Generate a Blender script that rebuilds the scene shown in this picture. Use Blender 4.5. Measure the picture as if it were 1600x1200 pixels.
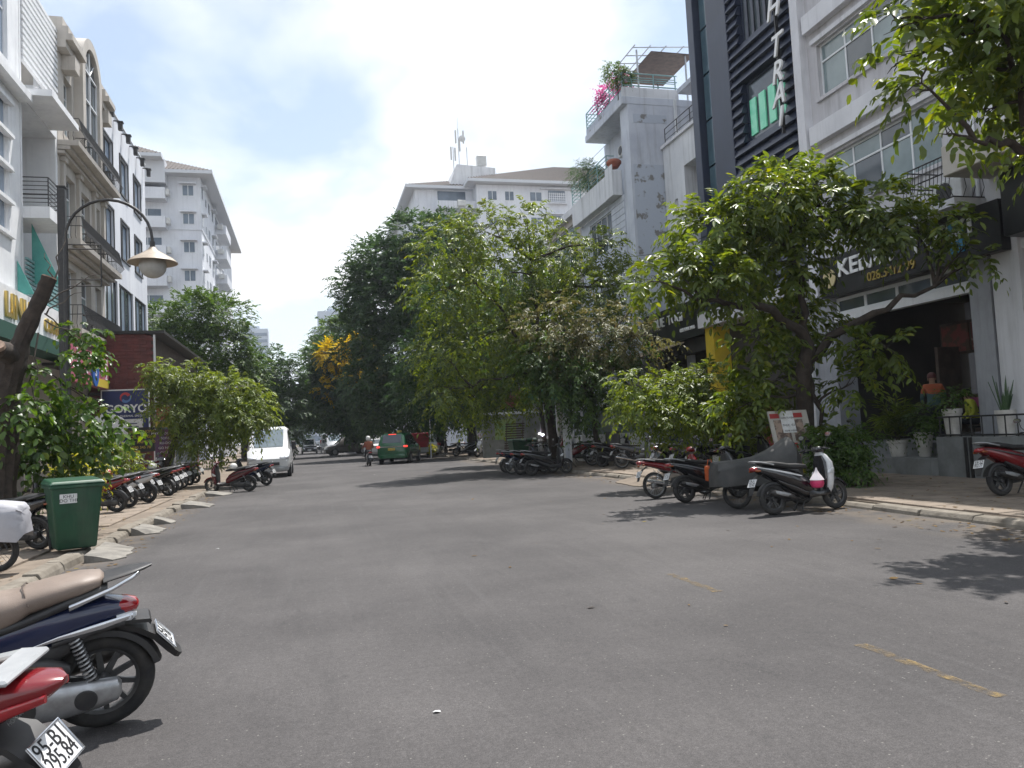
import bpy, bmesh, math, random
from mathutils import Vector, Matrix, Euler
random.seed(7)
for o in list(bpy.data.objects): bpy.data.objects.remove(o)
SC = bpy.context.scene
COL = SC.collection
R = math.radians
PI = math.pi
# ------------------------------------------------------------------ camera
YAW, PITCH, ROLL, CAM_H = R(14.748), R(3.4), R(2.9), 1.62
_f = Vector((math.sin(YAW)*math.cos(PITCH), math.cos(YAW)*math.cos(PITCH), math.sin(PITCH)))
_r = Vector((math.cos(YAW), -math.sin(YAW), 0)); _u = _r.cross(_f)
_r2 = _r*math.cos(ROLL) - _u*math.sin(ROLL); _u2 = _r*math.sin(ROLL) + _u*math.cos(ROLL)
cd = bpy.data.cameras.new('camera'); cam = bpy.data.objects.new('camera', cd); COL.objects.link(cam)
cd.sensor_width = 36; cd.lens = 1210/1600*36; cd.clip_end = 5000; cd.clip_start = .05
cam.matrix_world = Matrix((_r2, _u2, -_f)).transposed().to_4x4()
cam.location = (0, 0, CAM_H)
SC.camera = cam
# ------------------------------------------------------------------ sky and sun
SUN_AZ, SUN_EL = R(42), R(69)          # azimuth from +Y (along the street) towards +X
world = bpy.data.worlds.new('World'); SC.world = world; world.use_nodes = True
nt = world.node_tree; nt.nodes.clear(); N = nt.nodes.new; L = nt.links.new
out = N('ShaderNodeOutputWorld'); sky = N('ShaderNodeTexSky'); sky.sky_type = 'NISHITA'; sky.sun_disc = False
sky.sun_elevation = SUN_EL; sky.sun_rotation = SUN_AZ; sky.air_density = 1.3; sky.dust_density = .8; sky.ozone_density = 1
bg1 = N('ShaderNodeBackground'); bg1.inputs[1].default_value = .115; L(sky.outputs[0], bg1.inputs[0])
tc = N('ShaderNodeTexCoord'); sep = N('ShaderNodeSeparateXYZ'); L(tc.outputs['Generated'], sep.inputs[0])
def mnode(op, a, b=None, clamp=False):
    m = N('ShaderNodeMath'); m.operation = op; m.use_clamp = clamp
    for i, q in enumerate((a, b)):
        if q is None: continue
        if isinstance(q, (int, float)): m.inputs[i].default_value = q
        else: L(q, m.inputs[i])
    return m.outputs[0]
zz = mnode('ADD', mnode('MAXIMUM', sep.outputs[2], 0.0), .30)
cx = mnode('DIVIDE', sep.outputs[0], zz); cy = mnode('DIVIDE', sep.outputs[1], zz)
comb = N('ShaderNodeCombineXYZ'); L(cx, comb.inputs[0]); L(cy, comb.inputs[1])
mp = N('ShaderNodeMapping'); L(comb.outputs[0], mp.inputs[0]); mp.inputs['Location'].default_value = (.04, 6.3, 0)
nz = N('ShaderNodeTexNoise'); L(mp.outputs[0], nz.inputs['Vector']); nz.inputs['Scale'].default_value = 1.9
nz.inputs['Detail'].default_value = 7; nz.inputs['Roughness'].default_value = .5; nz.inputs['Distortion'].default_value = .25
cr = N('ShaderNodeValToRGB'); L(nz.outputs[0], cr.inputs[0])
cr.color_ramp.elements[0].position = .40; cr.color_ramp.elements[0].color = (.28, .28, .28, 1)
cr.color_ramp.elements[1].position = .56; cr.color_ramp.elements[1].color = (1, 1, 1, 1)
# thin veil that thickens towards the horizon
veil = N('ShaderNodeMapRange'); L(sep.outputs[2], veil.inputs[0])
veil.inputs[1].default_value = .02; veil.inputs[2].default_value = .42; veil.inputs[3].default_value = .8; veil.inputs[4].default_value = .0
cov = mnode('MAXIMUM', cr.outputs[0], veil.outputs[0])
nz2 = N('ShaderNodeTexNoise'); L(mp.outputs[0], nz2.inputs['Vector']); nz2.inputs['Scale'].default_value = 1.3; nz2.inputs['Detail'].default_value = 4
cc = N('ShaderNodeValToRGB'); L(nz2.outputs[0], cc.inputs[0])
cc.color_ramp.elements[0].position = .36; cc.color_ramp.elements[0].color = (.82, .90, 1.0, 1)
cc.color_ramp.elements[1].position = .60; cc.color_ramp.elements[1].color = (.975, .988, 1, 1)
bg2 = N('ShaderNodeBackground'); L(cc.outputs[0], bg2.inputs[0]); bg2.inputs[1].default_value = .90
mx = N('ShaderNodeMixShader'); L(cov, mx.inputs[0]); L(bg1.outputs[0], mx.inputs[1]); L(bg2.outputs[0], mx.inputs[2]); L(mx.outputs[0], out.inputs[0])
sd = bpy.data.lights.new('sun', 'SUN'); sd.energy = 5.0; sd.angle = R(.55); sd.color = (1, .965, .92)
so = bpy.data.objects.new('sun', sd); COL.objects.link(so); so.location = (20, 20, 60)
_sd = Vector((math.sin(SUN_AZ)*math.cos(SUN_EL), math.cos(SUN_AZ)*math.cos(SUN_EL), math.sin(SUN_EL)))
so.rotation_euler = _sd.to_track_quat('Z', 'Y').to_euler()
vs = SC.view_settings; vs.view_transform = 'Standard'; vs.look = 'None'; vs.exposure = .50; vs.gamma = 1; vs.use_curve_mapping = False
SC.cycles.use_denoising = True; SC.cycles.max_bounces = 5; SC.cycles.diffuse_bounces = 3; SC.cycles.glossy_bounces = 3
SC.cycles.transmission_bounces = 3; SC.cycles.volume_bounces = 0; SC.cycles.transparent_max_bounces = 6
SC.cycles.use_adaptive_sampling = True; SC.cycles.adaptive_threshold = .015; SC.cycles.sample_clamp_indirect = 6
# ------------------------------------------------------------------ helpers
def mixrgb(nt, fac, a, b, mode='MIX'):
    m = nt.nodes.new('ShaderNodeMix'); m.data_type = 'RGBA'; m.blend_type = mode
    for k, q in ((0, fac), (6, a), (7, b)):
        if hasattr(q, 'links') or hasattr(q, 'is_output'): nt.links.new(q, m.inputs[k])
        elif isinstance(q, (int, float)): m.inputs[k].default_value = q
        else: m.inputs[k].default_value = (*q[:3], 1)
    return m.outputs[2]
def c4(c): return (c[0], c[1], c[2], 1)
def mat(name, col, rough=.55, metal=0., col2=None, scale=3., detail=4, bump=0., bscale=40., spec=.5, coat=0., streak=0., streak_col=None,
        rnd=0., emit=None, alpha=1., transl=0., lo=.38, hi=.66):
    m = bpy.data.materials.new(name); m.use_nodes = True; nt = m.node_tree; n = nt.nodes; l = nt.links
    b = n['Principled BSDF']; b.inputs['Roughness'].default_value = rough; b.inputs['Metallic'].default_value = metal
    b.inputs['Specular IOR Level'].default_value = spec; b.inputs['Coat Weight'].default_value = coat; b.inputs['Coat Roughness'].default_value = .06
    b.inputs['Base Color'].default_value = c4(col); cur = None
    geo = n.new('ShaderNodeNewGeometry')
    if col2 is not None:
        t = n.new('ShaderNodeTexNoise'); l.new(geo.outputs['Position'], t.inputs['Vector']); t.inputs['Scale'].default_value = scale
        t.inputs['Detail'].default_value = detail; t.inputs['Roughness'].default_value = .6
        r = n.new('ShaderNodeMapRange'); l.new(t.outputs[0], r.inputs[0]); r.inputs[1].default_value = lo; r.inputs[2].default_value = hi
        cur = mixrgb(nt, r.outputs[0], col, col2)
    if streak:
        mp = n.new('ShaderNodeMapping'); l.new(geo.outputs['Position'], mp.inputs[0]); mp.inputs['Scale'].default_value = (2.3, 2.3, .16)
        t = n.new('ShaderNodeTexNoise'); l.new(mp.outputs[0], t.inputs['Vector']); t.inputs['Scale'].default_value = 1.6; t.inputs['Detail'].default_value = 6; t.inputs['Roughness'].default_value = .7
        r = n.new('ShaderNodeMapRange'); l.new(t.outputs[0], r.inputs[0]); r.inputs[1].default_value = .5; r.inputs[2].default_value = .78; r.inputs[4].default_value = streak
        cur = mixrgb(nt, r.outputs[0], cur if cur is not None else col, streak_col or (.12, .115, .10))
    if rnd:
        hs = n.new('ShaderNodeHueSaturation'); mr = n.new('ShaderNodeMapRange'); l.new(geo.outputs['Random Per Island'], mr.inputs[0])
        mr.inputs[3].default_value = 1-rnd; mr.inputs[4].default_value = 1+rnd; l.new(mr.outputs[0], hs.inputs['Value'])
        if cur is not None: l.new(cur, hs.inputs['Color'])
        else: hs.inputs['Color'].default_value = c4(col)
        cur = hs.outputs[0]
    if cur is not None: l.new(cur, b.inputs['Base Color'])
    if bump:
        t = n.new('ShaderNodeTexNoise'); l.new(geo.outputs['Position'], t.inputs['Vector']); t.inputs['Scale'].default_value = bscale; t.inputs['Detail'].default_value = 5
        bp = n.new('ShaderNodeBump'); bp.inputs['Strength'].default_value = bump; bp.inputs['Distance'].default_value = .02; l.new(t.outputs[0], bp.inputs['Height']); l.new(bp.outputs[0], b.inputs['Normal'])
    if emit: b.inputs['Emission Color'].default_value = c4(emit[0]); b.inputs['Emission Strength'].default_value = emit[1]
    return m
class MB:
    """collects geometry for ONE mesh object; T maps a local point to the object's frame"""
    def __init__(s, T=None): s.v = []; s.f = []; s.m = []; s.T = T; s.mi = 0
    def add(s, vs, fs):
        o = len(s.v); s.v += [tuple(p) for p in vs]; s.f += [tuple(i+o for i in f) for f in fs]; s.m += [s.mi]*len(fs); return s
    def box(s, x0, x1, y0, y1, z0, z1):
        return s.add([(x0,y0,z0),(x1,y0,z0),(x1,y1,z0),(x0,y1,z0),(x0,y0,z1),(x1,y0,z1),(x1,y1,z1),(x0,y1,z1)],
                     [(0,3,2,1),(4,5,6,7),(0,1,5,4),(1,2,6,5),(2,3,7,6),(3,0,4,7)])
    def quad(s, a, b, c, d): return s.add([a,b,c,d], [(0,1,2,3)])
    def prism(s, poly, axis, a0, a1):
        """poly: 2-D outline; axis 0/1/2 is the extrusion axis"""
        def P3(p, a): q = list(p); q.insert(axis, a); return tuple(q)
        n = len(poly); vs = [P3(p, a0) for p in poly] + [P3(p, a1) for p in poly]
        return s.add(vs, [tuple(range(n))[::-1], tuple(range(n, 2*n))] + [(i, (i+1) % n, n+(i+1) % n, n+i) for i in range(n)])
    def rings(s, rings, caps=True, closed=False):
        n = len(rings[0]); vs = [p for r in rings for p in r]; fs = []; k = len(rings)
        for j in range(k if closed else k-1):
            j2 = (j+1) % k
            for i in range(n): fs.append((j*n+i, j*n+(i+1) % n, j2*n+(i+1) % n, j2*n+i))
        if caps and not closed: fs.append(tuple(range(n))[::-1]); fs.append(tuple((k-1)*n+i for i in range(n)))
        return s.add(vs, fs)
    def tube(s, pts, r, n=8, caps=True, closed=False):
        pts = [Vector(p) for p in pts]; k = len(pts); rs = r if isinstance(r, (list, tuple)) else [r]*k; rr = []; up = None
        for i in range(k):
            if closed: d = pts[(i+1) % k]-pts[i-1]
            else: d = pts[min(i+1, k-1)]-pts[max(i-1, 0)]
            if d.length < 1e-9: d = Vector((0,0,1))
            d.normalize()
            if up is None: up = Vector((0,0,1)) if abs(d.z) < .9 else Vector((1,0,0))
            a = up - d*up.dot(d)
            if a.length < 1e-6: a = Vector((1,0,0)) - d*d.x
            a.normalize(); b = d.cross(a); up = a
            rr.append([pts[i] + (a*math.cos(2*PI*q/n) + b*math.sin(2*PI*q/n))*rs[i] for q in range(n)])
        return s.rings(rr, caps, closed)
    def lathe(s, prof, n=20, c=(0,0,0), axis=2):
        """prof: (radius, height) pairs"""
        rr = []
        for r, h in prof:
            ring = []
            for q in range(n):
                a = 2*PI*q/n; p = [r*math.cos(a), r*math.sin(a)]; p.insert(axis, h); ring.append((p[0]+c[0], p[1]+c[1], p[2]+c[2]))
            rr.append(ring)
        return s.rings(rr)
    def ball(s, c, rx, ry, rz, n=12, m=8):
        rr = []
        for j in range(1, m):
            t = PI*j/m; rr.append([(c[0]+rx*math.sin(t)*math.cos(2*PI*q/n), c[1]+ry*math.sin(t)*math.sin(2*PI*q/n), c[2]-rz*math.cos(t)) for q in range(n)])
        return s.rings(rr)
    def loft(s, secs, n=14, p=2.6):
        """secs: (x, y, z, half_w, half_h[, pitch]) super-ellipse sections across x"""
        rr = []
        for q in secs:
            x, y, z, w, h = q[:5]; pt = q[5] if len(q) > 5 else 0; ring = []
            for i in range(n):
                a = 2*PI*i/n; ca, sa = math.cos(a), math.sin(a)
                dy = w*math.copysign(abs(ca)**(2/p), ca); dz = h*math.copysign(abs(sa)**(2/p), sa)
                ring.append((x - dz*math.sin(pt), y+dy, z + dz*math.cos(pt)))
            rr.append(ring)
        return s.rings(rr)
    def build(s, name, m, parent=None, smooth=0, bevel=0, loc=None, seg=1):
        me = bpy.data.meshes.new(name); vs = [s.T(*p) for p in s.v] if s.T else s.v
        me.from_pydata(vs, [], s.f)
        ms = m if isinstance(m, (list, tuple)) else [m]
        for q in ms: me.materials.append(q)
        if len(ms) > 1: me.polygons.foreach_set('material_index', s.m)
        bm = bmesh.new(); bm.from_mesh(me)
        bmesh.ops.recalc_face_normals(bm, faces=bm.faces)
        if bevel: bmesh.ops.bevel(bm, geom=[e for e in bm.edges if len(e.link_faces) == 2 and e.calc_face_angle(0) > .5], offset=bevel, segments=seg, affect='EDGES', profile=.6, clamp_overlap=True)
        bm.to_mesh(me); bm.free()
        if smooth:
            me.polygons.foreach_set('use_smooth', [True]*len(me.polygons)); me.set_sharp_from_angle(angle=R(smooth))
        o = bpy.data.objects.new(name, me); COL.objects.link(o)
        if parent: o.parent = parent
        if loc: o.location = loc
        return o
def tag(o, label=None, cat=None, group=None, kind=None):
    for k, q in (('label', label), ('category', cat), ('group', group), ('kind', kind)):
        if q: o[k] = q
    return o
def thing(name, label, cat, loc=(0,0,0), rotz=0, group=None):
    o = bpy.data.objects.new(name, None); COL.objects.link(o); o.empty_display_size = .2
    o.location = loc; o.rotation_euler = (0, 0, rotz); return tag(o, label, cat, group)
KIDS = {}
def copy_tree(o, parent=None):
    c = o.copy(); COL.objects.link(c); c.parent = parent
    for ch in o.children: copy_tree(ch, c)
    return c
def text(s, size, m, parent, mtx, name='lettering', depth=.006, align='CENTER', sx=1., shear=0., bold=0.):
    cu = bpy.data.curves.new('t', 'FONT'); cu.body = s; cu.size = size; cu.extrude = depth; cu.align_x = align; cu.align_y = 'CENTER'; cu.shear = shear; cu.offset = bold
    cu.resolution_u = 3
    t = bpy.data.objects.new('t', cu); COL.objects.link(t)
    me = bpy.data.meshes.new_from_object(t.evaluated_get(bpy.context.evaluated_depsgraph_get()))
    bpy.data.objects.remove(t); bpy.data.curves.remove(cu)
    me.transform(mtx @ Matrix.Diagonal((sx, 1, 1, 1))); me.materials.clear(); me.materials.append(m)
    o = bpy.data.objects.new(name, me); COL.objects.link(o); o.parent = parent; return o
def frame(origin, right, up):
    r = Vector(right).normalized(); u = Vector(up).normalized(); n = r.cross(u)
    M = Matrix((r, u, n)).transposed().to_4x4(); M.translation = Vector(origin); return M
# ------------------------------------------------------------------ common materials
M = {}
M['white'] = mat('white_plaster', (.72,.73,.75), .75, col2=(.62,.63,.66), scale=.8, bump=.15, streak=.5)
M['whiteclean'] = mat('white_paint', (.78,.79,.80), .6, col2=(.70,.71,.73), scale=1.5, bump=.08, streak=.22)
M['aptwhite'] = mat('apartment_plaster', (.70,.72,.76), .8, col2=(.60,.62,.67), scale=.35, streak=.35, streak_col=(.25,.26,.28))
M['greywall'] = mat('grey_plaster', (.57,.60,.66), .8, col2=(.48,.51,.58), scale=1.2, streak=.45, bump=.2)
M['peel'] = mat('peeling_paint', (.46,.50,.57), .8, col2=(.22,.21,.20), scale=1.6, detail=8, lo=.555, hi=.60, bump=.3, bscale=6)
M['beige'] = mat('beige_stone', (.50,.465,.42), .75, col2=(.42,.385,.345), scale=1.4, streak=.4, bump=.1)
M['lilac'] = mat('pale_grey_plaster', (.56,.55,.57), .8, col2=(.49,.48,.50), scale=1., streak=.45, bump=.12)
M['band'] = mat('light_band_paint', (.70,.70,.73), .7, col2=(.62,.62,.65), scale=1., streak=.35)
M['navy'] = mat('dark_navy_panel', (.022,.031,.062), .38, col2=(.016,.023,.045), scale=.8, streak=.2, streak_col=(.07,.075,.09))
M['glass'] = mat('window_glass', (.045,.06,.075), .06, spec=.9, col2=(.09,.11,.125), scale=.45)
M['glassblue'] = mat('frosted_blue_glass', (.24,.30,.38), .22, spec=.7, col2=(.19,.25,.33), scale=.5)
M['glasscurt'] = mat('curtained_glass', (.23,.29,.30), .12, spec=.8, col2=(.15,.20,.21), scale=.9)
M['glassgreen'] = mat('green_reflection_glass', (.10,.42,.27), .15, spec=.8, col2=(.20,.52,.36), scale=2., emit=((.10,.45,.28), .22))  # faint glow stands in for light reflected by the green panes
M['alu'] = mat('white_aluminium', (.72,.74,.76), .4, metal=.0)
M['steel'] = mat('galvanised_steel', (.42,.44,.46), .38, metal=.8, col2=(.32,.33,.35), scale=9)
M['iron'] = mat('black_iron', (.018,.018,.02), .45, col2=(.035,.032,.03), scale=14)
M['teal'] = mat('teal_rail_paint', (.16,.33,.34), .5, col2=(.24,.36,.36), scale=6, streak=.3)
M['tile'] = mat('roof_tile', (.12,.103,.095), .85, col2=(.075,.066,.063), scale=5, streak=.3)
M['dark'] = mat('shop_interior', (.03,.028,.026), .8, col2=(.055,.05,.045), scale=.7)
M['blacksign'] = mat('black_sign_board', (.012,.012,.014), .35, col2=(.02,.02,.022), scale=2)
M['gold'] = mat('gold_letter', (.62,.46,.14), .3, metal=.75)
M['signwhite'] = mat('white_letter', (.80,.80,.80), .4)
M['brick'] = mat('red_brick_cladding', (.17,.055,.05), .85, col2=(.115,.04,.038), scale=3, streak=.2, bump=.15)
M['wood'] = mat('dark_timber', (.10,.075,.06), .8, col2=(.06,.045,.04), scale=4)
M['conc'] = mat('concrete', (.24,.225,.20), .9, col2=(.13,.122,.11), scale=3.5, detail=7, bump=.4, bscale=30)
M['ac'] = mat('air_conditioner_white', (.62,.63,.62), .5, col2=(.5,.5,.49), scale=4, streak=.3)
M['black'] = mat('black_plastic', (.022,.022,.024), .5, col2=(.035,.034,.033), scale=12)
M['terracotta'] = mat('terracotta', (.38,.13,.08), .8, col2=(.28,.09,.06), scale=6)
M['potwhite'] = mat('white_ceramic', (.60,.58,.55), .45, col2=(.48,.46,.42), scale=5, streak=.3)
M['yellow'] = mat('yellow_paint', (.58,.42,.03), .6, col2=(.46,.33,.03), scale=2)
# ------------------------------------------------------------------ ground, road, pavements
def asphalt():
    m = bpy.data.materials.new('asphalt'); m.use_nodes = True; nt = m.node_tree; n = nt.nodes; l = nt.links; b = n['Principled BSDF']
    geo = n.new('ShaderNodeNewGeometry'); P = geo.outputs['Position']
    def noise(sc, det, rough=.6, scl=None, dist=0):
        t = n.new('ShaderNodeTexNoise'); t.inputs['Scale'].default_value = sc; t.inputs['Detail'].default_value = det; t.inputs['Roughness'].default_value = rough; t.inputs['Distortion'].default_value = dist
        if scl: mp = n.new('ShaderNodeMapping'); l.new(P, mp.inputs[0]); mp.inputs['Scale'].default_value = scl; l.new(mp.outputs[0], t.inputs['Vector'])
        else: l.new(P, t.inputs['Vector'])
        return t.outputs[0]
    def rng(s, a, b_, c, d):
        r = n.new('ShaderNodeMapRange'); l.new(s, r.inputs[0])
        for i, q in enumerate((a, b_, c, d)): r.inputs[i+1].default_value = q
        return r.outputs[0]
    base = mixrgb(nt, rng(noise(.30, 6, .62), .40, .62, 0, 1), (.051,.0475,.0475), (.076,.0708,.0700))
    base = mixrgb(nt, rng(noise(1.5, 7, .72, (1.2, .16, 1), .3), .50, .80, 0, .55), base, (.033,.0312,.0318))   # tyre and oil streaks along the road
    base = mixrgb(nt, rng(noise(2.6, 8, .78, (1, .55, 1)), .58, .72, 0, .6), base, (.033,.032,.033))              # blotchy stains
    base = mixrgb(nt, rng(noise(.8, 8, .75), .56, .76, 0, .45), base, (.086,.080,.077))                           # dusty worn patches
    base = mixrgb(nt, rng(noise(5, 3, .6, (1.6, .035, 1)), .56, .74, 0, .35), base, (.079,.0755,.0755))             # polished wheel lines
    for sc_, lo_, hi_ in ((150, .55, 1.5), (48, .80, 1.20), (16, .90, 1.10)):
        grit = rng(noise(sc_, 2, .5), .30, .70, lo_, hi_)
        hs = n.new('ShaderNodeHueSaturation'); l.new(base, hs.inputs['Color']); l.new(grit, hs.inputs['Value']); base = hs.outputs[0]
    vo = n.new('ShaderNodeTexVoronoi'); vo.feature = 'F1'; vo.inputs['Scale'].default_value = 30; l.new(P, vo.inputs['Vector'])
    vc = n.new('ShaderNodeSeparateColor'); l.new(vo.outputs['Color'], vc.inputs[0])
    mm = n.new('ShaderNodeMath'); mm.operation = 'MULTIPLY'; l.new(rng(vo.outputs['Distance'], .10, .22, 1, 0), mm.inputs[0]); l.new(rng(vc.outputs[0], .86, .9, 0, .75), mm.inputs[1])
    base = mixrgb(nt, mm.outputs[0], base, (.21,.20,.185))                                                  # pale aggregate chips
    v2 = n.new('ShaderNodeTexVoronoi'); v2.feature = 'DISTANCE_TO_EDGE'; v2.inputs['Scale'].default_value = .30
    wv = n.new('ShaderNodeVectorMath'); wv.operation = 'ADD'; l.new(P, wv.inputs[0])
    tn = n.new('ShaderNodeTexNoise'); tn.inputs['Scale'].default_value = 1.1; tn.inputs['Detail'].default_value = 6; l.new(P, tn.inputs['Vector']); l.new(tn.outputs['Color'], wv.inputs[1]); l.new(wv.outputs[0], v2.inputs['Vector'])
    ck = n.new('ShaderNodeMath'); ck.operation = 'MULTIPLY'; l.new(rng(v2.outputs['Distance'], .0, .006, 1, 0), ck.inputs[0]); l.new(rng(noise(.5, 2), .50, .62, 0, .35), ck.inputs[1])
    base = mixrgb(nt, ck.outputs[0], base, (.022,.021,.021))
    sx = n.new('ShaderNodeSeparateXYZ'); l.new(P, sx.inputs[0])
    ed = n.new('ShaderNodeMath'); ed.operation = 'MAXIMUM'; l.new(rng(sx.outputs[0], 7.6, 8.9, 0, 1), ed.inputs[0]); l.new(rng(sx.outputs[0], -2.6, -3.4, 0, .9), ed.inputs[1])
    em = n.new('ShaderNodeMath'); em.operation = 'MULTIPLY'; l.new(ed.outputs[0], em.inputs[0]); l.new(rng(noise(1.4, 6), .38, .62, 0, .85), em.inputs[1])
    base = mixrgb(nt, em.outputs[0], base, (.15,.12,.088))                                                  # sand washed to the gutters
    l.new(base, b.inputs['Base Color']); b.inputs['Roughness'].default_value = .82; b.inputs['Specular IOR Level'].default_value = .35
    bp = n.new('ShaderNodeBump'); bp.inputs['Strength'].default_value = .55; bp.inputs['Distance'].default_value = .006; l.new(noise(120, 4), bp.inputs['Height']); l.new(bp.outputs[0], b.inputs['Normal'])
    return m
M['asphalt'] = asphalt()
M['earth'] = mat('dry_earth', (.16,.13,.10), .95, col2=(.10,.09,.07), scale=.5)
M['paver'] = mat('paving_slab', (.215,.175,.138), .92, col2=(.14,.114,.09), scale=2.2, detail=7, bump=.3, bscale=35, rnd=.12)
M['kerb'] = mat('kerb_stone', (.225,.20,.165), .92, col2=(.13,.112,.088), scale=4, detail=7, bump=.45, bscale=22, rnd=.15)
M['sand'] = mat('sandy_screed', (.20,.162,.125), .95, col2=(.13,.105,.082), scale=1.7, detail=8, bump=.35, bscale=25)
M['roadpaint'] = mat('worn_yellow_paint', (.24,.165,.06), .85, col2=(.15,.11,.06), scale=8, detail=10, lo=.42, hi=.54)
def worn(m):
    nt = m.node_tree; n = nt.nodes; l = nt.links; o = n['Material Output']; b = n['Principled BSDF']; tr = n.new('ShaderNodeBsdfTransparent'); mx = n.new('ShaderNodeMixShader'); g = n.new('ShaderNodeNewGeometry')
    t = n.new('ShaderNodeTexNoise'); t.inputs['Scale'].default_value = 9; t.inputs['Detail'].default_value = 9; t.inputs['Roughness'].default_value = .75; l.new(g.outputs['Position'], t.inputs['Vector'])
    r = n.new('ShaderNodeMapRange'); l.new(t.outputs[0], r.inputs[0]); r.inputs[1].default_value = .44; r.inputs[2].default_value = .62; r.inputs[3].default_value = .05; r.inputs[4].default_value = .8
    l.new(r.outputs[0], mx.inputs[0]); l.new(tr.outputs[0], mx.inputs[1]); l.new(b.outputs[0], mx.inputs[2]); l.new(mx.outputs[0], o.inputs[0])
worn(M['roadpaint'])
XK_L, XK_R = -3.3, 8.9
tag(MB().box(-1250, 1250, -300, 1650, -.6, -.05).build('ground', M['earth']), kind='structure')
rm = MB(); rm.quad((XK_L-.4,-30,0),(XK_R+.4,-30,0),(XK_R+.4,420,0),(XK_L-.4,420,0)); tag(rm.build('road', M['asphalt']), kind='structure')
pl = MB().box(-14, XK_L-.24, -30, 420, -.04, .10).build('pavement_left', M['sand']); tag(pl, kind='structure')
pr = MB().box(XK_R+.24, 30, -30, 420, -.04, .10).build('pavement_right', M['sand']); tag(pr, kind='structure')
# kerb stones, laid one by one, chipped and uneven; a joined run where they get too far away
rk = random.Random(3)
def kerb(side, par):
    xk = XK_R if side > 0 else XK_L
    base = []
    for v in range(3):
        a = .0 + .03*v
        prof = [(0,-.03),(.03,.085-a*.3),(.07,.128),(.25,.13),(.25,-.03)]
        mb = MB(); mb.prism(prof, 1, 0, .985)
        o = mb.build('kerb_stone', M['kerb'], par, bevel=.018, seg=2); base.append(o)
    y = 4.0 if side > 0 else 6.0; k = 0
    while y < 52:
        o = base[k % 3] if k < 3 else base[k % 3].copy()
        if k >= 3: COL.objects.link(o)
        o.scale = (side, 1, 1); o.location = (xk + side*rk.uniform(-.02, .02), y, rk.uniform(-.035, .004) - (.02 if side > 0 else 0)); o.rotation_euler = (R(rk.uniform(-.8, .8)), R(rk.uniform(-5, 5)), R(rk.uniform(-2, 2)))
        y += 1.0; k += 1
    mb = MB()
    for a, b in ((-30, 3.98 if side > 0 else 5.98), (52.02, 420)): mb.prism([(xk, -.03), (xk+side*.03, .1), (xk+side*.07, .13), (xk+side*.25, .13), (xk+side*.25, -.03)], 1, a, b)
    tag(mb.build('kerb_run', M['kerb'], par), kind='stuff')
kerb(-1, pl); kerb(1, pr)
def pavers(par, x0, x1, y0, y1, s, seed):
    q = random.Random(seed); src = [MB().box(-s/2+.006, s/2-.006, -s/2+.006, s/2-.006, -.03, .022).build('paving_slab', M['paver'], par, bevel=.006) for _ in range(2)]; first = [True, True]
    nx = int((x1-x0)/s); ny = int((y1-y0)/s)
    for i in range(nx):
        for j in range(ny):
            if q.random() < .02: continue
            k = (i+j) % 2; o = src[k] if first[k] else src[k].copy()
            if not first[k]: COL.objects.link(o)
            first[k] = False
            o.location = (x0+(i+.5)*s, y0+(j+.5)*s, .108+q.uniform(-.004, .006)); o.rotation_euler = (R(q.uniform(-.9, .9)), R(q.uniform(-.9, .9)), R(q.uniform(-.4, .4)))
pavers(pl, -6.35, -3.58, 7.0, 25.0, .6, 1)
pavers(pr, 9.18, 13.5, 7.0, 29.0, .6, 2)
# broken concrete ramps laid against the kerb
def ramp(x, y, side, L_, W, h, label, rz=0, seed=0, m='conc'):
    q = random.Random(seed); mb = MB(); n = 7; top = []; 
    for j in range(n+1):
        yy = -W/2 + W*j/n; e = L_*(1 - .18*q.random() - (.35 if j in (0, n) else 0)*q.random()); top.append((yy, e, h*(1-.12*q.random())))
    vs = []; fs = []
    for yy, e, hh in top: vs += [(0, yy, -.02), (0, yy, hh), (e*.45, yy, hh*.72), (e, yy, .02), (e, yy, -.02)]
    for j in range(n):
        for k in range(4): fs.append((j*5+k, j*5+k+1, j*5+5+k+1, j*5+5+k))
    fs += [(0,1,2,3,4), tuple(n*5+k for k in (4,3,2,1,0))]
    mb.add(vs, fs); o = mb.build('kerb_ramp', M[m], smooth=40); o.location = (x, y, 0); o.scale = (side, 1, 1); o.rotation_euler = (0, 0, R(rz))
    return tag(o, label, 'ramp', 'concrete ramps along the kerbs')
ramp(-3.28, 13.4, 1, .55, 1.6, .13, 'wide concrete kerb ramp at the foot of the green bin', 3, 1)
ramp(-3.28, 16.4, 1, .5, .8, .15, 'cracked concrete kerb ramp just past the traffic cone', -4, 2)
ramp(-3.28, 18.2, 1, .42, .6, .15, 'crumbling concrete kerb ramp between two other broken ramps', 5, 3)
ramp(-3.28, 22.4, 1, .75, 1.2, .14, 'smooth concrete ramp before the red motorbike at the kerb', -3, 4)
ramp(-3.28, 26.9, 1, .8, 1.2, .13, 'concrete ramp beneath the front of the red motorbike', 2, 5)
ramp(8.9, 19.6, -1, .8, 2.2, .12, 'pale concrete ramp beside the red tailed motorbike', -3, 7, 'sand')
# worn yellow centre line
def paint(y0, y1, seed):
    q = random.Random(seed); mb = MB(); n = 10; vs = []
    for j in range(n+1):
        y = y0 + (y1-y0)*j/n; a = 3.62 + q.uniform(-.015, .02); b = 3.715 + q.uniform(-.025, .012); vs += [(a, y, .004), (b, y, .004)]
    mb.add(vs, [(2*j, 2*j+1, 2*j+3, 2*j+2) for j in range(n)]); return mb.build('centre_line_dash', M['roadpaint'])
for k, (a, b) in enumerate(((3.60, 4.75), (6.7, 7.7))):
    tag(paint(a, b, k), kind='structure')
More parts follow.
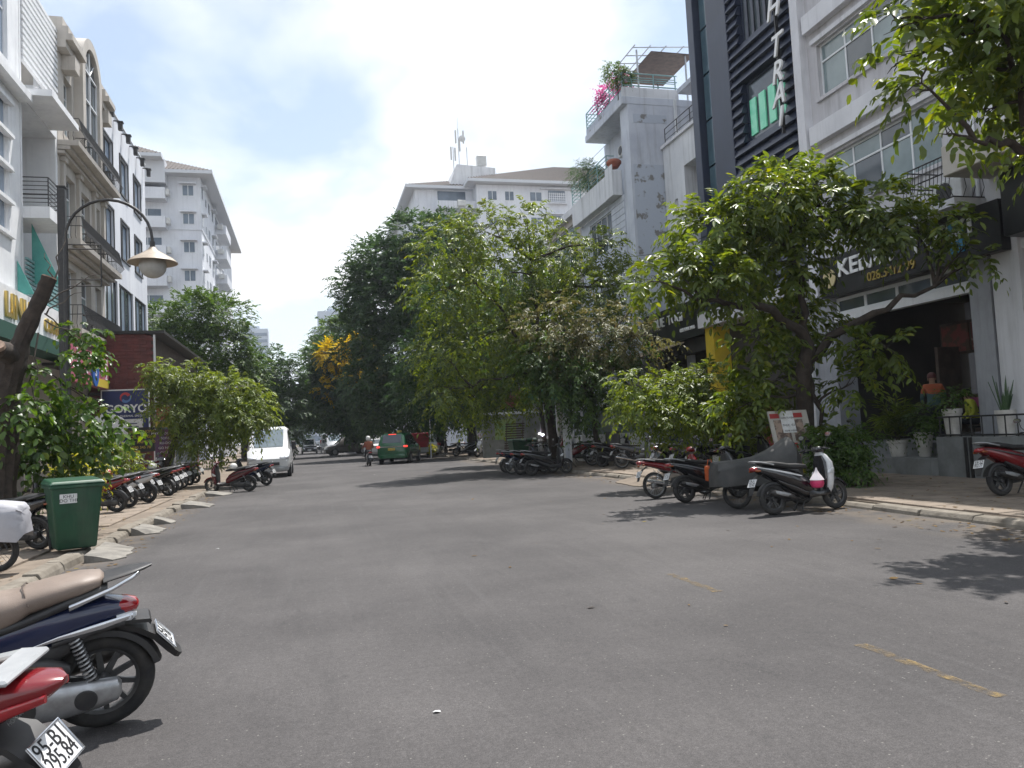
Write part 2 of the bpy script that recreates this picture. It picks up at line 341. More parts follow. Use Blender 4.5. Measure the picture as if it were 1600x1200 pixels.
# ------------------------------------------------------------------ buildings
class Bld:
    """a = metres along the street from y0, d = metres behind the facade plane, z = up"""
    def __init__(s, name, label, side, x, y0, group=None, cat='building'):
        s.side = side; s.root = thing(name, label, cat, (x, y0, 0), group=group); s.T = lambda a, d, z: (side*d, a, z); s.x = x; s.y0 = y0
    def mb(s): return MB(s.T)
    def box(s, name, m, a0, a1, d0, d1, z0, z1, parent=None, bevel=0):
        return s.mb().box(a0, a1, d0, d1, z0, z1).build(name, m, parent or s.root, bevel=bevel)
    def wall(s, m, a0, a1, z0, z1, holes=(), t=.22, depth=10, d=0, name='wall', solid=True):
        mb = s.mb(); A = sorted({a0, a1, *[h[0] for h in holes], *[h[1] for h in holes]}); Z = sorted({z0, z1, *[h[2] for h in holes], *[h[3] for h in holes]})
        for i in range(len(A)-1):
            for j in range(len(Z)-1):
                ca = (A[i]+A[i+1])/2; cz = (Z[j]+Z[j+1])/2
                if any(h[0] < ca < h[1] and h[2] < cz < h[3] for h in holes): continue
                mb.quad((A[i],d,Z[j]),(A[i+1],d,Z[j]),(A[i+1],d,Z[j+1]),(A[i],d,Z[j+1]))
        for h in holes:
            x0, x1, y0, y1 = h[:4]; e = d+t
            mb.quad((x0,d,y0),(x1,d,y0),(x1,e,y0),(x0,e,y0)); mb.quad((x0,d,y1),(x1,d,y1),(x1,e,y1),(x0,e,y1))
            mb.quad((x0,d,y0),(x0,d,y1),(x0,e,y1),(x0,e,y0)); mb.quad((x1,d,y0),(x1,d,y1),(x1,e,y1),(x1,e,y0))
        e = d+t
        mb.quad((a0,d,z0),(a0,e,z0),(a0,e,z1),(a0,d,z1)); mb.quad((a1,d,z0),(a1,e,z0),(a1,e,z1),(a1,d,z1)); mb.quad((a0,d,z1),(a1,d,z1),(a1,e,z1),(a0,e,z1)); mb.quad((a0,d,z0),(a1,d,z0),(a1,e,z0),(a0,e,z0))
        if solid: mb.box(a0, a1, e, d+depth, z0, z1)
        return mb.build(name, m, s.root)
    def window(s, a0, a1, z0, z1, cols=2, d=.1, fw=.05, tr=None, fm=None, gm=None, sill=False, sm=None, parent=None, name='window', ft=.06):
        fm = fm or M['alu']; gm = gm or M['glass']; mb = s.mb()
        mb.box(a0, a1, d, d+ft, z0, z0+fw).box(a0, a1, d, d+ft, z1-fw, z1).box(a0, a0+fw, d, d+ft, z0+fw, z1-fw).box(a1-fw, a1, d, d+ft, z0+fw, z1-fw)
        xs = [a0 + (a1-a0)*i/cols for i in range(cols+1)]
        for x in xs[1:-1]: mb.box(x-fw/2, x+fw/2, d+.004, d+ft-.004, z0+fw, z1-fw)
        zs = [z0, z1]
        if tr: zt = z0+(z1-z0)*tr; mb.box(a0+fw, a1-fw, d-.006, d+ft-.01, zt-fw/2, zt+fw/2); zs = [z0, zt, z1]
        w = mb.build(name, fm, parent or s.root)
        for i in range(cols):
            for j in range(len(zs)-1):
                g = gm[(i+j) % len(gm)] if isinstance(gm, (list, tuple)) else gm
                s.box('pane', g, xs[i]+fw*.4, xs[i+1]-fw*.4, d+ft*.45, d+ft*.75, zs[j]+fw*.4, zs[j+1]-fw*.4, parent=w if parent is None else parent)
        if sill: s.box('sill', sm or fm, a0-.08, a1+.08, -.08, .05, z0-.10, z0-.004, parent=w if parent is None else parent)
        return w
    def rail(s, a0, a1, d0, d1, z0, h, m, posts=None, bars=4, r=.02, step=1.2, name='railing'):
        """horizontal-bar railing round a terrace edge"""
        mb = s.mb(); P = [(a0, d1), (a0, d0), (a1, d0), (a1, d1)]
        for k in range(bars):
            z = z0 + h*(k+1)/bars
            for p, q in zip(P, P[1:]): mb.tube([(p[0], p[1], z), (q[0], q[1], z)], r if k == bars-1 else r*.7, 6)
        n = max(1, int((a1-a0)/step))
        for k in range(n+1): mb.tube([(a0+(a1-a0)*k/n, d0, z0), (a0+(a1-a0)*k/n, d0, z0+h)], r, 6)
        return mb.build(name, m, s.root)
    def ironrail(s, a0, a1, d0, d1, z0, h, belly=.12, name='balcony_railing'):
        """bellied wrought-iron railing"""
        mb = s.mb(); n = max(4, int((a1-a0)/.11))
        def bar(a, dd, da): mb.tube([(a, dd, z0), (a-da*belly*.9, dd-belly*(1-abs(da)), z0+h*.22), (a-da*belly*.5, dd-belly*.5*(1-abs(da)), z0+h*.5), (a, dd, z0+h)], .011, 4)
        for k in range(n+1): bar(a0+(a1-a0)*k/n, d0, 0)
        for sg, aa in ((1, a0), (-1, a1)):
            for k in range(1, 4): bar(aa, d0+(d1-d0)*k/4, sg)
        for z in (z0+.03, z0+h*.62, z0+h): mb.tube([(a0,d1,z),(a0,d0,z),(a1,d0,z),(a1,d1,z)], .018, 5)
        return mb.build(name, M['iron'], s.root)
    def aircon(s, a, d, z, parent=None):
        o = s.box('air_conditioner', M['ac'], a-.4, a+.4, d-.3, d, z, z+.55, bevel=.02, parent=parent)
        g = s.mb(); g.T = lambda x, y, w: s.T(a+.08+x, d-.306-y*.02, z+.28+w); g.lathe([(.01,0),(.2,.0),(.22,.5),(.2,1)], 14, axis=1); g.build('fan_grille', M['black'], o); return o
    def sign(s, txt, a, d, z, size, m, parent=None, sx=1., depth=.02, name='lettering', **k):
        right = (0, -1, 0) if s.side > 0 else (0, 1, 0)
        x, y, zz = s.T(a, d, z)
        return text(txt, size, m, parent or s.root, frame((x, y, zz), right, (0,0,1)), name=name, depth=depth, sx=sx, **k)
def holes_of(ws): return [w[:4] for w in ws]

# ---- right side: the kebab restaurant -------------------------------------
b = Bld('restaurant_building', 'pale grey shophouse with white window rows over a black kebab shop sign', 1, 14.5, 13.45)
A1 = 6.0
wins = [(1.1, 5.25, 7.36, 8.92), (1.1, 5.25, 10.67, 12.23), (1.1, 5.25, 13.98, 15.54)]
b.wall(M['lilac'], 0, A1, 4.95, 17.6, wins, t=.25, depth=11)
for w in wins:
    b.window(*w, cols=4, tr=.68, gm=[M['glasscurt'], M['glasscurt'], M['glass']], d=.12, sill=True, sm=M['lilac'])
    b.box('window_head', M['band'], .75, 5.4, -.10, .0, w[3]+.07, w[3]+.2)
    b.box('facade_band', M['band'], .35, 5.55, -.22, 0, w[3]+.45, w[3]+.98)
b.box('pilaster', M['band'], A1-.35, A1, -.26, -.0, 4.95, 17.6)
b.box('roof_slab', M['band'], -.05, A1+.02, -.35, 11, 17.6, 17.8)
b.box('balcony_slab', M['band'], -.1, 1.35, -1.0, 0, 5.95, 6.12)
b.ironrail(-.05, 1.3, -.95, 0, 6.12, .98); b.aircon(.62, -.15, 6.2);
b.mb().tube([(.18,-.06,4.96),(.18,-.06,17.5)], .045, 8).build('drain_pipe', M['alu'], b.root)
# ground floor: open-fronted restaurant on a raised floor
M['colshade'] = mat('column_render_shaded', (.36,.37,.40), .8, col2=(.29,.30,.33), scale=1.5, streak=.5, bump=.2)  # render colour darkened to imitate shade on the ground-floor columns
b.box('column', M['colshade'], 0, .55, -.15, .5, .1, 4.95); b.box('column', M['colshade'], 5.2, A1, -.15, .5, .1, 4.95)
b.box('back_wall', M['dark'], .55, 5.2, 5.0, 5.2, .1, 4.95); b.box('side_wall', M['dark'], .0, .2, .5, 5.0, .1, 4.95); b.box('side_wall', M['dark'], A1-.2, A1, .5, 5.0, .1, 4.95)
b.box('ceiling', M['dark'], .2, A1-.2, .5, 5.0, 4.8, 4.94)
b.box('fascia_beam', M['whiteclean'], .55, 5.2, -.12, .1, 4.18, 4.36)
b.window(.57, 5.18, 4.37, 4.84, cols=4, d=-.02, fw=.09, gm=M['glass'], name='transom_window')
sg = b.box('sign_board', M['blacksign'], -.62, 5.3, -.42, -.16, 4.86, 5.95, bevel=.01)
b.sign('KEBAB', 3.45, -.44, 5.52, .62, M['signwhite'], sx=1.15, parent=sg, bold=.012)
b.sign('TORKI', .95, -.44, 5.52, .62, M['signwhite'], sx=1.0, parent=sg, bold=.012)
b.sign('028.5412 99', 2.55, -.44, 5.08, .33, M['gold'], parent=sg)
lg = b.mb(); lg.T = lambda x, y, z: b.T(4.85+x, -.44-y*.03, 5.35+z); lg.lathe([(.01,0),(.26,0),(.26,1),(.01,1)], 22, axis=1)
M['cream'] = mat('cream_disc', (.62,.52,.28), .5); lg.build('round_logo', M['cream'], sg)
bl = b.box('wall_plaque', mat('blue_plaque', (.05,.28,.50), .4), .30, .70, -.46, -.422, 5.05, 5.72)
b.sign('B9', .50, -.472, 5.4, .3, M['signwhite'], parent=bl)
# menu light boxes and the counter inside
mp_ = [mat('menu_picture_'+k, c, .6, col2=c2, scale=3.5, lo=.45, hi=.55) for k, c, c2 in (('red', (.20,.05,.04), (.07,.03,.03)), ('cream', (.30,.22,.16), (.14,.04,.04)), ('dish', (.22,.06,.05), (.11,.06,.04)))]
mb_ = b.box('menu_board', M['wood'], .7, 3.6, 1.9, 2.0, 3.0, 3.85)
for k in range(3): b.box('menu_picture', mp_[k], .78+k*.94, 1.64+k*.94, 1.87, 1.898, 3.07, 3.78, parent=mb_)
b.box('counter', M['wood'], .7, 3.9, 1.95, 2.5, .98, 1.95); b.box('counter_front_strip', mat('pink_strip', (.32,.07,.16), .5), .9, 3.4, 1.92, 1.948, 1.62, 1.86)
lt = b.box('tube_lamp', mat('tube_lamp_glow', (.9,.85,.7), .4, emit=((1,.85,.6), 1.2)), 1.3, 2.0, 1.6, 1.64, 2.72, 2.75)
b.box('shelf', M['wood'], 3.0, 3.1, 1.2, 1.9, .98, 3.2)
# raised terrace with iron rail
tr_ = Bld('restaurant_terrace', 'raised grey terrace with black railing in front of the kebab shop', 1, 13.7, 12.2, cat='terrace')
M['terr'] = mat('terrace_render', (.22,.23,.23), .85, col2=(.15,.155,.155), scale=2.5, streak=.4)
tr_.box('platform', M['terr'], 0, 2.4, 0, .8, .08, .98); tr_.box('step', M['terr'], 2.402, 6.9, -.2, .8, .08, .50); tr_.box('floor_inside', M['terr'], .0, 7.2, .802, 5.8, .08, .80)
tr_.box('corner_strip', M['iron'], 1.55, 1.62, -.03, -.002, .08, .97); tr_.box('corner_strip', M['iron'], 1.42, 1.49, -.03, -.002, .08, .97)
rl = tr_.mb()
for z in (1.02, 1.42): rl.tube([(.0,.06,z),(2.38,.06,z)], .018, 6)
rl.build('rail_bar', M['iron'], tr_.root)
for k in range(9): tr_.mb().tube([(.05+k*.285,.06,.98),(.05+k*.285,.06,1.42)], .014, 6).build('baluster', M['iron'], tr_.root)

# ---- right side: the neighbour nearest the camera --------------------------
b = Bld('corner_shophouse', 'shophouse with black sign box and pale column next to the restaurant', 1, 14.45, 6.4)
b.wall(M['band'], 0, 7.0, 6.6, 17, [(1.0, 6.0, 8.0, 9.6), (1.0, 6.0, 11.3, 12.9)], depth=11)
for z in (8.0, 11.3): b.window(1.0, 6.0, z, z+1.6, cols=5, tr=.7, gm=[M['glasscurt'], M['glass']])
b.box('balcony_slab', M['beige'], .0, 6.85, -1.3, 0, 6.5, 7.15, bevel=.02)
b.box('sign_box', M['blacksign'], .0, 6.15, -.6, -.002, 5.05, 6.4, bevel=.01)
b.box('column', M['band'], 6.3, 6.98, -.1, .5, .1, 6.6); b.box('column', M['white'], 0, .6, -.1, .5, .1, 6.6)
b.box('shop_back', M['dark'], .6, 6.3, 3.0, 3.2, .1, 6.6); b.box('shop_front_glass', M['glass'], .6, 6.3, .35, .38, .1, 5.0); b.box('lintel', M['white'], .6, 6.3, -.0, .3, 4.85, 5.05)

# ---- right side: dark navy tower with vertical lettering --------------------
b = Bld('navy_clad_building', 'tall dark navy building with louvre boards and vertical white lettering', 1, 14.5, 19.5)
b.box('core', M['navy'], 0, 6.1, .5, 11, .1, 21.5)
b.box('side_fin', M['navy'], 5.65, 6.1, -.25, .5, 5.6, 21.5, bevel=.02)
b.box('flat_panel', M['navy'], 3.6, 4.9, -.15, .5, 5.6, 21.5, bevel=.02)
b.box('glass_strip_backing', M['navy'], 4.9, 5.65, .12, .5, 5.6, 21.5)
for k in range(9): b.box('glass_panel', mat('teal_glass', (.055,.10,.13), .12, spec=.8, col2=(.08,.14,.17), scale=.7) if k == 0 else bpy.data.materials['teal_glass'], 4.94, 5.61, .02, .10, 5.75+k*1.72, 5.75+k*1.72+1.64)
def inwin(a, z): return .68 < a < 2.95 and (10.72 < z < 12.85 or 14.05 < z < 16.2 or 7.4 < z < 9.5)
rs = random.Random(5); z = 5.7
while z < 21.3:
    segs = [(0.02, 3.58)]
    if inwin(1.5, z+.17): segs = [(.02, .66), (2.97, 3.58)]
    for s0, s1 in segs:
        mb = b.mb(); dz = .33; mb.prism([(-.02, z+dz), (-.20, z+.05), (-.20, z), (.16, z), (.16, z+dz)], 0, s0, s1) if False else None
        mb.add([(s0,-.04,z+dz-.012),(s1,-.04,z+dz-.012),(s1,-.17,z+.02),(s0,-.17,z+.02),(s1,-.15,z),(s0,-.15,z),(s1,.2,z),(s0,.2,z),(s1,.2,z+dz-.012),(s0,.2,z+dz-.012)],
               [(0,1,2,3),(3,2,4,5),(5,4,6,7),(7,6,8,9),(9,8,1,0),(0,3,5,7,9),(1,8,6,4,2)])
        mb.build('louvre_board', M['navy'], b.root)
    z += .34
b.box('louvre_backing', M['navy'], 0, 3.6, .2, .5, 5.6, 21.4)
for k, (z0, gm) in enumerate(((7.45, M['glass']), (10.75, M['glassgreen']), (14.08, M['glass']))):
    w = b.window(.70, 2.93, z0, z0+2.05, cols=1, d=.06, fw=.07, fm=M['navy'], gm=M['glass'], name='recessed_window', ft=.08)
    if k == 1:
        for j in range(4): b.box('reflection_strip', M['glassgreen'], .86+j*.53, 1.20+j*.53, .040, .085, z0+.22, z0+1.42, parent=w)
    else:
        for j in range(6): b.box('vertical_blind', M['navy'], .85+j*.34, 1.0+j*.34, .03, .05, z0+.07, z0+1.98, parent=w)
for ch, zc in (('N', 15.0), ('H', 14.08), ('T', 12.87), ('R', 12.06), ('A', 11.36), ('I', 10.68)):
    b.sign(ch, .62, -.36, zc, .92 if ch != 'I' else .8, M['signwhite'], depth=.03, shear=.28, bold=.012, name='letter')
b.box('letter_spine', M['iron'], .58, .64, -.32, -.22, 10.2, 15.6)
b.box('ground_fascia', M['lilac'], .0, 6.1, -.6, .5, 4.98, 5.52); b.box('yellow_column', M['yellow'], 5.45, 6.05, -.35, .3, .1, 4.97)
b.box('shutter', M['dark'], .4, 5.4, .3, .45, .1, 4.97); b.box('grey_pier', M['band'], .02, .42, -.3, .3, .1, 4.97)
b.box('red_door', mat('red_door', (.20,.02,.02), .5), 3.0, 3.7, .24, .298, .3, 2.5)

# ---- right side: white set-back house ---------------------------------------
b = Bld('setback_white_house', 'white narrow house set back with deep square recess between navy and grey buildings', 1, 16.1, 25.65)
b.wall(M['white'], 0, 6.2, 4.9, 14.1, [(1.0, 4.3, 8.6, 12.7), (5.05, 5.35, 10.6, 11.5)], t=1.0, depth=9)
b.window(1.05, 4.25, 8.65, 12.65, cols=3, d=.86, tr=.6, fw=.06); b.window(5.05, 5.35, 10.6, 11.5, cols=1, d=.1)
b.box('parapet_cap', M['band'], -.02, 6.22, -.12, .3, 14.1, 14.24)
b.rail(.1, 6.1, .1, .12, 14.24, .8, M['iron'], bars=3)
b.box('roof_canopy', M['greywall'], -.3, 5.6, .6, 5, 16.5, 16.72); b.box('penthouse_wall', M['white'], .2, 6.1, 3.2, 8.5, 14.1, 16.5); b.box('drain_pipe', M['alu'], 5.85, 5.95, .55, .66, 14.1, 16.4)
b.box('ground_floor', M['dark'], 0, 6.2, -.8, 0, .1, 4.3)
aw = b.box('sign_board', M['blacksign'], .3, 5.6, -1.75, -1.45, 4.85, 6.25); b.box('sign_back', M['dark'], 0, 6.2, -1.45, 0, 4.3, 6.3)
b.sign('QUE  TOGI', 3.3, -1.77, 5.75, .55, M['signwhite'], parent=aw); b.sign('028 5410 3456', 1.6, -1.77, 5.2, .2, M['signwhite'], parent=aw)
for k in range(3): b.box('shop_pier', M['yellow'] if k == 0 else M['greywall'], k*2.9, k*2.9+.35, -1.0, -.8, .1, 4.3)
for k in range(2): b.window(.4+k*2.9, 2.85+k*2.9, .2, 3.2, cols=2, d=-.88, tr=.7, gm=M['glass'], name='shop_window')

# ---- awning, its own thing --------------------------------------------------
b = Bld('shop_awning', 'sun faded beige canvas awning below the black shop sign', 1, 14.35, 27.6, cat='awning')
M['canvas'] = mat('beige_canvas', (.36,.29,.22), .9, col2=(.28,.225,.17), scale=2, streak=.3)
mb = b.mb(); mb.add([(0,0,4.75),(6.9,0,4.75),(6.9,-1.9,4.2),(0,-1.9,4.2),(0,0,4.70),(6.9,0,4.70),(6.9,-1.9,4.15),(0,-1.9,4.15)], [(0,1,2,3),(7,6,5,4),(0,3,7,4),(1,5,6,2),(0,4,5,1)]); mb.build('canvas', M['canvas'], b.root)
vl = b.box('valance', M['wood'], 0, 6.9, -1.94, -1.905, 3.78, 4.2); b.sign('SOGI', 5.9, -1.95, 3.98, .3, M['canvas'], parent=vl)
for a in (.05, 6.85): b.mb().tube([(a,-.02,3.9),(a,-1.88,4.16)], .025, 6).build('arm', M['iron'], b.root)

# ---- right side: grey stepped house with roof garden ------------------------
b = Bld('grey_stepped_house', 'grey house with peeling side wall, stepped balconies and roof garden railings', 1, 14.5, 31.9)
b.box('side_wall', M['greywall'], 0, .9, 0, 9, .1, 16.2)
b.box('peeling_wall_patch', M['peel'], -.012, 0, .12, 1.75, 8.2, 13.4)
b.box('peeling_wall_patch', M['peel'], -.010, 0, .25, 1.9, 15.35, 15.75)
b.wall(M['greywall'], .9, 6.9, .1, 12.3, [(2.6, 5.6, 10.2, 12.0), (2.6, 5.6, 6.4, 8.4)], t=.2, depth=8.5)
b.window(2.6, 5.6, 10.2, 12.0, cols=4, tr=.3, d=.06); b.window(2.6, 5.6, 6.4, 8.4, cols=4, tr=.3, d=.06)
for k in range(11): b.box('wall_board', M['greywall'], .92, 2.5, -.05, -.004, 9.0+k*.30, 9.275+k*.30)
b.box('balcony_parapet', M['white'], 1.1, 6.95, -.45, .0, 12.3, 13.5, bevel=.02); b.box('parapet_corner', M['white'], 1.1, 1.95, -.5, -.455, 12.3, 13.75)
b.aircon(2.2, .82, 14.6); b.rail(1.9, 6.9, -.4, 0, 13.5, .95, M['teal'], bars=5, r=.025)
b.box('upper_wall', M['greywall'], .9, 5.2, .9, 8.5, 12.3, 16.2)
for k in range(8): b.box('wall_board', M['greywall'], .92, 2.2, .83, .896, 13.4+k*.27, 13.65+k*.27)
b.box('roof_slab', M['greywall'], -.02, 4.9, -.25, 8.5, 16.2, 16.55, bevel=.02)
b.box('roof_parapet', M['peel'], .15, 4.8, -.2, -.06, 16.55, 16.85); b.box('roof_parapet', M['white'], 0, .14, -.2, 2.6, 16.55, 17.0)
b.rail(.1, 4.8, -.15, 2.5, 16.75, .95, M['teal'], bars=5, r=.03); 
rr = b.mb()
for zq in (17.1, 17.4, 17.7): rr.tube([(.08,-.15,zq),(.08,2.6,zq)], .025, 6)
for dd in (.3, 1.4, 2.5): rr.tube([(.08,dd,16.6),(.08,dd,17.7)], .03, 6)
rr.build('side_railing', M['teal'], b.root)
pg = b.mb()
for a in (.6, 3.6):
    for dd in (.9, 3.4): pg.tube([(a,dd,16.55),(a,dd,19.1)], .045, 6)
for a in (.4, 1.2, 2.0, 2.8, 3.8): pg.tube([(a,.6,19.1),(a,3.6,19.35)], .03, 6)
for dd in (.7, 1.5, 2.3, 3.2): pg.tube([(.3,dd,19.15+dd*.05),(3.9,dd,19.15+dd*.05)], .025, 6)
pg.build('pergola', M['steel'], b.root); b.box('pergola_roof', M['wood'], .5, 3.8, 1.6, 3.8, 19.0, 19.06)
b.rail(1.2, 6.8, -.44, -.43, 14.9, .02, M['steel'], bars=1, r=.012, name='trellis_wire')

# ---- generic tube houses further along --------------------------------------
def tube_house(side, x, y0, w, h, name, label, wm, sm, nst, cols, gsign=None, signm=None, rail=False):
    b = Bld(name, label, side, x, y0); fh = (h-4.4)/nst; ws = [(.6, w-.6, 4.4+k*fh+.9, 4.4+(k+1)*fh-.35) for k in range(nst)]
    b.wall(wm, 0, w, 4.2, h, ws, depth=9)
    for q in ws:
        b.window(*q, cols=cols, tr=.7, gm=[M['glass'], M['glasscurt']])
        if rail: b.box('balcony_slab', sm, .3, w-.3, -.9, 0, q[2]-.55, q[2]-.4); b.ironrail(.35, w-.35, -.85, 0, q[2]-.4, .9)
        else: b.box('ledge', sm, .2, w-.2, -.3, 0, q[3]+.05, q[3]+.2)
    b.box('cornice', sm, -.05, w+.05, -.3, .4, h, h+.35)
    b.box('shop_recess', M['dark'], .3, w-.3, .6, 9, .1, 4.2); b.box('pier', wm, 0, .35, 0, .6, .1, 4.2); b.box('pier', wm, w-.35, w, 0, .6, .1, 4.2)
    sgn = b.box('sign_board', signm or M['blacksign'], .1, w-.1, -.35, -.01, 3.3, 4.5)
    if gsign: b.sign(gsign, w/2, -.36, 3.9, .6, M['signwhite'], parent=sgn)
    b.window(.5, w-.5, .25, 3.2, cols=3, d=.3, tr=.75, name='shop_window', fm=M['alu'])
    return b
M['greensign'] = mat('green_sign', (.03,.20,.10), .4); M['redsign'] = mat('red_sign', (.30,.03,.03), .4)
tube_house(1, 14.5, 38.9, 6.0, 13.2, 'cream_tube_house', 'cream house with iron balconies past the grey stepped house', M['beige'], M['band'], 2, 3, None, M['greensign'], True)
tube_house(1, 14.6, 45.0, 6.0, 12.4, 'white_tube_house', 'white shop house behind the tall dark trees', M['white'], M['band'], 2, 3, None, M['greensign'])
tube_house(1, 14.6, 51.1, 9.0, 12.0, 'grey_tube_house', 'grey shop house with dark sign behind the tall trees', M['greywall'], M['band'], 2, 4, None, M['redsign'])
tube_house(1, 14.6, 60.3, 12.0, 12.0, 'pale_tube_house', 'wide pale shop house where the parked cars stand', M['lilac'], M['band'], 2, 5)
b = tube_house(-1, -9.4, 56.0, 12.0, 8.2, 'low_white_house', 'low white house past the brick shed behind small trees', M['white'], M['band'], 1, 4)

# ---- left side: nearest white building with blue glass ----------------------
b = Bld('glass_front_building', 'white building with frosted blue glass bays and gold letters beside the cut tree', -1, -9.0, 18.0)
ws = [(1.0, 9.4, 9.9, 13.0), (1.0, 9.4, 13.9, 16.6)]
b.wall(M['whiteclean'], 0, 10.4, .1, 19, [(1.0, 9.4, 8.6, 13.0), (1.0, 9.4, 14.3, 17.6)], t=.35, depth=10)
for k in range(4): b.window(1.0, 9.4, 8.65+k*1.09, 8.65+(k+1)*1.09-.01, cols=6, d=.10, gm=M['glassblue'], fw=.06)
b.window(1.0, 9.4, 14.3, 17.6, cols=5, d=.10, tr=.5, gm=M['glassblue'])
for k in range(5): b.box('sun_fin', M['whiteclean'], .9, 9.6, -.12, .08, 8.5+k*1.09, 8.62+k*1.09)
b.box('canopy', M['whiteclean'], .2, 10.4, -.4, -.002, 13.35, 13.6); b.box('shop_front_shade', M['dark'], .2, 10.2, -.06, -.004, .12, 4.94)  # dark sheet over the white wall imitates shade under the shop canopy
fs = b.box('sign_fascia', M['whiteclean'], 0, 14.25, -.35, -.005, 5.45, 6.72); M['dgreen'] = mat('dark_green_awning', (.015,.07,.05), .7)
b.box('green_awning', M['dgreen'], 0, 14.2, -.75, -.01, 4.95, 5.44)
b.sign('LINH', 8.9, -.37, 6.1, 1.05, M['gold'], sx=.95, depth=.05, parent=fs, bold=.02); b.sign('COFFEE', 12.4, -.37, 6.0, .62, M['gold'], depth=.04, parent=fs, bold=.015)
# ---- left side: white house with roof slats ---------------------------------
b = Bld('slatted_white_house', 'narrow white house with roof slats, deep loggias and green awning sides', -1, -9.0, 28.45)
b.box('back_wall', M['white'], 0, 3.95, 1.6, 10, .1, 17.2); b.box('party_wall', M['whiteclean'], 3.72, 3.95, 0, 1.6, 5.4, 15.6); b.box('party_wall', M['whiteclean'], 0, .16, 0, 1.6, 6.6, 18.4)
b.box('floor_slab', M['whiteclean'], .16, 3.72, -.05, 1.6, 13.55, 13.85); b.box('roof_wing', M['whiteclean'], -.1, 3.0, -1.0, -.05, 13.6, 13.82)
for k in range(13): b.box('roof_slat', M['whiteclean'], .18, 3.94, -.06, .06, 14.95+k*.24, 15.08+k*.24)
for a in (.2, 2.0, 3.74): b.box('slat_post', M['white'], a, a+.14, .07, .2, 14.8, 18.1)
for zf in (9.5,): b.box('balcony_slab', M['whiteclean'], .16, 2.2, -.8, 1.6, zf, zf+.4); b.rail(.2, 2.15, -.75, 1.2, zf+.4, 1.0, M['iron'], bars=7, r=.02, name='balcony_railing')
b.window(.6, 3.4, 10.0, 12.6, cols=2, d=1.5, gm=M['glass']); b.window(.6, 3.4, 14.0, 16.4, cols=2, d=1.5)
for k in range(10): b.box('louvre_slat', M['teal'], .2, 3.7, -.10, -.02, 6.75+k*.15, 6.83+k*.15)
M['teal2'] = mat('teal_canvas', (.10,.36,.32), .8, col2=(.07,.28,.25), scale=2)
for a0, z0, z1, dep in ((.9, 7.4, 9.5, .9), (-.5, 6.8, 7.9, .5)):
    b.mb().add([(a0,-.02,z1),(a0,-dep,z0),(a0,-.02,z0),(a0+.05,-.02,z1),(a0+.05,-dep,z0),(a0+.05,-.02,z0)], [(0,1,2),(5,4,3),(0,3,4,1),(1,4,5,2),(2,5,3,0)]).build('awning_cheek', M['teal2'], b.root)
# ---- left side: beige classical house ---------------------------------------
b = Bld('beige_classical_house', 'beige classical house with arched gable window and wrought iron balconies', -1, -9.0, 32.45)
W = 6.7; AC = 3.85; AR = 1.55
ws = [(.9, 2.0, 14.2, 16.6), (5.5, 6.3, 14.2, 16.4), (1.0, 2.2, 9.9, 12.6), (2.9, 4.4, 9.9, 12.6), (5.1, 6.1, 9.9, 12.6), (1.0, 2.2, 6.3, 8.9), (2.9, 4.4, 6.3, 8.9), (5.1, 6.1, 6.3, 8.9)]
b.wall(M['beige'], 0, W, .1, 17.3, ws, t=.35, depth=9.5)
for q in ws: b.window(*q, cols=2, tr=.72, d=.2, gm=[M['glass'], M['glasscurt']])
# arched dormer bay standing proud of the facade
def arch_ring(r, d, n=18): return [(AC-r, d, 13.6)] + [(AC-r*math.cos(PI*k/n), d, 17.9+r*math.sin(PI*k/n)) for k in range(n+1)] + [(AC+r, d, 13.6)]
mb = b.mb(); o1, o2, i1, i2 = arch_ring(1.55, -.35), arch_ring(1.55, 2.0), arch_ring(1.12, -.35), arch_ring(1.12, .0); n = len(o1); mb.add(o1+o2+i1+i2, [(i,i+1,n+i+1,n+i) for i in range(n-1)]+[(i,i+1,2*n+i+1,2*n+i) for i in range(n-1)]+[(2*n+i,2*n+i+1,3*n+i+1,3*n+i) for i in range(n-1)]); mb.build('arched_bay', M['beige'], b.root, smooth=35)
mb = b.mb(); g = arch_ring(1.12, -.16); mb.add(g, [tuple(range(len(g)))]); aw_ = mb.build('arched_window', M['glass'], b.root)
mb = b.mb()
for a in (AC-1.09, AC-.02, AC+1.05): mb.box(a, a+.06, -.24, -.17, 13.6, 17.9 if a != AC-.02 else 18.95)
for zq in (15.2, 16.6, 17.9): mb.box(AC-1.1, AC+1.1, -.245, -.175, zq, zq+.06)
for t_ in (45, 135): mb.tube([(AC, -.20, 17.9), (AC+1.1*math.cos(R(t_)), -.20, 17.9+1.1*math.sin(R(t_)))], .03, 5)
mb.build('glazing_bar', M['alu'], aw_)
for a0, a1 in ((-.05, 1.9), (5.6, W+.05)):
    for k, (z0, z1, dd) in enumerate(((17.3, 17.6, .35), (17.6, 17.85, .6), (17.85, 18.15, .45), (18.15, 18.5, .25))): b.box('cornice_step', M['beige'], a0, a1, -dd, .6, z0, z1)
    b.box('cornice_bracket', M['beige'], (a0+a1)/2-.3, (a0+a1)/2+.3, -.5, 0, 16.7, 17.28)
for zb, rg in ((13.2, ((.2, 2.3), (2.4, 5.3), (5.4, 6.6))), (9.35, ((.3, 2.9), (3.0, 5.0), (5.1, 6.5))), (5.9, ((.3, 2.9), (3.0, 6.4)))):
    for k, (dd, dz) in enumerate(((.25, .12), (.45, .14), (.75, .2))): b.box('balcony_ledge', M['beige'], -.05, W+.05, -dd, 0, zb+k*.16-.1, zb+k*.16+dz-.1)
    for a0, a1 in rg: b.ironrail(a0, a1, -.7, -.02, zb+.42, .95, belly=.2)
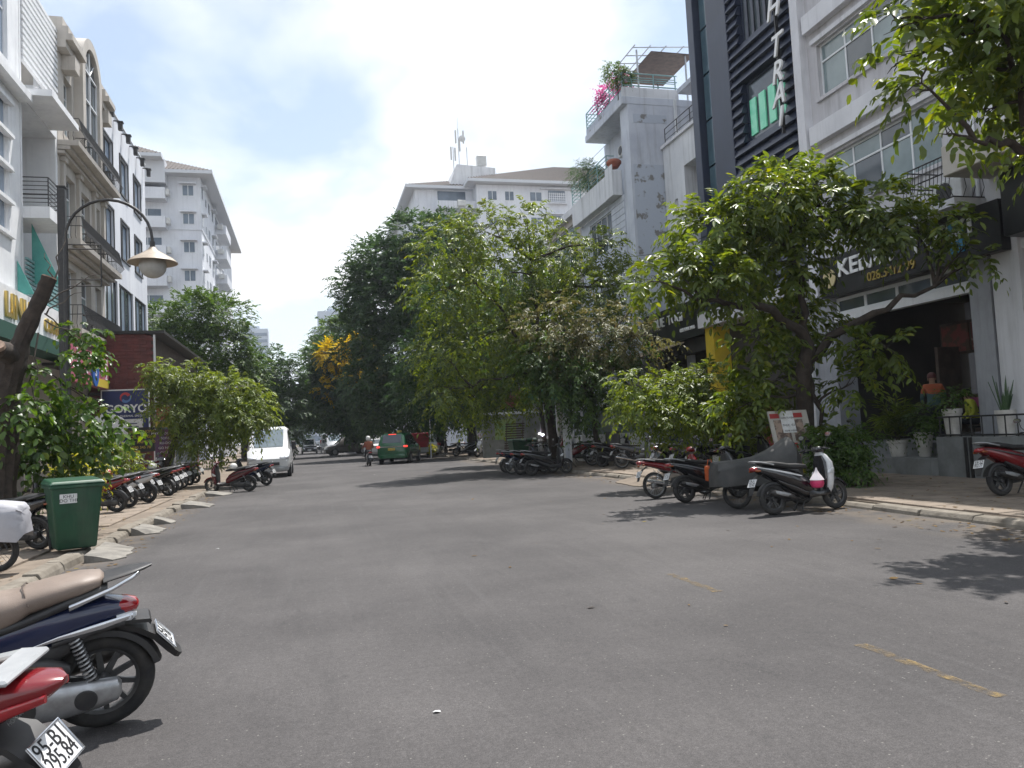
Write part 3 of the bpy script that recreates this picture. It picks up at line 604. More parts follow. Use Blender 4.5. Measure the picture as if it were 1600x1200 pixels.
for a in (.3, 2.4, 4.75, 6.35): b.box('pilaster', M['beige'], a, a+.28, -.12, 0, 9.8, 12.9); b.box('pilaster_cap', M['beige'], a-.06, a+.34, -.2, 0, 12.9, 13.08)
b.box('ground_lintel', M['beige'], -.02, W+.02, -.5, 0, 4.9, 5.3)
# ---- left side: white building with lanterns --------------------------------
b = Bld('lantern_white_building', 'white four storey building with dark framed windows and roof edge lanterns', -1, -9.0, 39.2)
WN = [(a, a+1.75, z, z+h_) for z, h_ in ((14.8, 1.95), (11.4, 1.95)) for a in (.15, 3.5, 6.7)]
tall = [(0.1, 2.5, 6.6, 9.95), (2.85, 6.05, 6.6, 9.95), (6.45, 9.5, 6.6, 9.95)]
b.wall(M['aptwhite'], 0, 9.9, .1, 18.45, WN+tall, t=.25, depth=12)
M['bronze'] = mat('dark_window_frame', (.035,.032,.03), .45)
for q in WN:
    b.window(*q, cols=2, d=.10, fm=M['bronze'], gm=[M['glass'], M['glassblue']], fw=.07)
    b.mb().box(q[0]-.09, q[1]+.09, -.05, -.002, q[3], q[3]+.09).box(q[0]-.09, q[1]+.09, -.07, -.002, q[2]-.1, q[2]).box(q[0]-.09, q[0], -.05, -.003, q[2], q[3]).box(q[1], q[1]+.09, -.05, -.003, q[2], q[3]).build('window_surround', M['bronze'], b.root)
for q in tall: b.window(*q, cols=4 if q[1]-q[0] > 2.6 else 3, d=.08, fm=M['bronze'], gm=[M['glass'], M['glassblue']], fw=.09)
b.box('parapet_cap', M['alu'], -.02, 9.95, -.06, .25, 18.45, 18.52); b.box('stair_tower', M['aptwhite'], 6.5, 9.8, 3, 7, 18.45, 21.3)
for k in range(6):
    a = .6+k*1.75; ln = b.mb(); ln.box(a-.03, a+.03, -.28, 0, 18.05, 18.1).box(a-.1, a+.1, -.42, -.22, 17.6, 17.98).box(a-.14, a+.14, -.46, -.18, 17.98, 18.04).build('wall_lantern', M['iron'], b.root)
# ---- left side: brick shed in front -----------------------------------------
b = Bld('brick_shed', 'low dark red brick clad shop with sloping metal eave in front of the white building', -1, -6.4, 36.0)
b.box('back_block', M['brick'], .05, 13.9, .1, 2.55, .1, 6.5)
bs = None; rb = random.Random(9)
# brick courses on the gable end (facing down the street), one by one
for j in range(16):
    zc = 4.15 + j*.15
    for i in range(5):
        d0 = .02 + i*.52 + (.26 if j % 2 else 0); d1 = min(d0+.505, 2.55)
        if d1-d0 < .1: continue
        if bs is None or d1-d0 < .5: o = b.mb().box(0, .05, 0, d1-d0, 0, .135).build('brick', M['brick'], b.root); bs = bs or (o if d1-d0 > .5 else None)
        else: o = bs.copy(); COL.objects.link(o)
        o.location = (-d0, rb.uniform(-.006, .006), zc)
b.box('eave', M['iron'], -.1, 14.1, -.45, 2.6, 6.55, 6.68); b.box('side_boards', M['wood'], .06, 13.9, .06, .098, 2.8, 6.5); b.box('gutter_pipe', M['alu'], -.06, .02, -.08, .0, 3.2, 6.5)
b.box('canopy', M['iron'], -.35, .0, -.2, 2.5, 3.95, 4.05); b.box('shop_glass', M['glass'], .4, 13, .07, .099, .3, 2.7)
# ---- apartment blocks ---------------------------------------------------------
def apt_face(b, faces, wm): pass
M['aptgl'] = mat('apartment_glass', (.11,.14,.18), .15, spec=.6, col2=(.17,.21,.26), scale=.7)
M['soffit'] = mat('white_soffit', (.58,.60,.64), .8)
def hip_roof(root, x0, x1, y0, y1, z, rise, ov, tiles=True):
    ex0, ex1, ey0, ey1 = x0-ov, x1+ov, y0-ov, y1+ov; w = min(ex1-ex0, ey1-ey0)/2
    rd = MB().add([(ex0,ey0,z),(ex1,ey0,z),(ex1,ey1,z),(ex0,ey1,z),(ex0+w,(ey0+w) if ey1-ey0 > ex1-ex0 else (ey0+ey1)/2,z+rise),(ex1-w,(ey1-w) if ey1-ey0 > ex1-ex0 else (ey0+ey1)/2,z+rise)],
                  [(0,1,5,4),(2,3,4,5),(3,0,4),(1,2,5)] if ex1-ex0 >= ey1-ey0 else [(0,1,4),(1,2,5,4),(2,3,5),(3,0,4,5)]).build('roof', M['tile'], root)
    MB().box(ex0, ex1, ey0, ey1, z-.35, z-.004).build('eave_soffit', M['soffit'], rd)
    if tiles:   # tile courses as raised ribs down the two slopes the street shows
        mb = MB(); n = int((ex1-ex0)/.42)
        for k in range(n+1):
            x = ex0+.1+k*(ex1-ex0-.2)/n; t = min(1, min(x-ex0, ex1-x)/w); yr = (ey0+ey1)/2 if ex1-ex0 >= ey1-ey0 else ey0+w
            mb.tube([(x, ey0, z+.03), (x, ey0+(yr-ey0)*t, z+.03+rise*t)], .06, 4)
        n = int((ey1-ey0)/.42)
        tag(mb.build('tile_ribs', M['tile'], rd), kind='stuff')
    return rd
def block_window(root, x, y, z, w, h, axis, hood=True):
    """axis 1: face looks to -Y; axis 0: face looks to +X or -X (sign in hood)"""
    if axis == 1:
        o = MB().box(x-w/2, x+w/2, y-.03, y+.05, z, z+h).build('window', M['alu'], root)
        for s_ in (-1, 1): MB().box(x+(s_*w/4)-w/4+.05, x+(s_*w/4)+w/4-.03, y-.05, y-.031, z+.05, z+h-.05).build('pane', M['aptgl'], o)
        if hood: MB().box(x-w/2-.25, x+w/2+.25, y-.55, y, z+h+.06, z+h+.18).build('window_hood', M['aptwhite'], o)
    else:
        o = MB().box(x-.05, x+.03, y-w/2, y+w/2, z, z+h).build('window', M['alu'], root)
        MB().box(x+.031, x+.05, y-w/2+.06, y+w/2-.06, z+.05, z+h-.05).build('pane', M['aptgl'], o)
        if hood: MB().box(x, x+.5, y-w/2-.2, y+w/2+.2, z+h+.06, z+h+.18).build('window_hood', M['aptwhite'], o)
    return o
# left block
r = thing('apartment_block', 'white apartment block with stacked balconies behind the lantern building', 'building', (-10.6, 88, 0), group='apartment blocks')
MB().box(-34, 0, 0, 34, 0, 30.7).build('wall', M['aptwhite'], r); hip_roof(r, -34, 0, 0, 34, 31.0, 9.5, 1.4)
MB().box(-34, -3.3, -1.5, 0, 29.5, 32.0).build('roof_step', M['soffit'], r); hip_roof(r, -33, -4.6, -1.6, 6, 32.2, 2.9, 1.2)
ri = random.Random(12)
for k in range(9):
    z = 28.55 - 3.1*k
    if z < 2: break
    block_window(r, -1.27, 0, z, 1.15, 1.2, 1); block_window(r, 0, 1.2, z, 1.0, 1.2, 0); block_window(r, 0, 4.2, z, .9, .9, 0, False); block_window(r, 0, 6.9, z, 1.4, 1.2, 0, False); block_window(r, 0, 10.4, z, 1.4, 1.2, 0)
    bc = MB().box(-10, -3.35, -1.5, -.02, z-.75, z-.55).box(-10, -3.35, -1.5, -1.38, z-.55, z+.45).box(-3.47, -3.35, -1.38, -.02, z-.55, z+.45).build('balcony', M['aptwhite'], r)
    MB().box(-9.8, -4.0, -.02, -.012, z-.5, z+1.6).build('balcony_door', M['aptgl'], bc)
    for a in (-5.4, -7.2): MB().box(a, a+.08, -.05, -.021, z-.5, z+1.6).build('door_frame', M['alu'], bc)
    if ri.random() < .75: MB().box(-3.34, -2.95, -1.3, -.5, z-.3, z+.35).build('air_conditioner', M['ac'], bc, bevel=.03)
    # balconies on the street side
    bc = MB().box(0, 1.3, 13, 19, z-.75, z-.55).box(1.18, 1.3, 13, 19, z-.55, z+.35).box(0, 1.18, 13, 13.12, z-.55, z+.35).build('balcony', M['aptwhite'], r)
    MB().box(.012, .02, 13.4, 18.5, z-.5, z+1.6).build('balcony_door', M['aptgl'], bc)
    MB().box(.3, .95, 12.6, 12.98, z-.2, z+.4).build('air_conditioner', M['ac'], bc, bevel=.03); MB().box(.55, .70, 15, 15.9, z+.36, z+1.2).build('drying_laundry', M['greywall'], bc)
    if k in (1, 4): MB().box(-3.3, .06, -.08, 0, z-.62, z-.45).box(0, .08, 0, 34, z-.62, z-.45).build('string_course', M['aptwhite'], r)
MB().box(-18, -13.5, 3, 8, 31, 36.8).build('stair_tower', M['aptwhite'], r)
# right block
r = thing('apartment_block', 'white apartment block with antenna mast on its tiled roof', 'building', (20.0, 88, 0), group='apartment blocks')
MB().box(0, 40, 0, 30, 0, 30.9).build('wall', M['aptwhite'], r); MB().box(-7.0, 0, 2.2, 30, 0, 30.9).build('wing_wall', M['aptwhite'], r)
hip_roof(r, -.2, 40, 0, 30, 31.3, 7.4, 1.0); hip_roof(r, -7, 6, 2.6, 30, 31.1, 3.2, 1.2)
for k in range(8):
    z = 29.0-3.1*k
    for x in (1.9, 4.0): block_window(r, x, 0, z, 1.12, 1.15, 1, False)
    block_window(r, 7.3, 0, z, 1.5, 1.15, 1, False)
    g = MB().box(8.9, 11.0, -.12, -.04, z-.08, z+1.35).build('ventilation_opening', M['aptgl'], r)
    gm = MB()
    for q in range(8): gm.box(8.95+q*.26, 9.05+q*.26, -.18, -.121, z-.06, z+1.1)
    for q in range(4): gm.box(8.9, 11.0, -.185, -.119, z+.0+q*.3, z+.08+q*.3)
    gm.build('grille', M['aptwhite'], g)
    MB().box(8.7, 11.2, -.4, 0, z-.3, z-.16).build('ledge', M['aptwhite'], r); MB().box(7.9, 40, -.3, 0, z+1.5, z+1.62).build('ledge', M['aptwhite'], r)
    bc = MB().box(-4.6, -.02, .9, 2.2, z-.75, z-.5).box(-4.6, -.02, .9, 1.02, z-.5, z+.1).build('balcony', M['aptwhite'], r)
    MB().box(-4.3, -.9, 2.15, 2.19, z-.4, z+1.6).build('balcony_door', M['aptgl'], bc); MB().box(-2.2, -1.2, .5, .88, z-.6, z+.1).build('air_conditioner', M['ac'], bc, bevel=.03)
ph = MB().add([(-2.6,3,31.6),(3.2,3,31.6),(3.2,9,31.6),(-2.6,9,31.6),(-1.6,3,34.3),(3.2,3,34.0),(3.2,9,34.0),(-1.6,9,34.3)], [(0,1,5,4),(1,2,6,5),(2,3,7,6),(3,0,4,7),(4,5,6,7)]).build('roof_room', M['white'], r)
MB().box(1.0, 2.2, 3.2, 4.0, 34.3, 35.6).build('cooling_unit', M['ac'], r, bevel=.03)
mb = MB()
for x, z0, z1 in ((-1.9, 33.0, 36.6), (-1.2, 34, 38.9), (-.2, 34, 36.6)): mb.tube([(x,3.4,z0),(x,3.4,z1)], .05, 5)
mb.tube([(-1.2,3.4,38.9),(-1.2,3.4,40.3)], .02, 4); mb.build('antenna_mast', M['steel'], r)
for x, z in ((-2.2,34.9),(-1.7,34.8),(-1.55,37.0),(-.6,37.0),(-1.1,36.0)): MB().box(x-.09, x+.09, 3.15, 3.3, z, z+1.6).build('antenna_panel', M['ac'], r)
MB().lathe([(.02,0),(.4,.05),(.42,.12)], 12, (-.75,3.1,37.6), 1).build('dish', M['ac'], r)
# far towers
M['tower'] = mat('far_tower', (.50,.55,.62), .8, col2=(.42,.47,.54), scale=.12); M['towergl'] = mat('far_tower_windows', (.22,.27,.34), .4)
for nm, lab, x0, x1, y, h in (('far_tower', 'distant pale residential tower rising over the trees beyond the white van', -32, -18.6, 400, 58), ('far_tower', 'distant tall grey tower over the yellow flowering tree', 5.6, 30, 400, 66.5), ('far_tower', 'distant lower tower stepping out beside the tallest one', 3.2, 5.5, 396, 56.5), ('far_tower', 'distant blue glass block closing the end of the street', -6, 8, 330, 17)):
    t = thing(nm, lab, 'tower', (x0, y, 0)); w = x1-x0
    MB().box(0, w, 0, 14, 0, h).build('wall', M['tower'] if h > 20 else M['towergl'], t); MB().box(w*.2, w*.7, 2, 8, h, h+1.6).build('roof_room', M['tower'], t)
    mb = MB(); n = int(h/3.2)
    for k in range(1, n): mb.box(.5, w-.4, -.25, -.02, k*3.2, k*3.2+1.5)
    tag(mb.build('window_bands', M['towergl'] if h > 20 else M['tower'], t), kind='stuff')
# ------------------------------------------------------------------ motorbikes
def paintmat(name, c, rough=.25): return mat(name, c, rough, coat=.7, col2=tuple(q*.8 for q in c), scale=6, spec=.5)
M['p_black'] = paintmat('black_paint', (.012,.012,.014)); M['p_red'] = paintmat('red_paint', (.17,.006,.010)); M['p_blue'] = paintmat('midnight_blue_paint', (.013,.020,.060))
M['p_white'] = paintmat('white_paint_gloss', (.62,.63,.64)); M['p_grey'] = paintmat('grey_paint', (.10,.105,.115)); M['p_maroon'] = paintmat('maroon_paint', (.10,.01,.016)); M['p_silver'] = paintmat('silver_paint', (.40,.41,.42)); M['p_navy'] = paintmat('navy_paint', (.012,.02,.05))
M['tyre'] = mat('tyre_rubber', (.018,.018,.019), .85, col2=(.045,.042,.038), scale=9, bump=.2, bscale=60)
M['alloy'] = mat('alloy', (.42,.43,.44), .38, metal=.7, col2=(.28,.28,.28), scale=10)
M['alloyd'] = mat('dark_alloy', (.055,.055,.058), .45, metal=.4, col2=(.09,.09,.088), scale=10)
M['chrome'] = mat('chrome', (.62,.63,.65), .16, metal=.9)
M['seatblk'] = mat('black_vinyl', (.018,.018,.019), .6, col2=(.03,.03,.03), scale=14, bump=.12, bscale=160)
M['seattan'] = mat('tan_vinyl', (.225,.175,.142), .5, col2=(.175,.136,.11), scale=5, bump=.12, bscale=190)
M['redlens'] = mat('red_lens', (.30,.010,.016), .15, spec=.7, coat=.6, col2=(.25,.008,.012), scale=30)
M['clear'] = mat('clear_lens', (.60,.62,.64), .1, spec=.8, coat=.5)
M['amber'] = mat('amber_lens', (.22,.06,.02), .2)
M['plate'] = mat('plate_white', (.70,.71,.72), .45, col2=(.58,.58,.57), scale=12)
M['ink'] = mat('plate_ink', (.012,.012,.014), .5)
M['mirror'] = mat('mirror_glass', (.75,.77,.80), .04, metal=.95)
M['tealblk'] = mat('muffler_black', (.03,.03,.032), .4, metal=.5, col2=(.08,.075,.07), scale=9)

def wheel(root, name, x, r, tr, nsp, rim_m, wire=False, hi=1, disc=True):
    """wheel = hub and spokes; children tyre and rim"""
    n = 36 if hi > 1 else 22
    mb = MB(); mb.lathe([(.012,-.07),(.04,-.065),(.045,-.03),(.045,.03),(.04,.065),(.012,.07)], 14, (x,0,r), 1)
    ri = r - tr*1.9
    if wire:
        for k in range(20):
            a = 2*PI*k/20; b_ = a + (.35 if k % 2 else -.35); mb.tube([(x+.035*math.cos(a), .03*(1 if k % 4 < 2 else -1), r+.035*math.sin(a)), (x+ri*math.cos(b_), 0, r+ri*math.sin(b_))], .0028, 3)
    else:
        for k in range(nsp):
            a = 2*PI*k/nsp + .2
            for da in ((-.13, .13) if nsp < 8 else (0,)):
                u = Vector((math.cos(a), 0, math.sin(a))); v = Vector((math.cos(a+da), 0, math.sin(a+da))); t = Vector((-math.sin(a), 0, math.cos(a)))
                p0 = Vector((x,0,r)) + u*.035 + t*da*.12; p1 = Vector((x,0,r)) + v*ri; w = .010 if nsp < 8 else .012
                vs = []
                for p, ww in ((p0, w*1.5), (p1, w)):
                    for sy in (-1, 1):
                        for st in (-1, 1): vs.append(tuple(p + t*st*ww + Vector((0, sy*.014, 0))))
                mb.add(vs, [(0,1,3,2),(4,6,7,5),(0,4,5,1),(2,3,7,6),(0,2,6,4),(1,5,7,3)])
    w = mb.build(name, rim_m, root, smooth=40)
    tube = lambda r0, z0, rad: [[(x+(r0+rad*math.cos(q))*math.cos(2*PI*k/n), rad*1.0*math.sin(q)*z0, r+(r0+rad*math.cos(q))*math.sin(2*PI*k/n)) for q in [2*PI*j/10 for j in range(10)]] for k in range(n)]
    MB().rings(tube(r-tr, 1.05, tr), closed=True).build('tyre', M['tyre'], w, smooth=60)
    MB().rings([[(x+(ri+dr)*math.cos(2*PI*k/n), dy, r+(ri+dr)*math.sin(2*PI*k/n)) for dr, dy in ((-.012,-.02),(.012,-tr*.72),(.022,-tr*.72),(.022,tr*.72),(.012,tr*.72),(-.012,.02))] for k in range(n)], closed=True).build('rim', rim_m, w, smooth=40)
    if disc: MB().lathe([(.045,.046),(.095,.046),(.095,.052),(.045,.052)], 20, (x,0,r), 1).build('brake_disc', M['chrome'], w)
    return w
def arc_fender(x, r, R0, a0, a1, w, th=.012, n=10, drop=.02):
    mb = MB(); rr = []
    for k in range(n+1):
        a = R(a0+(a1-a0)*k/n); c, s_ = math.cos(a), math.sin(a); rr.append([(x+q*c, y, r+q*s_) for q, y in ((R0-drop,-w),(R0+.01,-w*.92),(R0+.02,-w*.5),(R0+.024,0),(R0+.02,w*.5),(R0+.01,w*.92),(R0-drop,w),(R0-drop-.004,w*.9),(R0+.008,0),(R0-drop-.004,-w*.9))])
    return mb.rings(rr)
def helix(p0, p1, rad, turns, wire, n=9):
    p0, p1 = Vector(p0), Vector(p1); d = (p1-p0); a = d.cross(Vector((0,1,0))).normalized(); b = d.normalized().cross(a); k = int(turns*n)
    return MB().tube([p0 + d*(i/k) + (a*math.cos(2*PI*i/n) + b*math.sin(2*PI*i/n))*rad for i in range(k+1)], wire, 5)
def plate(root, x, z, tilt, lines, size=(.19,.14), m=None, y=0, hi=1):
    """licence plate facing backwards (-x); tilt = angle of its face plane from horizontal"""
    t = R(tilt); up = Vector((math.cos(t), 0, math.sin(t))); right = Vector((0,-1,0)); nrm = right.cross(up); c = Vector((x, y, z)); vs = []
    W, H = size[0]/2, size[1]/2
    for q in (0, -.006):
        for sx, sy in ((-1,-1),(1,-1),(1,1),(-1,1)): vs.append(tuple(c + right*W*sx + up*H*sy + nrm*q))
    p = MB().add(vs, [(0,1,2,3),(7,6,5,4),(0,4,5,1),(1,5,6,2),(2,6,7,3),(3,7,4,0)]).build('licence_plate', M['plate'], root, bevel=.012 if hi > 1 else 0)
    f = frame(c + up*H*.42 + nrm*.0015, right, up); text(lines[0], .086, M['ink'], p, f, 'plate_number', .0006, sx=.82)
    f = frame(c - up*H*.42 + nrm*.0015, right, up); text(lines[1], .086, M['ink'], p, f, 'plate_number', .0006, sx=.68)
    if hi > 1:
        mb = MB(); q = [c + right*W*.98*sx + up*H*.98*sy + nrm*.003 for sx, sy in ((-1,-1),(1,-1),(1,1),(-1,1))]; mb.tube(q, .0045, 6, closed=True).build('plate_rim', M['chrome'], p)
    return p
def mirror_pair(root, x, z, sp=.30, hgt=.2, m=None):
    for s_ in (-1, 1):
        o = MB().tube([(x, s_*.2, z), (x-.02, s_*(sp-.03), z+hgt*.55), (x+.0, s_*sp, z+hgt)], .006, 5).build('mirror', M['black'], root)
        MB().loft([(x-.012,s_*(sp+.03),z+hgt+.03,.02,.015),(x-.010,s_*(sp+.03),z+hgt+.03,.072,.042),(x+.02,s_*(sp+.03),z+hgt+.03,.062,.036),(x+.035,s_*(sp+.03),z+hgt+.03,.02,.012)], 12, 2.2).build('mirror_shell', M['black'], o, smooth=40)
        MB().loft([(x-.0145,s_*(sp+.03),z+hgt+.03,.064,.036),(x-.0125,s_*(sp+.03),z+hgt+.03,.064,.036)], 12, 2.2).build('mirror_face', M['mirror'], o)
def handlebar(root, x, z, cover_m, hl=True):
    o = MB().tube([(x-.07,-.34,z+.0),(x-.05,-.22,z+.02),(x,-.08,z),(x,.08,z),(x-.05,.22,z+.02),(x-.07,.34,z+.0)], .011, 7).build('handlebar', M['black'], root, smooth=50)
    for s_ in (-1, 1):
        MB().tube([(x-.07,s_*.345,z),(x-.055,s_*.23,z+.018)], .019, 8).build('grip', M['black'], o, smooth=50)
        MB().tube([(x+.0,s_*.17,z+.02),(x+.02,s_*.21,z+.01),(x-.02,s_*.34,z-.005)], .006, 5).build('brake_lever', M['alloy'], o)
    MB().loft([(x-.07,0,z+.0,.05,.03),(x-.03,0,z+.012,.11,.05),(x+.03,0,z+.0,.13,.06),(x+.08,0,z-.02,.09,.05),(x+.10,0,z-.03,.03,.02)], 14).build('handlebar_cover', cover_m, o, smooth=45)
    return o
def scooter(label, paint, trim=None, seat='seatblk', rim='alloyd', lines=('59-X1','234.56'), hi=1, r=.258, wb=1.28, front=True, cowl=None, rail='alloy', stripe=None):
    P = M[paint]; trim = M[trim or 'black']; root = thing('scooter', label, 'motorbike'); xr, xf = -wb/2, wb/2
    wheel(root, 'wheel', xr, r, .047, 5, M[rim], hi=hi, disc=False)
    wheel(root, 'wheel', xf, r, .042, 5, M[rim], hi=hi)
    ns = 20 if hi > 1 else 14
    MB().loft([(-.99,0,.80,.012,.008),(-.93,0,.775,.065,.038),(-.82,0,.745,.11,.075),(-.62,0,.685,.145,.115),(-.38,0,.61,.165,.15),(-.15,0,.53,.17,.17),(.0,0,.45,.155,.155),(.1,0,.38,.13,.11)], ns).build('body_cover', P, root, smooth=50)
    MB().loft([(-.55,0,.56,.11,.05),(-.3,0,.45,.125,.10),(-.05,0,.34,.13,.10),(.1,0,.29,.12,.06)], ns).build('lower_cover', trim, root, smooth=50)
    for s_ in (-1, 1): MB().loft([(-.90,s_*.09,.79,.01,.006),(-.7,s_*.134,.745,.010,.014),(-.4,s_*.163,.67,.010,.018),(-.12,s_*.168,.60,.010,.012)], 8).build('side_stripe', M[stripe] if stripe else (M['alloyd'] if paint != 'p_black' else M['p_grey']), root, smooth=50)
    MB().loft([(-.86,0,.865,.04,.012),(-.80,0,.862,.085,.028),(-.6,0,.84,.118,.045),(-.40,0,.805,.13,.048),(-.30,0,.785,.132,.046),(-.1,0,.775,.12,.045),(.06,0,.76,.085,.04),(.12,0,.745,.04,.02)], ns).build('seat', M[seat], root, smooth=50)
    for s_ in (-1, 1): pass
    MB().tube([(-.62,.125,.82),(-.85,.11,.875),(-.98,.05,.895),(-.99,0,.897),(-.98,-.05,.895),(-.85,-.11,.875),(-.62,-.125,.82)], .013, 7).build('grab_rail', M[rail], root, smooth=50)
    t = MB().loft([(-1.0,0,.775,.03,.016),(-.985,0,.77,.065,.03),(-.93,0,.765,.085,.038),(-.90,0,.765,.07,.03)], 14).build('tail_light', M['redlens'], root, smooth=50)
    for s_ in (-1, 1): MB().loft([(-.97,s_*.085,.74,.01,.01),(-.95,s_*.095,.74,.025,.02),(-.88,s_*.10,.735,.015,.015)], 10).build('turn_signal', M['amber'] if hi < 2 else M['clear'], root, smooth=50)
    MB().rings([[(x_, -w, z_), (x_, w, z_), (x_-.012, w, z_-.012), (x_-.012, -w, z_-.012)] for x_, z_, w in ((-.78,.70,.07),(-.90,.64,.08),(-.98,.54,.075),(-1.03,.42,.06),(-1.045,.36,.04))]).build('rear_mudguard', M['black'], root, smooth=30)
    plate(root, -1.005, .545, 62, lines, hi=hi)
    arc_fender(xr, r, r+.012, 60, 165, .062).build('inner_fender', M['black'], root, smooth=40)
    # drive side (left) and exhaust (right)
    eng = MB().loft([(-.72,.10,r,.03,.05),(-.66,.105,r,.045,.075),(-.45,.11,.265,.05,.085),(-.2,.11,.285,.05,.095),(-.06,.10,.29,.04,.08),(-.02,.1,.29,.015,.03)], 14).build('engine_case', M['alloyd'], root, smooth=45)
    MB().lathe([(.01,.162),(.06,.162),(.065,.155)], 18, (-.14,0,.285), 1).build('cover_cap', M['black'], eng); MB().lathe([(.01,.162),(.05,.162),(.055,.155)], 18, (-.56,0,.27), 1).build('cover_cap', M['black'], eng)
    ex = MB().tube([(.0,-.08,.22),(-.15,-.13,.20),(-.30,-.15,.25),(-.36,-.155,.27),(-.40,-.16,.28),(-.72,-.165,.36),(-.80,-.165,.38)], [.018,.018,.022,.05,.058,.058,.035], 12).build('exhaust', M['tealblk'], root, smooth=45)
    MB().loft([(-.42,-.20,.30,.012,.03),(-.58,-.222,.335,.012,.036),(-.72,-.215,.37,.008,.025)], 10).build('heat_shield', M['alloy'], ex, smooth=40)
    for s_ in ((1, -1) if hi > 1 else (1,)):
        sh = helix((xr+.01, s_*.125, r+.06), (xr+.14, s_*.12, .60), .030, 9 if hi > 1 else 7, .0055).build('shock_absorber', M['chrome'] if hi < 2 else M['alloy'], root, smooth=60)
        MB().tube([(xr, s_*.125, r), (xr+.15, s_*.12, .64)], .014, 8).build('damper_rod', M['black'], sh)
    MB().tube([(-.02,.10,.22),(-.05,.2,.05),(-.06,.235,.012)], .010, 6).build('side_stand', M['black'], root)
    MB().tube([(-.08,-.09,.2),(-.17,-.13,.03)], .012, 6).tube([(-.08,.07,.2),(-.17,.10,.05)], .012, 6).build('centre_stand', M['black'], root)
    # floor, leg shield, steering
    MB().loft([(.02,0,.30,.13,.09),(.2,0,.285,.15,.05),(.36,0,.29,.15,.05),(.46,0,.34,.13,.09)], 14, 4).build('floor_board', trim, root, smooth=40)
    V = lambda h, y, x: (x, y, h)
    mb = MB(V); mb.loft([(.26,0,.44,.10,.05),(.36,0,.47,.155,.07),(.5,0,.485,.185,.085),(.66,0,.50,.20,.085),(.80,0,.50,.185,.08),(.92,0,.46,.13,.06),(.98,0,.43,.07,.03)], ns).build('leg_shield', P if cowl is None else M[cowl], root, smooth=50)
    mb = MB(V); mb.loft([(.36,0,.395,.13,.02),(.55,0,.40,.165,.03),(.8,0,.42,.155,.03),(.92,0,.41,.10,.02)], 14).build('inner_panel', trim, root, smooth=50)
    MB().loft([(.52,0,.74,.12,.06),(.57,0,.735,.10,.055),(.595,0,.725,.05,.03)], 14).build('headlight', M['clear'], root, smooth=50)
    for s_ in (-1, 1): MB().loft([(.40,s_*.19,.62,.01,.02),(.50,s_*.19,.66,.014,.05),(.56,s_*.16,.68,.01,.03)], 10).build('front_indicator', M['clear'], root, smooth=50)
    fk = MB().tube([(xf,.075,r),(xf-.14,.07,.68)], .019, 8).tube([(xf,-.075,r),(xf-.14,-.07,.68)], .019, 8).tube([(xf-.14,.07,.66),(xf-.14,-.07,.66)], .02, 6).build('front_fork', M['black'], root, smooth=50)
    arc_fender(xf, r, r+.014, 25, 165, .058).build('front_mudguard', P, root, smooth=40)
    handlebar(root, .40, 1.02, P); mirror_pair(root, .40, 1.03)
    return root
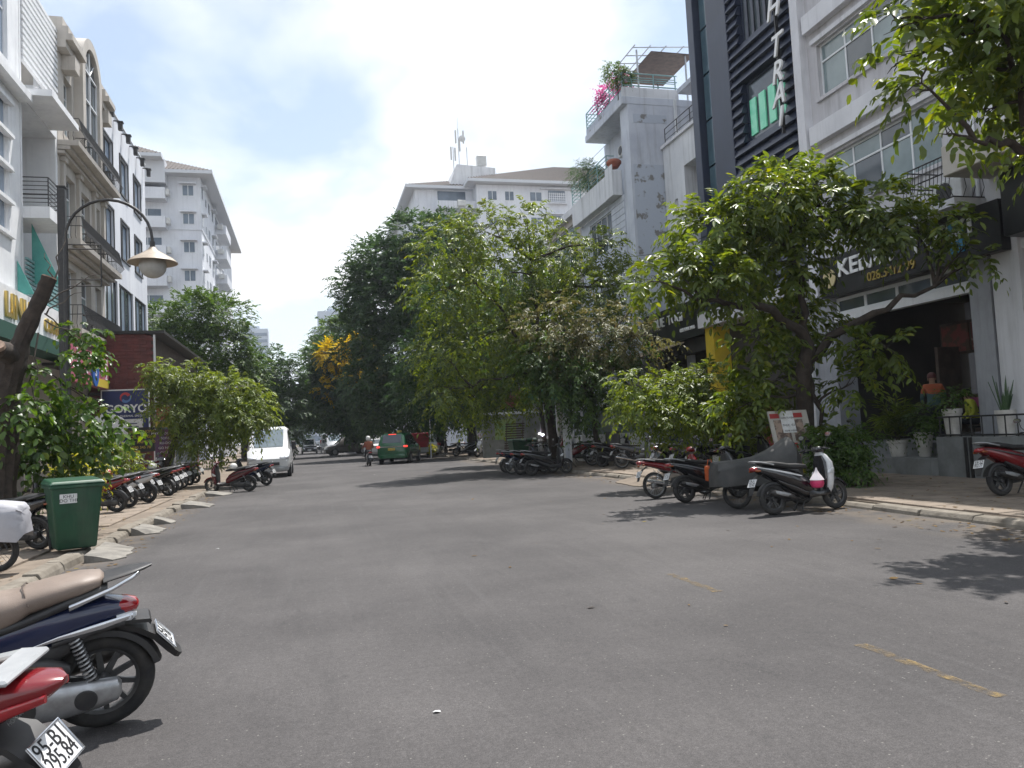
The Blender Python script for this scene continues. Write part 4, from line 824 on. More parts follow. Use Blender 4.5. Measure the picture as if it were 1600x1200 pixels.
def underbone(label, paint, lines=('59-V2','418.07'), hi=1, basket=False):
    P = M[paint]; root = thing('motorcycle', label, 'motorbike'); r = .285; xr, xf = -.61, .61
    wheel(root, 'wheel', xr, r, .034, 5, M['alloy'], wire=True, disc=False); wheel(root, 'wheel', xf, r, .030, 5, M['alloy'], wire=True)
    MB().loft([(-.96,0,.81,.012,.01),(-.88,0,.785,.055,.03),(-.7,0,.745,.08,.05),(-.45,0,.69,.10,.075),(-.2,0,.63,.105,.085),(.0,0,.58,.09,.08),(.18,0,.56,.06,.07),(.32,0,.62,.05,.06)], 14).build('body_cover', P, root, smooth=50)
    MB().loft([(-.80,0,.845,.05,.014),(-.72,0,.84,.09,.03),(-.45,0,.80,.115,.042),(-.2,0,.77,.115,.04),(.02,0,.755,.085,.035),(.1,0,.74,.04,.02)], 14).build('seat', M['seatblk'], root, smooth=50)
    MB().tube([(-.6,.12,.8),(-.85,.10,.85),(-.96,.04,.86),(-.96,-.04,.86),(-.85,-.10,.85),(-.6,-.12,.8)], .012, 7).build('grab_rail', M['alloy'], root, smooth=50)
    MB().loft([(-.985,0,.79,.03,.016),(-.965,0,.785,.06,.032),(-.90,0,.77,.06,.035)], 12).build('tail_light', M['redlens'], root, smooth=50)
    for s_ in (-1, 1): MB().ball((-.88, s_*.12, .72), .03, .03, .022, 10, 6).build('turn_signal', M['amber'], root, smooth=60)
    MB().rings([[(x_, -w, z_), (x_, w, z_), (x_-.010, w, z_-.012), (x_-.010, -w, z_-.012)] for x_, z_, w in ((-.74,.70,.06),(-.86,.63,.065),(-.94,.53,.06),(-.99,.40,.05))]).build('rear_mudguard', M['black'], root, smooth=30)
    plate(root, -.965, .54, 64, lines)
    MB().loft([(-.16,0,.36,.07,.06),(-.05,0,.34,.11,.10),(.1,0,.34,.11,.10),(.2,0,.36,.07,.07)], 12, 3.4).build('engine', M['alloyd'], root, smooth=40)
    MB().tube([(.12,-.06,.34),(.1,-.12,.22),(-.1,-.14,.22),(-.3,-.15,.27),(-.38,-.155,.29),(-.80,-.16,.38),(-.86,-.16,.39)], [.016,.016,.018,.03,.042,.042,.03], 10).build('exhaust', M['chrome'], root, smooth=45)
    MB().tube([(xr,.09,r),(-.1,.08,.33)], .016, 6).tube([(xr,-.09,r),(-.1,-.08,.33)], .016, 6).build('swing_arm', M['black'], root); MB().loft([(-.64,.105,r,.012,.06),(-.3,.105,.30,.014,.06),(-.02,.105,.33,.014,.06)], 10).build('chain_case', M['alloyd'], root, smooth=40)
    for s_ in (-1, 1): helix((xr, s_*.11, r+.03), (xr+.1, s_*.10, .62), .026, 7, .005).build('shock_absorber', M['chrome'], root, smooth=60)
    MB().tube([(.02,.10,.24),(.0,.2,.05),(-.01,.235,.012)], .010, 6).build('side_stand', M['black'], root)
    MB().tube([(.1,-.22,.27),(.1,.22,.27)], .011, 6).build('foot_peg', M['black'], root)
    V = lambda h, y, x: (x, y, h)
    for s_ in (-1, 1): MB(V).loft([(.30,s_*.13,.26,.02,.015),(.42,s_*.15,.31,.035,.035),(.6,s_*.15,.35,.05,.05),(.78,s_*.11,.37,.06,.05),(.88,s_*.06,.37,.04,.03)], 12).build('leg_shield', P, root, smooth=50)
    MB(V).loft([(.60,0,.40,.06,.05),(.75,0,.40,.11,.06),(.90,0,.38,.09,.05)], 12).build('front_cowl', P, root, smooth=50)
    MB().tube([(xf,.07,r),(xf-.17,.065,.78)], .016, 8).tube([(xf,-.07,r),(xf-.17,-.065,.78)], .016, 8).build('front_fork', M['alloy'], root, smooth=50)
    arc_fender(xf, r, r+.012, 35, 170, .05).build('front_mudguard', P, root, smooth=40)
    handlebar(root, .36, 1.0, P); MB().ball((.46,0,.99), .04, .08, .065, 12, 8).build('headlight', M['clear'], root, smooth=60); mirror_pair(root, .36, 1.01, .27, .2)
    if basket:
        mb = MB()
        for k in range(7): mb.tube([(.50,-.16+k*.053,.70),(.50,-.16+k*.053,.95)], .004, 4).tube([(.75,-.16+k*.053,.70),(.78,-.18+k*.06,.95)], .004, 4)
        for z in (.70,.82,.95): mb.tube([(.50,-.17,z),(.77,-.17,z),(.77,.17,z),(.50,.17,z)], .005, 4, closed=True)
        mb.build('basket', M['steel'], root)
    return root
def place(root, rx, ry, heading, z=0., lean=-8, wb=.64, label=None, steer=0):
    h = R(heading); root.location = (rx+wb*math.cos(h), ry+wb*math.sin(h), z); root.rotation_euler = (R(lean), 0, h); root['group'] = 'motorbikes parked along the street'
    if label: root['label'] = label
    return root
PV = .13
# the two near ones, built in full detail
def near_blue():
    P = M['p_blue']; root = thing('scooter', 'midnight blue scooter with tan seat and chrome grab rail parked at the kerb', 'motorbike'); r = .265; xr, xf = -.65, .65
    wheel(root, 'wheel', xr, r, .046, 10, M['alloyd'], hi=2, disc=False); wheel(root, 'wheel', xf, r, .04, 10, M['alloyd'], hi=2)
    MB().loft([(-.80,0,.665,.03,.02),(-.76,0,.665,.085,.05),(-.66,0,.665,.115,.075),(-.50,0,.64,.135,.10),(-.3,0,.595,.15,.13),(-.08,0,.53,.155,.15),(.05,0,.45,.145,.15),(.12,0,.38,.13,.12)], 24).build('body_cover', P, root, smooth=50)
    MB().loft([(-.5,0,.52,.12,.06),(-.3,0,.44,.135,.10),(-.05,0,.34,.14,.11),(.1,0,.29,.13,.08)], 20).build('lower_cover', M['black'], root, smooth=50)
    for s_ in (-1, 1):
        MB().loft([(-.80,s_*.09,.635,.012,.014),(-.66,s_*.128,.615,.008,.020),(-.45,s_*.146,.585,.007,.012),(-.30,s_*.152,.55,.004,.004)], 10).build('side_trim', M['chrome'], root, smooth=50)
        MB().loft([(-.76,s_*.095,.602,.012,.014),(-.6,s_*.125,.585,.012,.018),(-.42,s_*.142,.55,.008,.012)], 10).build('lower_trim', M['black'], root, smooth=50)
    st = MB().loft([(-.665,0,.845,.05,.01),(-.645,0,.838,.10,.035),(-.55,0,.822,.128,.055),(-.42,0,.795,.138,.062),(-.32,0,.772,.142,.066),(-.27,0,.742,.144,.078),(-.22,0,.725,.146,.092),(-.05,0,.70,.142,.112),(.1,0,.685,.12,.118),(.17,0,.67,.07,.08)], 28).build('seat', M['seattan'], root, smooth=60)
    MB().loft([(-.68,0,.80,.10,.03),(-.5,0,.755,.142,.03),(-.3,0,.685,.148,.03),(-.1,0,.625,.144,.03),(.12,0,.60,.11,.03)], 20, 3.5).build('seat_base', M['black'], root, smooth=50)
    MB().tube([(-.32,.149,.775),(-.30,.10,.828),(-.285,0,.842),(-.30,-.10,.828),(-.32,-.149,.775)], .0035, 5).build('seat_seam', M['wood'], st)
    for s_ in (-1, 1): MB().loft([(-.50,s_*.135,.735,.016,.018),(-.58,s_*.14,.765,.014,.014),(-.70,s_*.125,.805,.013,.012),(-.80,s_*.09,.845,.013,.012),(-.84,s_*.05,.86,.013,.012)], 10).build('grab_rail', M['chrome'], root, smooth=50)
    MB().loft([(-.66,0,.838,.10,.014),(-.78,0,.862,.085,.014),(-.86,0,.875,.055,.012),(-.90,0,.882,.02,.008)], 14).build('rack', M['black'], root, smooth=50)
    MB().loft([(-.835,0,.672,.02,.012),(-.82,0,.672,.06,.03),(-.77,0,.675,.088,.04),(-.72,0,.68,.09,.04)], 16).build('tail_light', M['redlens'], root, smooth=50)
    for s_ in (-1, 1): MB().loft([(-.82,s_*.06,.632,.012,.012),(-.79,s_*.078,.63,.028,.024),(-.72,s_*.09,.628,.02,.02)], 12).build('turn_signal', M['clear'], root, smooth=50)
    MB().rings([[(x_, -w, z_), (x_, w, z_), (x_+.008, w, z_-.02), (x_+.008, -w, z_-.02)] for x_, z_, w in ((-.66,.605,.07),(-.80,.605,.085),(-.885,.60,.085),(-.895,.585,.08))]).build('tail_shelf', M['black'], root, smooth=30)
    MB().rings([[(x_, -w, z_), (x_, w, z_), (x_+.02, w*.8, z_-.028), (x_+.02, -w*.8, z_-.028)] for x_, z_, w in ((-.74,.585,.07),(-.84,.55,.08),(-.92,.50,.085),(-.99,.42,.085),(-1.03,.38,.075),(-1.05,.365,.05))]).build('rear_mudguard', M['black'], root, smooth=30)
    plate(root, -.966, .470, 49, ('59-K1','572.18'), hi=2)
    arc_fender(xr, r, r+.020, 68, 165, .072).build('inner_fender', M['black'], root, smooth=40)
    eng = MB().loft([(-.74,.13,.265,.03,.03),(-.72,.135,.262,.045,.06),(-.63,.14,.252,.05,.076),(-.48,.145,.245,.055,.088),(-.28,.145,.245,.055,.096),(-.15,.14,.25,.05,.09),(-.09,.13,.25,.02,.03)], 18).build('engine_case', M['alloy'], root, smooth=45)
    MB().lathe([(.005,.206),(.050,.205),(.054,.198)], 24, (-.57,0,.25), 1).build('cover_cap', M['black'], eng); MB().lathe([(.005,.209),(.074,.208),(.078,.20)], 24, (-.27,0,.247), 1).build('cover_cap', M['black'], eng)
    MB().loft([(-.50,.12,.40,.03,.03),(-.40,.125,.41,.055,.075),(-.22,.125,.41,.06,.085),(-.10,.12,.40,.04,.05)], 14, 3).build('air_box', M['black'], root, smooth=45)
    for s_ in (1, -1):
        sh = helix((xr+.05, s_*.135, r+.06), (xr+.13, s_*.125, .56), .027, 11, .0058).build('shock_absorber', M['alloy'], root, smooth=60)
        MB().tube([(xr+.01, s_*.135, r), (xr+.14, s_*.125, .60)], .016, 8).build('damper_rod', M['black'], sh)
    ex = MB().tube([(.0,-.08,.22),(-.15,-.13,.20),(-.30,-.15,.25),(-.36,-.155,.27),(-.40,-.16,.28),(-.72,-.165,.36),(-.80,-.165,.38)], [.018,.018,.022,.05,.058,.058,.035], 12).build('exhaust', M['tealblk'], root, smooth=45)
    MB().tube([(-.10,.10,.22),(-.14,.22,.05),(-.15,.25,.012)], .010, 6).build('side_stand', M['black'], root)
    MB().loft([(.02,0,.30,.13,.09),(.2,0,.285,.15,.05),(.36,0,.29,.15,.05),(.46,0,.34,.13,.09)], 14, 4).build('floor_board', M['black'], root, smooth=40)
    V = lambda h, y, x: (x, y, h)
    MB(V).loft([(.26,0,.44,.10,.05),(.36,0,.47,.155,.07),(.5,0,.485,.185,.085),(.66,0,.50,.20,.085),(.80,0,.50,.185,.08),(.92,0,.46,.13,.06),(.98,0,.43,.07,.03)], 18).build('leg_shield', P, root, smooth=50)
    MB().tube([(xf,.075,r),(xf-.14,.07,.68)], .019, 8).tube([(xf,-.075,r),(xf-.14,-.07,.68)], .019, 8).tube([(xf-.14,.07,.66),(xf-.14,-.07,.66)], .02, 6).build('front_fork', M['black'], root, smooth=50)
    arc_fender(xf, r, r+.014, 25, 165, .058).build('front_mudguard', P, root, smooth=40); handlebar(root, .40, 1.02, P); mirror_pair(root, .40, 1.03)
    return root
o = near_blue(); place(o, -1.24, 5.17, 194, 0, -9, .65*1.07); o.scale = (1.07, 1.07, 1.07)
def near_red():
    root = thing('scooter', 'red scooter with silver grab rail and plate 95-B1 295.84', 'motorbike'); r = .258; P = M['p_red']
    wheel(root, 'wheel', -.62, r, .045, 5, M['alloyd'], hi=2, disc=False); wheel(root, 'wheel', .64, r, .042, 5, M['alloyd'], hi=2)
    MB().loft([(-1.13,0,.84,.02,.012),(-1.09,0,.832,.07,.036),(-.95,0,.80,.11,.072),(-.7,0,.73,.125,.10),(-.45,0,.66,.14,.12),(-.2,0,.56,.145,.14),(.0,0,.46,.13,.13),(.1,0,.38,.11,.1)], 24).build('body_cover', P, root, smooth=50)
    MB().loft([(-.85,0,.665,.09,.035),(-.6,0,.58,.11,.06),(-.3,0,.45,.125,.10),(-.05,0,.34,.13,.10),(.1,0,.29,.12,.06)], 18).build('lower_cover', M['black'], root, smooth=50)
    for s_ in (-1, 1): MB().loft([(-1.10,s_*.068,.812,.010,.014),(-.98,s_*.108,.785,.010,.02),(-.72,s_*.128,.70,.008,.022),(-.5,s_*.14,.64,.004,.006)], 12).build('tail_lamp_strip', M['redlens'], root, smooth=50)
    MB().loft([(-.90,0,.878,.05,.012),(-.84,0,.875,.095,.03),(-.6,0,.845,.12,.045),(-.40,0,.81,.13,.048),(-.1,0,.78,.12,.045),(.06,0,.765,.085,.04),(.12,0,.75,.04,.02)], 20).build('seat', M['seattan'], root, smooth=50)
    MB().rings([[(x_, y_-.03, z_), (x_, y_+.03, z_), (x_, y_+.03, z_-.022), (x_, y_-.03, z_-.022)] for x_, y_, z_ in ((-.55,.13,.83),(-.75,.125,.865),(-.93,.10,.905))]).rings([[(x_, y_-.03, z_), (x_, y_+.03, z_), (x_, y_+.03, z_-.022), (x_, y_-.03, z_-.022)] for x_, y_, z_ in ((-.55,-.13,.83),(-.75,-.125,.865),(-.93,-.10,.905))]).box(-1.02,-.92,-.13,.13,.885,.907).build('grab_rail', M['p_silver'], root, bevel=.008)
    MB().ball((-.80,.0,.93), .07, .085, .05, 14, 8).build('seat_cap', mat('cream_cap', (.55,.45,.30), .6, col2=(.42,.22,.08), scale=9), root, smooth=60)
    MB().rings([[(x_, -w, z_), (x_, w, z_), (x_+.012, w, z_-.02), (x_+.012, -w, z_-.02)] for x_, z_, w in ((-.82,.70,.075),(-.97,.66,.09),(-1.06,.58,.085),(-1.11,.50,.075),(-1.14,.40,.05))]).build('rear_mudguard', M['black'], root, smooth=30)
    plate(root, -1.075, .60, 55, ('95-B1','295.84'), hi=2)
    text('HONDA', .022, M['alloy'], root, frame((-.955,.0,.716), (0,-1,0), (.5,0,.85)), 'badge_lettering', .0006)
    arc_fender(-.62, r, r+.012, 60, 165, .062).build('inner_fender', M['black'], root, smooth=40)
    ex = MB().tube([(.0,-.08,.22),(-.15,-.13,.20),(-.30,-.17,.27),(-.36,-.185,.30),(-.40,-.19,.31),(-.84,-.20,.42),(-.92,-.20,.44)], [.018,.018,.022,.06,.066,.066,.045], 16).build('exhaust', M['tealblk'], root, smooth=45)
    MB().loft([(-.5,-.255,.36,.01,.03),(-.7,-.262,.41,.01,.034),(-.86,-.258,.45,.008,.03)], 10).build('heat_shield', M['chrome'], ex, smooth=40)
    MB().loft([(-.72,.10,r,.03,.05),(-.66,.105,r,.045,.075),(-.45,.11,.265,.05,.085),(-.2,.11,.285,.05,.095),(-.06,.10,.29,.04,.08)], 14).build('engine_case', M['alloyd'], root, smooth=45)
    for s_ in (1, -1): helix((-.61, s_*.125, r+.06), (-.48, s_*.12, .60), .030, 9, .0055).build('shock_absorber', M['alloy'], root, smooth=60)
    MB().tube([(-.02,.10,.22),(-.05,.2,.05),(-.06,.235,.012)], .010, 6).build('side_stand', M['black'], root)
    MB().loft([(.02,0,.30,.13,.09),(.2,0,.285,.15,.05),(.36,0,.29,.15,.05),(.46,0,.34,.13,.09)], 14, 4).build('floor_board', M['black'], root, smooth=40)
    V = lambda h, y, x: (x, y, h)
    MB(V).loft([(.26,0,.44,.10,.05),(.36,0,.47,.155,.07),(.5,0,.485,.185,.085),(.66,0,.50,.20,.085),(.80,0,.50,.185,.08),(.92,0,.46,.13,.06)], 18).build('leg_shield', P, root, smooth=50)
    MB().tube([(.64,.075,r),(.5,.07,.68)], .019, 8).tube([(.64,-.075,r),(.5,-.07,.68)], .019, 8).tube([(.5,.07,.66),(.5,-.07,.66)], .02, 6).build('front_fork', M['black'], root, smooth=50)
    handlebar(root, .40, 1.02, P); mirror_pair(root, .40, 1.03)
    return root
o = near_red(); h_ = R(168); pc = Vector((-1.075, 0, .60)); pc = Euler((R(-10), 0, h_)).to_matrix() @ pc
o.location = Vector((-.86, 2.98, .66)) - pc; o.location.z = max(-.01, min(.04, o.location.z)); o.rotation_euler = (R(-10), 0, h_); o['group'] = 'motorbikes parked along the street'
# prototypes, then copies with their own labels
PRO = {}
def bike(kind, paint, rx, ry, heading, z, label, lean=-8, **k):
    key = (kind, paint, tuple(sorted(k.items())))
    if key in PRO: o = copy_tree(PRO[key])
    else:
        o = scooter('', paint, **k) if kind == 's' else underbone('', paint, **k); PRO[key] = o
    return place(o, rx, ry, heading, z, lean, .64 if kind == 's' else .61, label)
# left pavement row, tails to the road
bike('s', 'p_black', -4.15, 13.75, 158, PV, 'black scooter with plain tail squeezed behind the green wheelie bin', rail='alloyd')
bike('s', 'p_red', -4.55, 20.6, 166, PV, 'red scooter parked first past the green bin on the pavement')
bike('s', 'p_black', -4.55, 21.9, 162, PV, 'black scooter parked second past the green bin')
bike('s', 'p_white', -4.35, 23.3, 158, PV, 'white scooter parked third past the green bin', trim='p_black', lean=-5)
bike('u', 'p_navy', -4.75, 24.4, 170, PV, 'navy motorcycle parked fourth past the green bin', lean=-10)
bike('s', 'p_black', -4.25, 25.8, 149, PV, 'black scooter with silver wheels parked mid row before the leaning street tree', rim='alloy')
bike('s', 'p_black', -4.35, 27.0, 161, PV, 'black scooter with white helmet hung on it mid row', lines=('59-C1','880.31'))
bike('s', 'p_grey', -4.4, 28.6, 144, PV, 'grey scooter nearest the leaning street tree in the row', rim='alloy')
bike('u', 'p_maroon', -4.5, 30.2, 150, PV, 'maroon motorcycle just past the leaning street tree')
bike('s', 'p_black', -4.5, 31.8, 146, PV, 'black scooter second past the leaning street tree', rim='alloy')
bike('s', 'p_navy', -4.5, 33.4, 150, PV, 'navy scooter at the end of the row past the leaning tree')
bike('u', 'p_black', -5.9, 22.5, 165, PV, 'black motorcycle parked in the second rank behind the red scooter')
bike('s', 'p_black', -6.0, 25.0, 160, PV, 'black scooter parked in the second rank before the signs')
# left, on the road
bike('s', 'p_maroon', -2.05, 27.9, 163, 0, 'maroon scooter with white helmet parked across the kerb before the white van', lean=-9, lines=('59-P2','076.33'))
bike('s', 'p_navy', -1.65, 30.9, 152, 0, 'navy scooter standing between the maroon scooter and white van')
# right side
bike('s', 'p_black', 7.38, 11.42, 5, 0, 'white and black scooter with a pink plastic bag hanging from it', trim='p_black', cowl='p_white', stripe='p_white', lines=('59-E1','103.42'), lean=-6)
bike('s', 'p_black', 7.2, 14.2, 6, 0, 'black scooter with an orange bag beside the covered motorbike', lines=('59-X3','331.09'))
bike('u', 'p_red', 7.12, 15.4, 4, 0, 'red motorcycle at the end of the kerb row past the black scooter', lines=('59-T1','645.20'))
bike('s', 'p_red', 11.0, 10.42, 2, PV, 'red and black scooter standing alone on the pavement by the terrace', trim='p_black', rim='alloyd', lines=('59-S2','902.77'))
for k, (kd, pt, x, y, h, lb) in enumerate((
    ('s', 'p_black', 9.8, 16.9, 8, 'black scooter on the pavement behind the black one with orange bag'), ('u', 'p_black', 9.7, 18.2, 4, 'black motorcycle on the pavement next to a white flower pot'),
    ('s', 'p_grey', 9.9, 19.5, 10, 'grey scooter on the pavement under the low leafy bush'), ('s', 'p_black', 10.0, 20.9, 2, 'black scooter on the pavement at the far side of the low bush'),
    ('u', 'p_grey', 10.2, 24.6, -4, 'grey motorcycle with white exhaust beside the glass stall'), ('s', 'p_black', 10.1, 26.2, 4, 'black scooter with dark top box in front of the glass stall'),
    ('u', 'p_black', 10.2, 27.5, 2, 'black motorcycle parked next to the narrow standing banner'),
    ('s', 'p_black', 7.4, 26.0, 3, 'black scooter first in the kerbside cluster beside the narrow banner'), ('s', 'p_black', 7.25, 26.9, 8, 'black scooter second in the kerbside cluster near the tree trunk'),
    ('u', 'p_black', 7.15, 27.8, -2, 'black motorcycle third in the kerbside cluster near the tree trunk'), ('s', 'p_navy', 7.2, 28.8, 6, 'navy scooter last in the kerbside cluster near the tree trunk'),
    ('s', 'p_red', 11.2, 30.6, 172, 'red scooter on the pavement behind the narrow banner'), ('u', 'p_silver', 10.6, 32.2, 176, 'silver motorcycle on the pavement behind the tree trunk'),
    ('s', 'p_black', 10.0, 33.6, 10, 'black scooter on the pavement past the tree trunk'),
    ('s', 'p_silver', 10.5, 45.5, 215, 'silver fronted scooter facing the road in deep tree shade'), ('s', 'p_black', 10.2, 49.0, 190, 'black scooter in the shade before the standing red box'),
    ('u', 'p_black', 10.0, 53.0, 180, 'black motorcycle in the shade beside the street name sign'),
    ('s', 'p_grey', 12.2, 16.7, 20, 'grey scooter half hidden behind the trunk of the street tree'))):
    bike(kd, pt, x, y, h, PV if x > 8.9 else 0, lb, lean=-7)
# ------------------------------------------------------------------ cars and vans
M['p_taxi'] = paintmat('taxi_green_paint', (.010,.105,.040)); M['p_vanwhite'] = mat('van_white_paint', (.70,.71,.72), .3, coat=.5, col2=(.60,.61,.62), scale=2); M['p_bronze'] = paintmat('grey_bronze_paint', (.16,.15,.14)); M['p_dark'] = paintmat('dark_car_paint', (.02,.022,.026))
M['carglass'] = mat('car_glass', (.020,.028,.032), .05, spec=1., coat=.4); M['vanscreen'] = mat('van_windscreen_sky_tint', (.24,.30,.33), .06, spec=1., coat=.4, col2=(.17,.22,.25), scale=1.5); M['hub'] = mat('wheel_cover', (.30,.30,.31), .4, metal=.5)  # van screen coloured pale blue-grey to imitate sky reflected in the glass
M['headlamp'] = mat('headlamp_glass', (.55,.57,.60), .1, spec=.9, coat=.6)
M['brakeglow'] = mat('lit_brake_lamp', (.5,.02,.02), .3, emit=((1,.06,.04), 1.1))
M['taxiy'] = mat('taxi_yellow', (.55,.42,.06), .5)
def car(name, label, cat, st, W, paint, loc, heading, wheels, wr=.31, glass_side=(), wind=None, rear=None, lit=False, plate_txt=None, plate_m=None, van=False, group='cars and vans on the street'):
    """st: stations (x, zlow, zbelt, ztop, half width factor, roof half width factor) from tail to nose"""
    root = thing(name, label, cat, (loc[0], loc[1], 0), R(heading), group); P = M[paint]; w = W/2; rr = []
    def half(q):
        x, zl, zb, zt, f, g = q; a = w*f; b = w*g; top = max(zt, zb+.02); k = min(.10, (top-zb)*.4)
        return [(x,a*.84,zl),(x,a*.97,zl+.10),(x,a,(zl+zb)/2),(x,a*.985,zb),(x,b+(a*.985-b)*min(1,k/max(.02,top-zb)),top-k),(x,b*.85,top)]
    H = [half(q) for q in st]
    for h in H: rr.append(h + [(p[0],-p[1],p[2]) for p in h[::-1]])
    body = MB().rings(rr).build('body', P, root, smooth=38)
    for s_ in (1, -1):
        for i, j in glass_side:
            for k in range(i, j):
                a0, a1, b0, b1 = (Vector(H[k][3]), Vector(H[k][4]), Vector(H[k+1][3]), Vector(H[k+1][4])); q = []
                for p0, p1, o_ in ((a0, a1, b0), (b0, b1, a0)):
                    lo = p0.lerp(p1, .08); hi_ = p0.lerp(p1, .93); olo = o_; d = (o_-p0)*(.05); q += [lo+d*.8, hi_+d*.8]
                off = Vector((0, .012, .004)); vs = [tuple(Vector((v.x, s_*(v.y+.012), v.z+.004))) for v in (q[0], q[2], q[3], q[1])]
                MB().add(vs, [(0,1,2,3)] if s_ < 0 else [(3,2,1,0)]).build('side_window', M['carglass'], root)
    def across(i, j, nm, inset=.86):
        a, b = H[i], H[j]; 
        va = Vector(a[5]) if a[5][2] > b[5][2] else Vector(a[5]); 
        p = [Vector((a[5][0], a[5][1]*inset*1.12, a[5][2])), Vector((b[5][0], b[5][1]*inset*1.12, b[5][2]))]
        n = Vector((p[1].x-p[0].x, 0, p[1].z-p[0].z)).cross(Vector((0,1,0))); n.normalize(); n = n if n.z > 0 else -n
        lo = p[0].lerp(p[1], .05)+n*.012; hi_ = p[0].lerp(p[1], .95)+n*.012
        return MB().add([(lo.x,lo.y,lo.z),(hi_.x,hi_.y,hi_.z),(hi_.x,-hi_.y,hi_.z),(lo.x,-lo.y,lo.z)], [(0,1,2,3)]).build(nm, M['carglass'], root)
    if wind: across(*wind, 'windscreen').data.materials.__setitem__(0, M['vanscreen'] if van else M['carglass'])
    if rear: across(*rear, 'rear_window')
    for x in wheels:
        for s_ in (1, -1):
            MB().lathe([(wr+.06, s_*(w*.985)),(wr+.06, s_*(w*1.004)),(.02, s_*(w*1.004))], 22, (x,0,wr), 1).build('wheel_arch', M['black'], root)
            wl = MB().lathe([(.02,s_*(w-.16)),(wr-.03,s_*(w-.17)),(wr,s_*(w-.13)),(wr,s_*(w-.02)),(wr-.02,s_*(w+.012)),(wr*.68,s_*(w+.016)),(.02,s_*(w+.012))], 22, (x,0,wr), 1).build('wheel', M['tyre'], root, smooth=40)
            MB().lathe([(.02,s_*(w+.012)),(.05,s_*(w+.03)),(wr*.66,s_*(w+.022)),(wr*.66,s_*(w+.012))], 18, (x,0,wr), 1).build('wheel_cover', M['hub'], wl, smooth=30)
    xt, xn = st[0][0], st[-1][0]
    for s_ in (1, -1):
        zt = st[1][2]; tl = MB().box(xt-.02, xt+.26, s_*w*(.74 if lit else .66), s_*w*.98, zt-(.04 if lit else .14), zt+(.06 if not van else .3)).build('tail_lamp', M['brakeglow'] if lit else M['redlens'], root, bevel=.03)
        zn = st[-2][2]; MB().loft([(xn+.01, s_*w*.66, zn-.12, w*.12, .05),(xn-.06, s_*w*.70, zn-.09, w*.22, .09),(xn-.26, s_*w*.86, zn-.04, w*.10, .09)], 12).build('headlamp', M['headlamp'], root, smooth=40)
        xm = st[wind[1]][0]-.35 if wind else .5; MB().box(xm-.06, xm+.06, s_*(w+.02), s_*(w+.22), st[-3][2]+.02, st[-3][2]+(.20 if not van else .42)).build('wing_mirror', M['black'] if van else P, root, bevel=.03)
    MB().loft([(xn-.1,0,.40,w*.93,.14),(xn+.02,0,.40,w*.82,.12),(xn+.06,0,.40,w*.6,.09)], 16, 4).build('front_bumper', M['p_silver'] if van else P, root, smooth=40); MB().box(xn-.02, xn+.05, -w*.5, w*.5, .56, .70).build('grille', M['black'], root)
    MB().loft([(xt+.12,0,.46,w*.95,.15),(xt-.03,0,.46,w*.85,.13),(xt-.07,0,.46,w*.6,.10)], 16, 4).build('rear_bumper', P, root, smooth=40)
    if plate_txt: pl_ = MB().box(xt-.09, xt-.071, -.2, .2, .80, .93).build('number_plate', plate_m or M['plate'], root); text(plate_txt, .1, M['ink'], pl_, frame((xt-.092, 0, .865), (0,-1,0), (0,0,1)), 'plate_number', .001)
    MB().box(xn+.05, xn+.075, -.22, .22, .42, .53).build('number_plate', M['plate'], root)
    return root
mpv = [(-2.36,.42,.95,.98,.80,.6),(-2.30,.32,1.0,1.20,.93,.74),(-2.05,.28,1.02,1.72,.98,.70),(-1.4,.26,1.02,1.80,1,.73),(-.3,.26,1.0,1.80,1,.74),(.45,.26,.99,1.74,1,.72),(1.25,.26,.98,1.08,1,.76),(1.95,.28,.90,.98,.98,.74),(2.25,.32,.74,.84,.90,.62),(2.36,.40,.62,.70,.72,.5)]
gs = ((2, 3), (3, 4), (4, 5))
t = car('taxi', 'dark green people carrier taxi with lit brake lamps and roof sign', 'car', mpv, 1.83, 'p_taxi', (5.25, 47.4), 72, (-1.38, 1.38), .33, gs, (6, 5), (1, 2), True, '51A-328', M['taxiy'])
sg = MB().loft([(-.35,0,1.88,.08,.07),(.35,0,1.88,.08,.07)], 10, 4).build('roof_sign', M['taxiy'], t); MB().box(-.3,.3,-.35,.35,1.80,1.825).build('roof_rack', M['black'], t)
MB().box(-2.08,-2.0,-.22,.22,1.70,1.74).build('high_brake_lamp', M['brakeglow'], t); MB().box(-2.40,-2.37,-.7,.7,.98,1.03).build('chrome_strip', M['chrome'], t)
van = [(-2.7,.45,1.3,2.05,.93,.80),(-2.6,.36,1.3,2.28,.98,.84),(-1.0,.34,1.3,2.34,1,.86),(.9,.34,1.28,2.34,1,.86),(1.35,.34,1.26,2.24,1,.83),(1.95,.34,1.22,1.36,.99,.80),(2.45,.36,.98,1.08,.95,.74),(2.66,.42,.72,.86,.86,.6)]
car('van', 'white passenger van with silver bumper parked facing the kerb end of bikes', 'van', van, 1.95, 'p_vanwhite', (-1.88, 39.6), -90, (-1.75, 1.75), .34, ((1, 2), (2, 3), (3, 4)), (5, 4), None, van=True)
car('van', 'silver grey high roof van parked beyond the bronze people carrier', 'van', van, 1.95, 'p_silver', (2.4, 92), -82, (-1.75, 1.75), .34, ((2, 3), (3, 4)), (5, 4), (0, 1), van=True)
car('car', 'bronze grey people carrier turning across the street', 'car', mpv, 1.83, 'p_bronze', (3.55, 79.5), 188, (-1.38, 1.38), .33, gs, (6, 5), (1, 2))
car('car', 'black people carrier driving towards the white van', 'car', mpv, 1.83, 'p_dark', (-.15, 98), -90, (-1.38, 1.38), .33, gs, (6, 5), (1, 2))
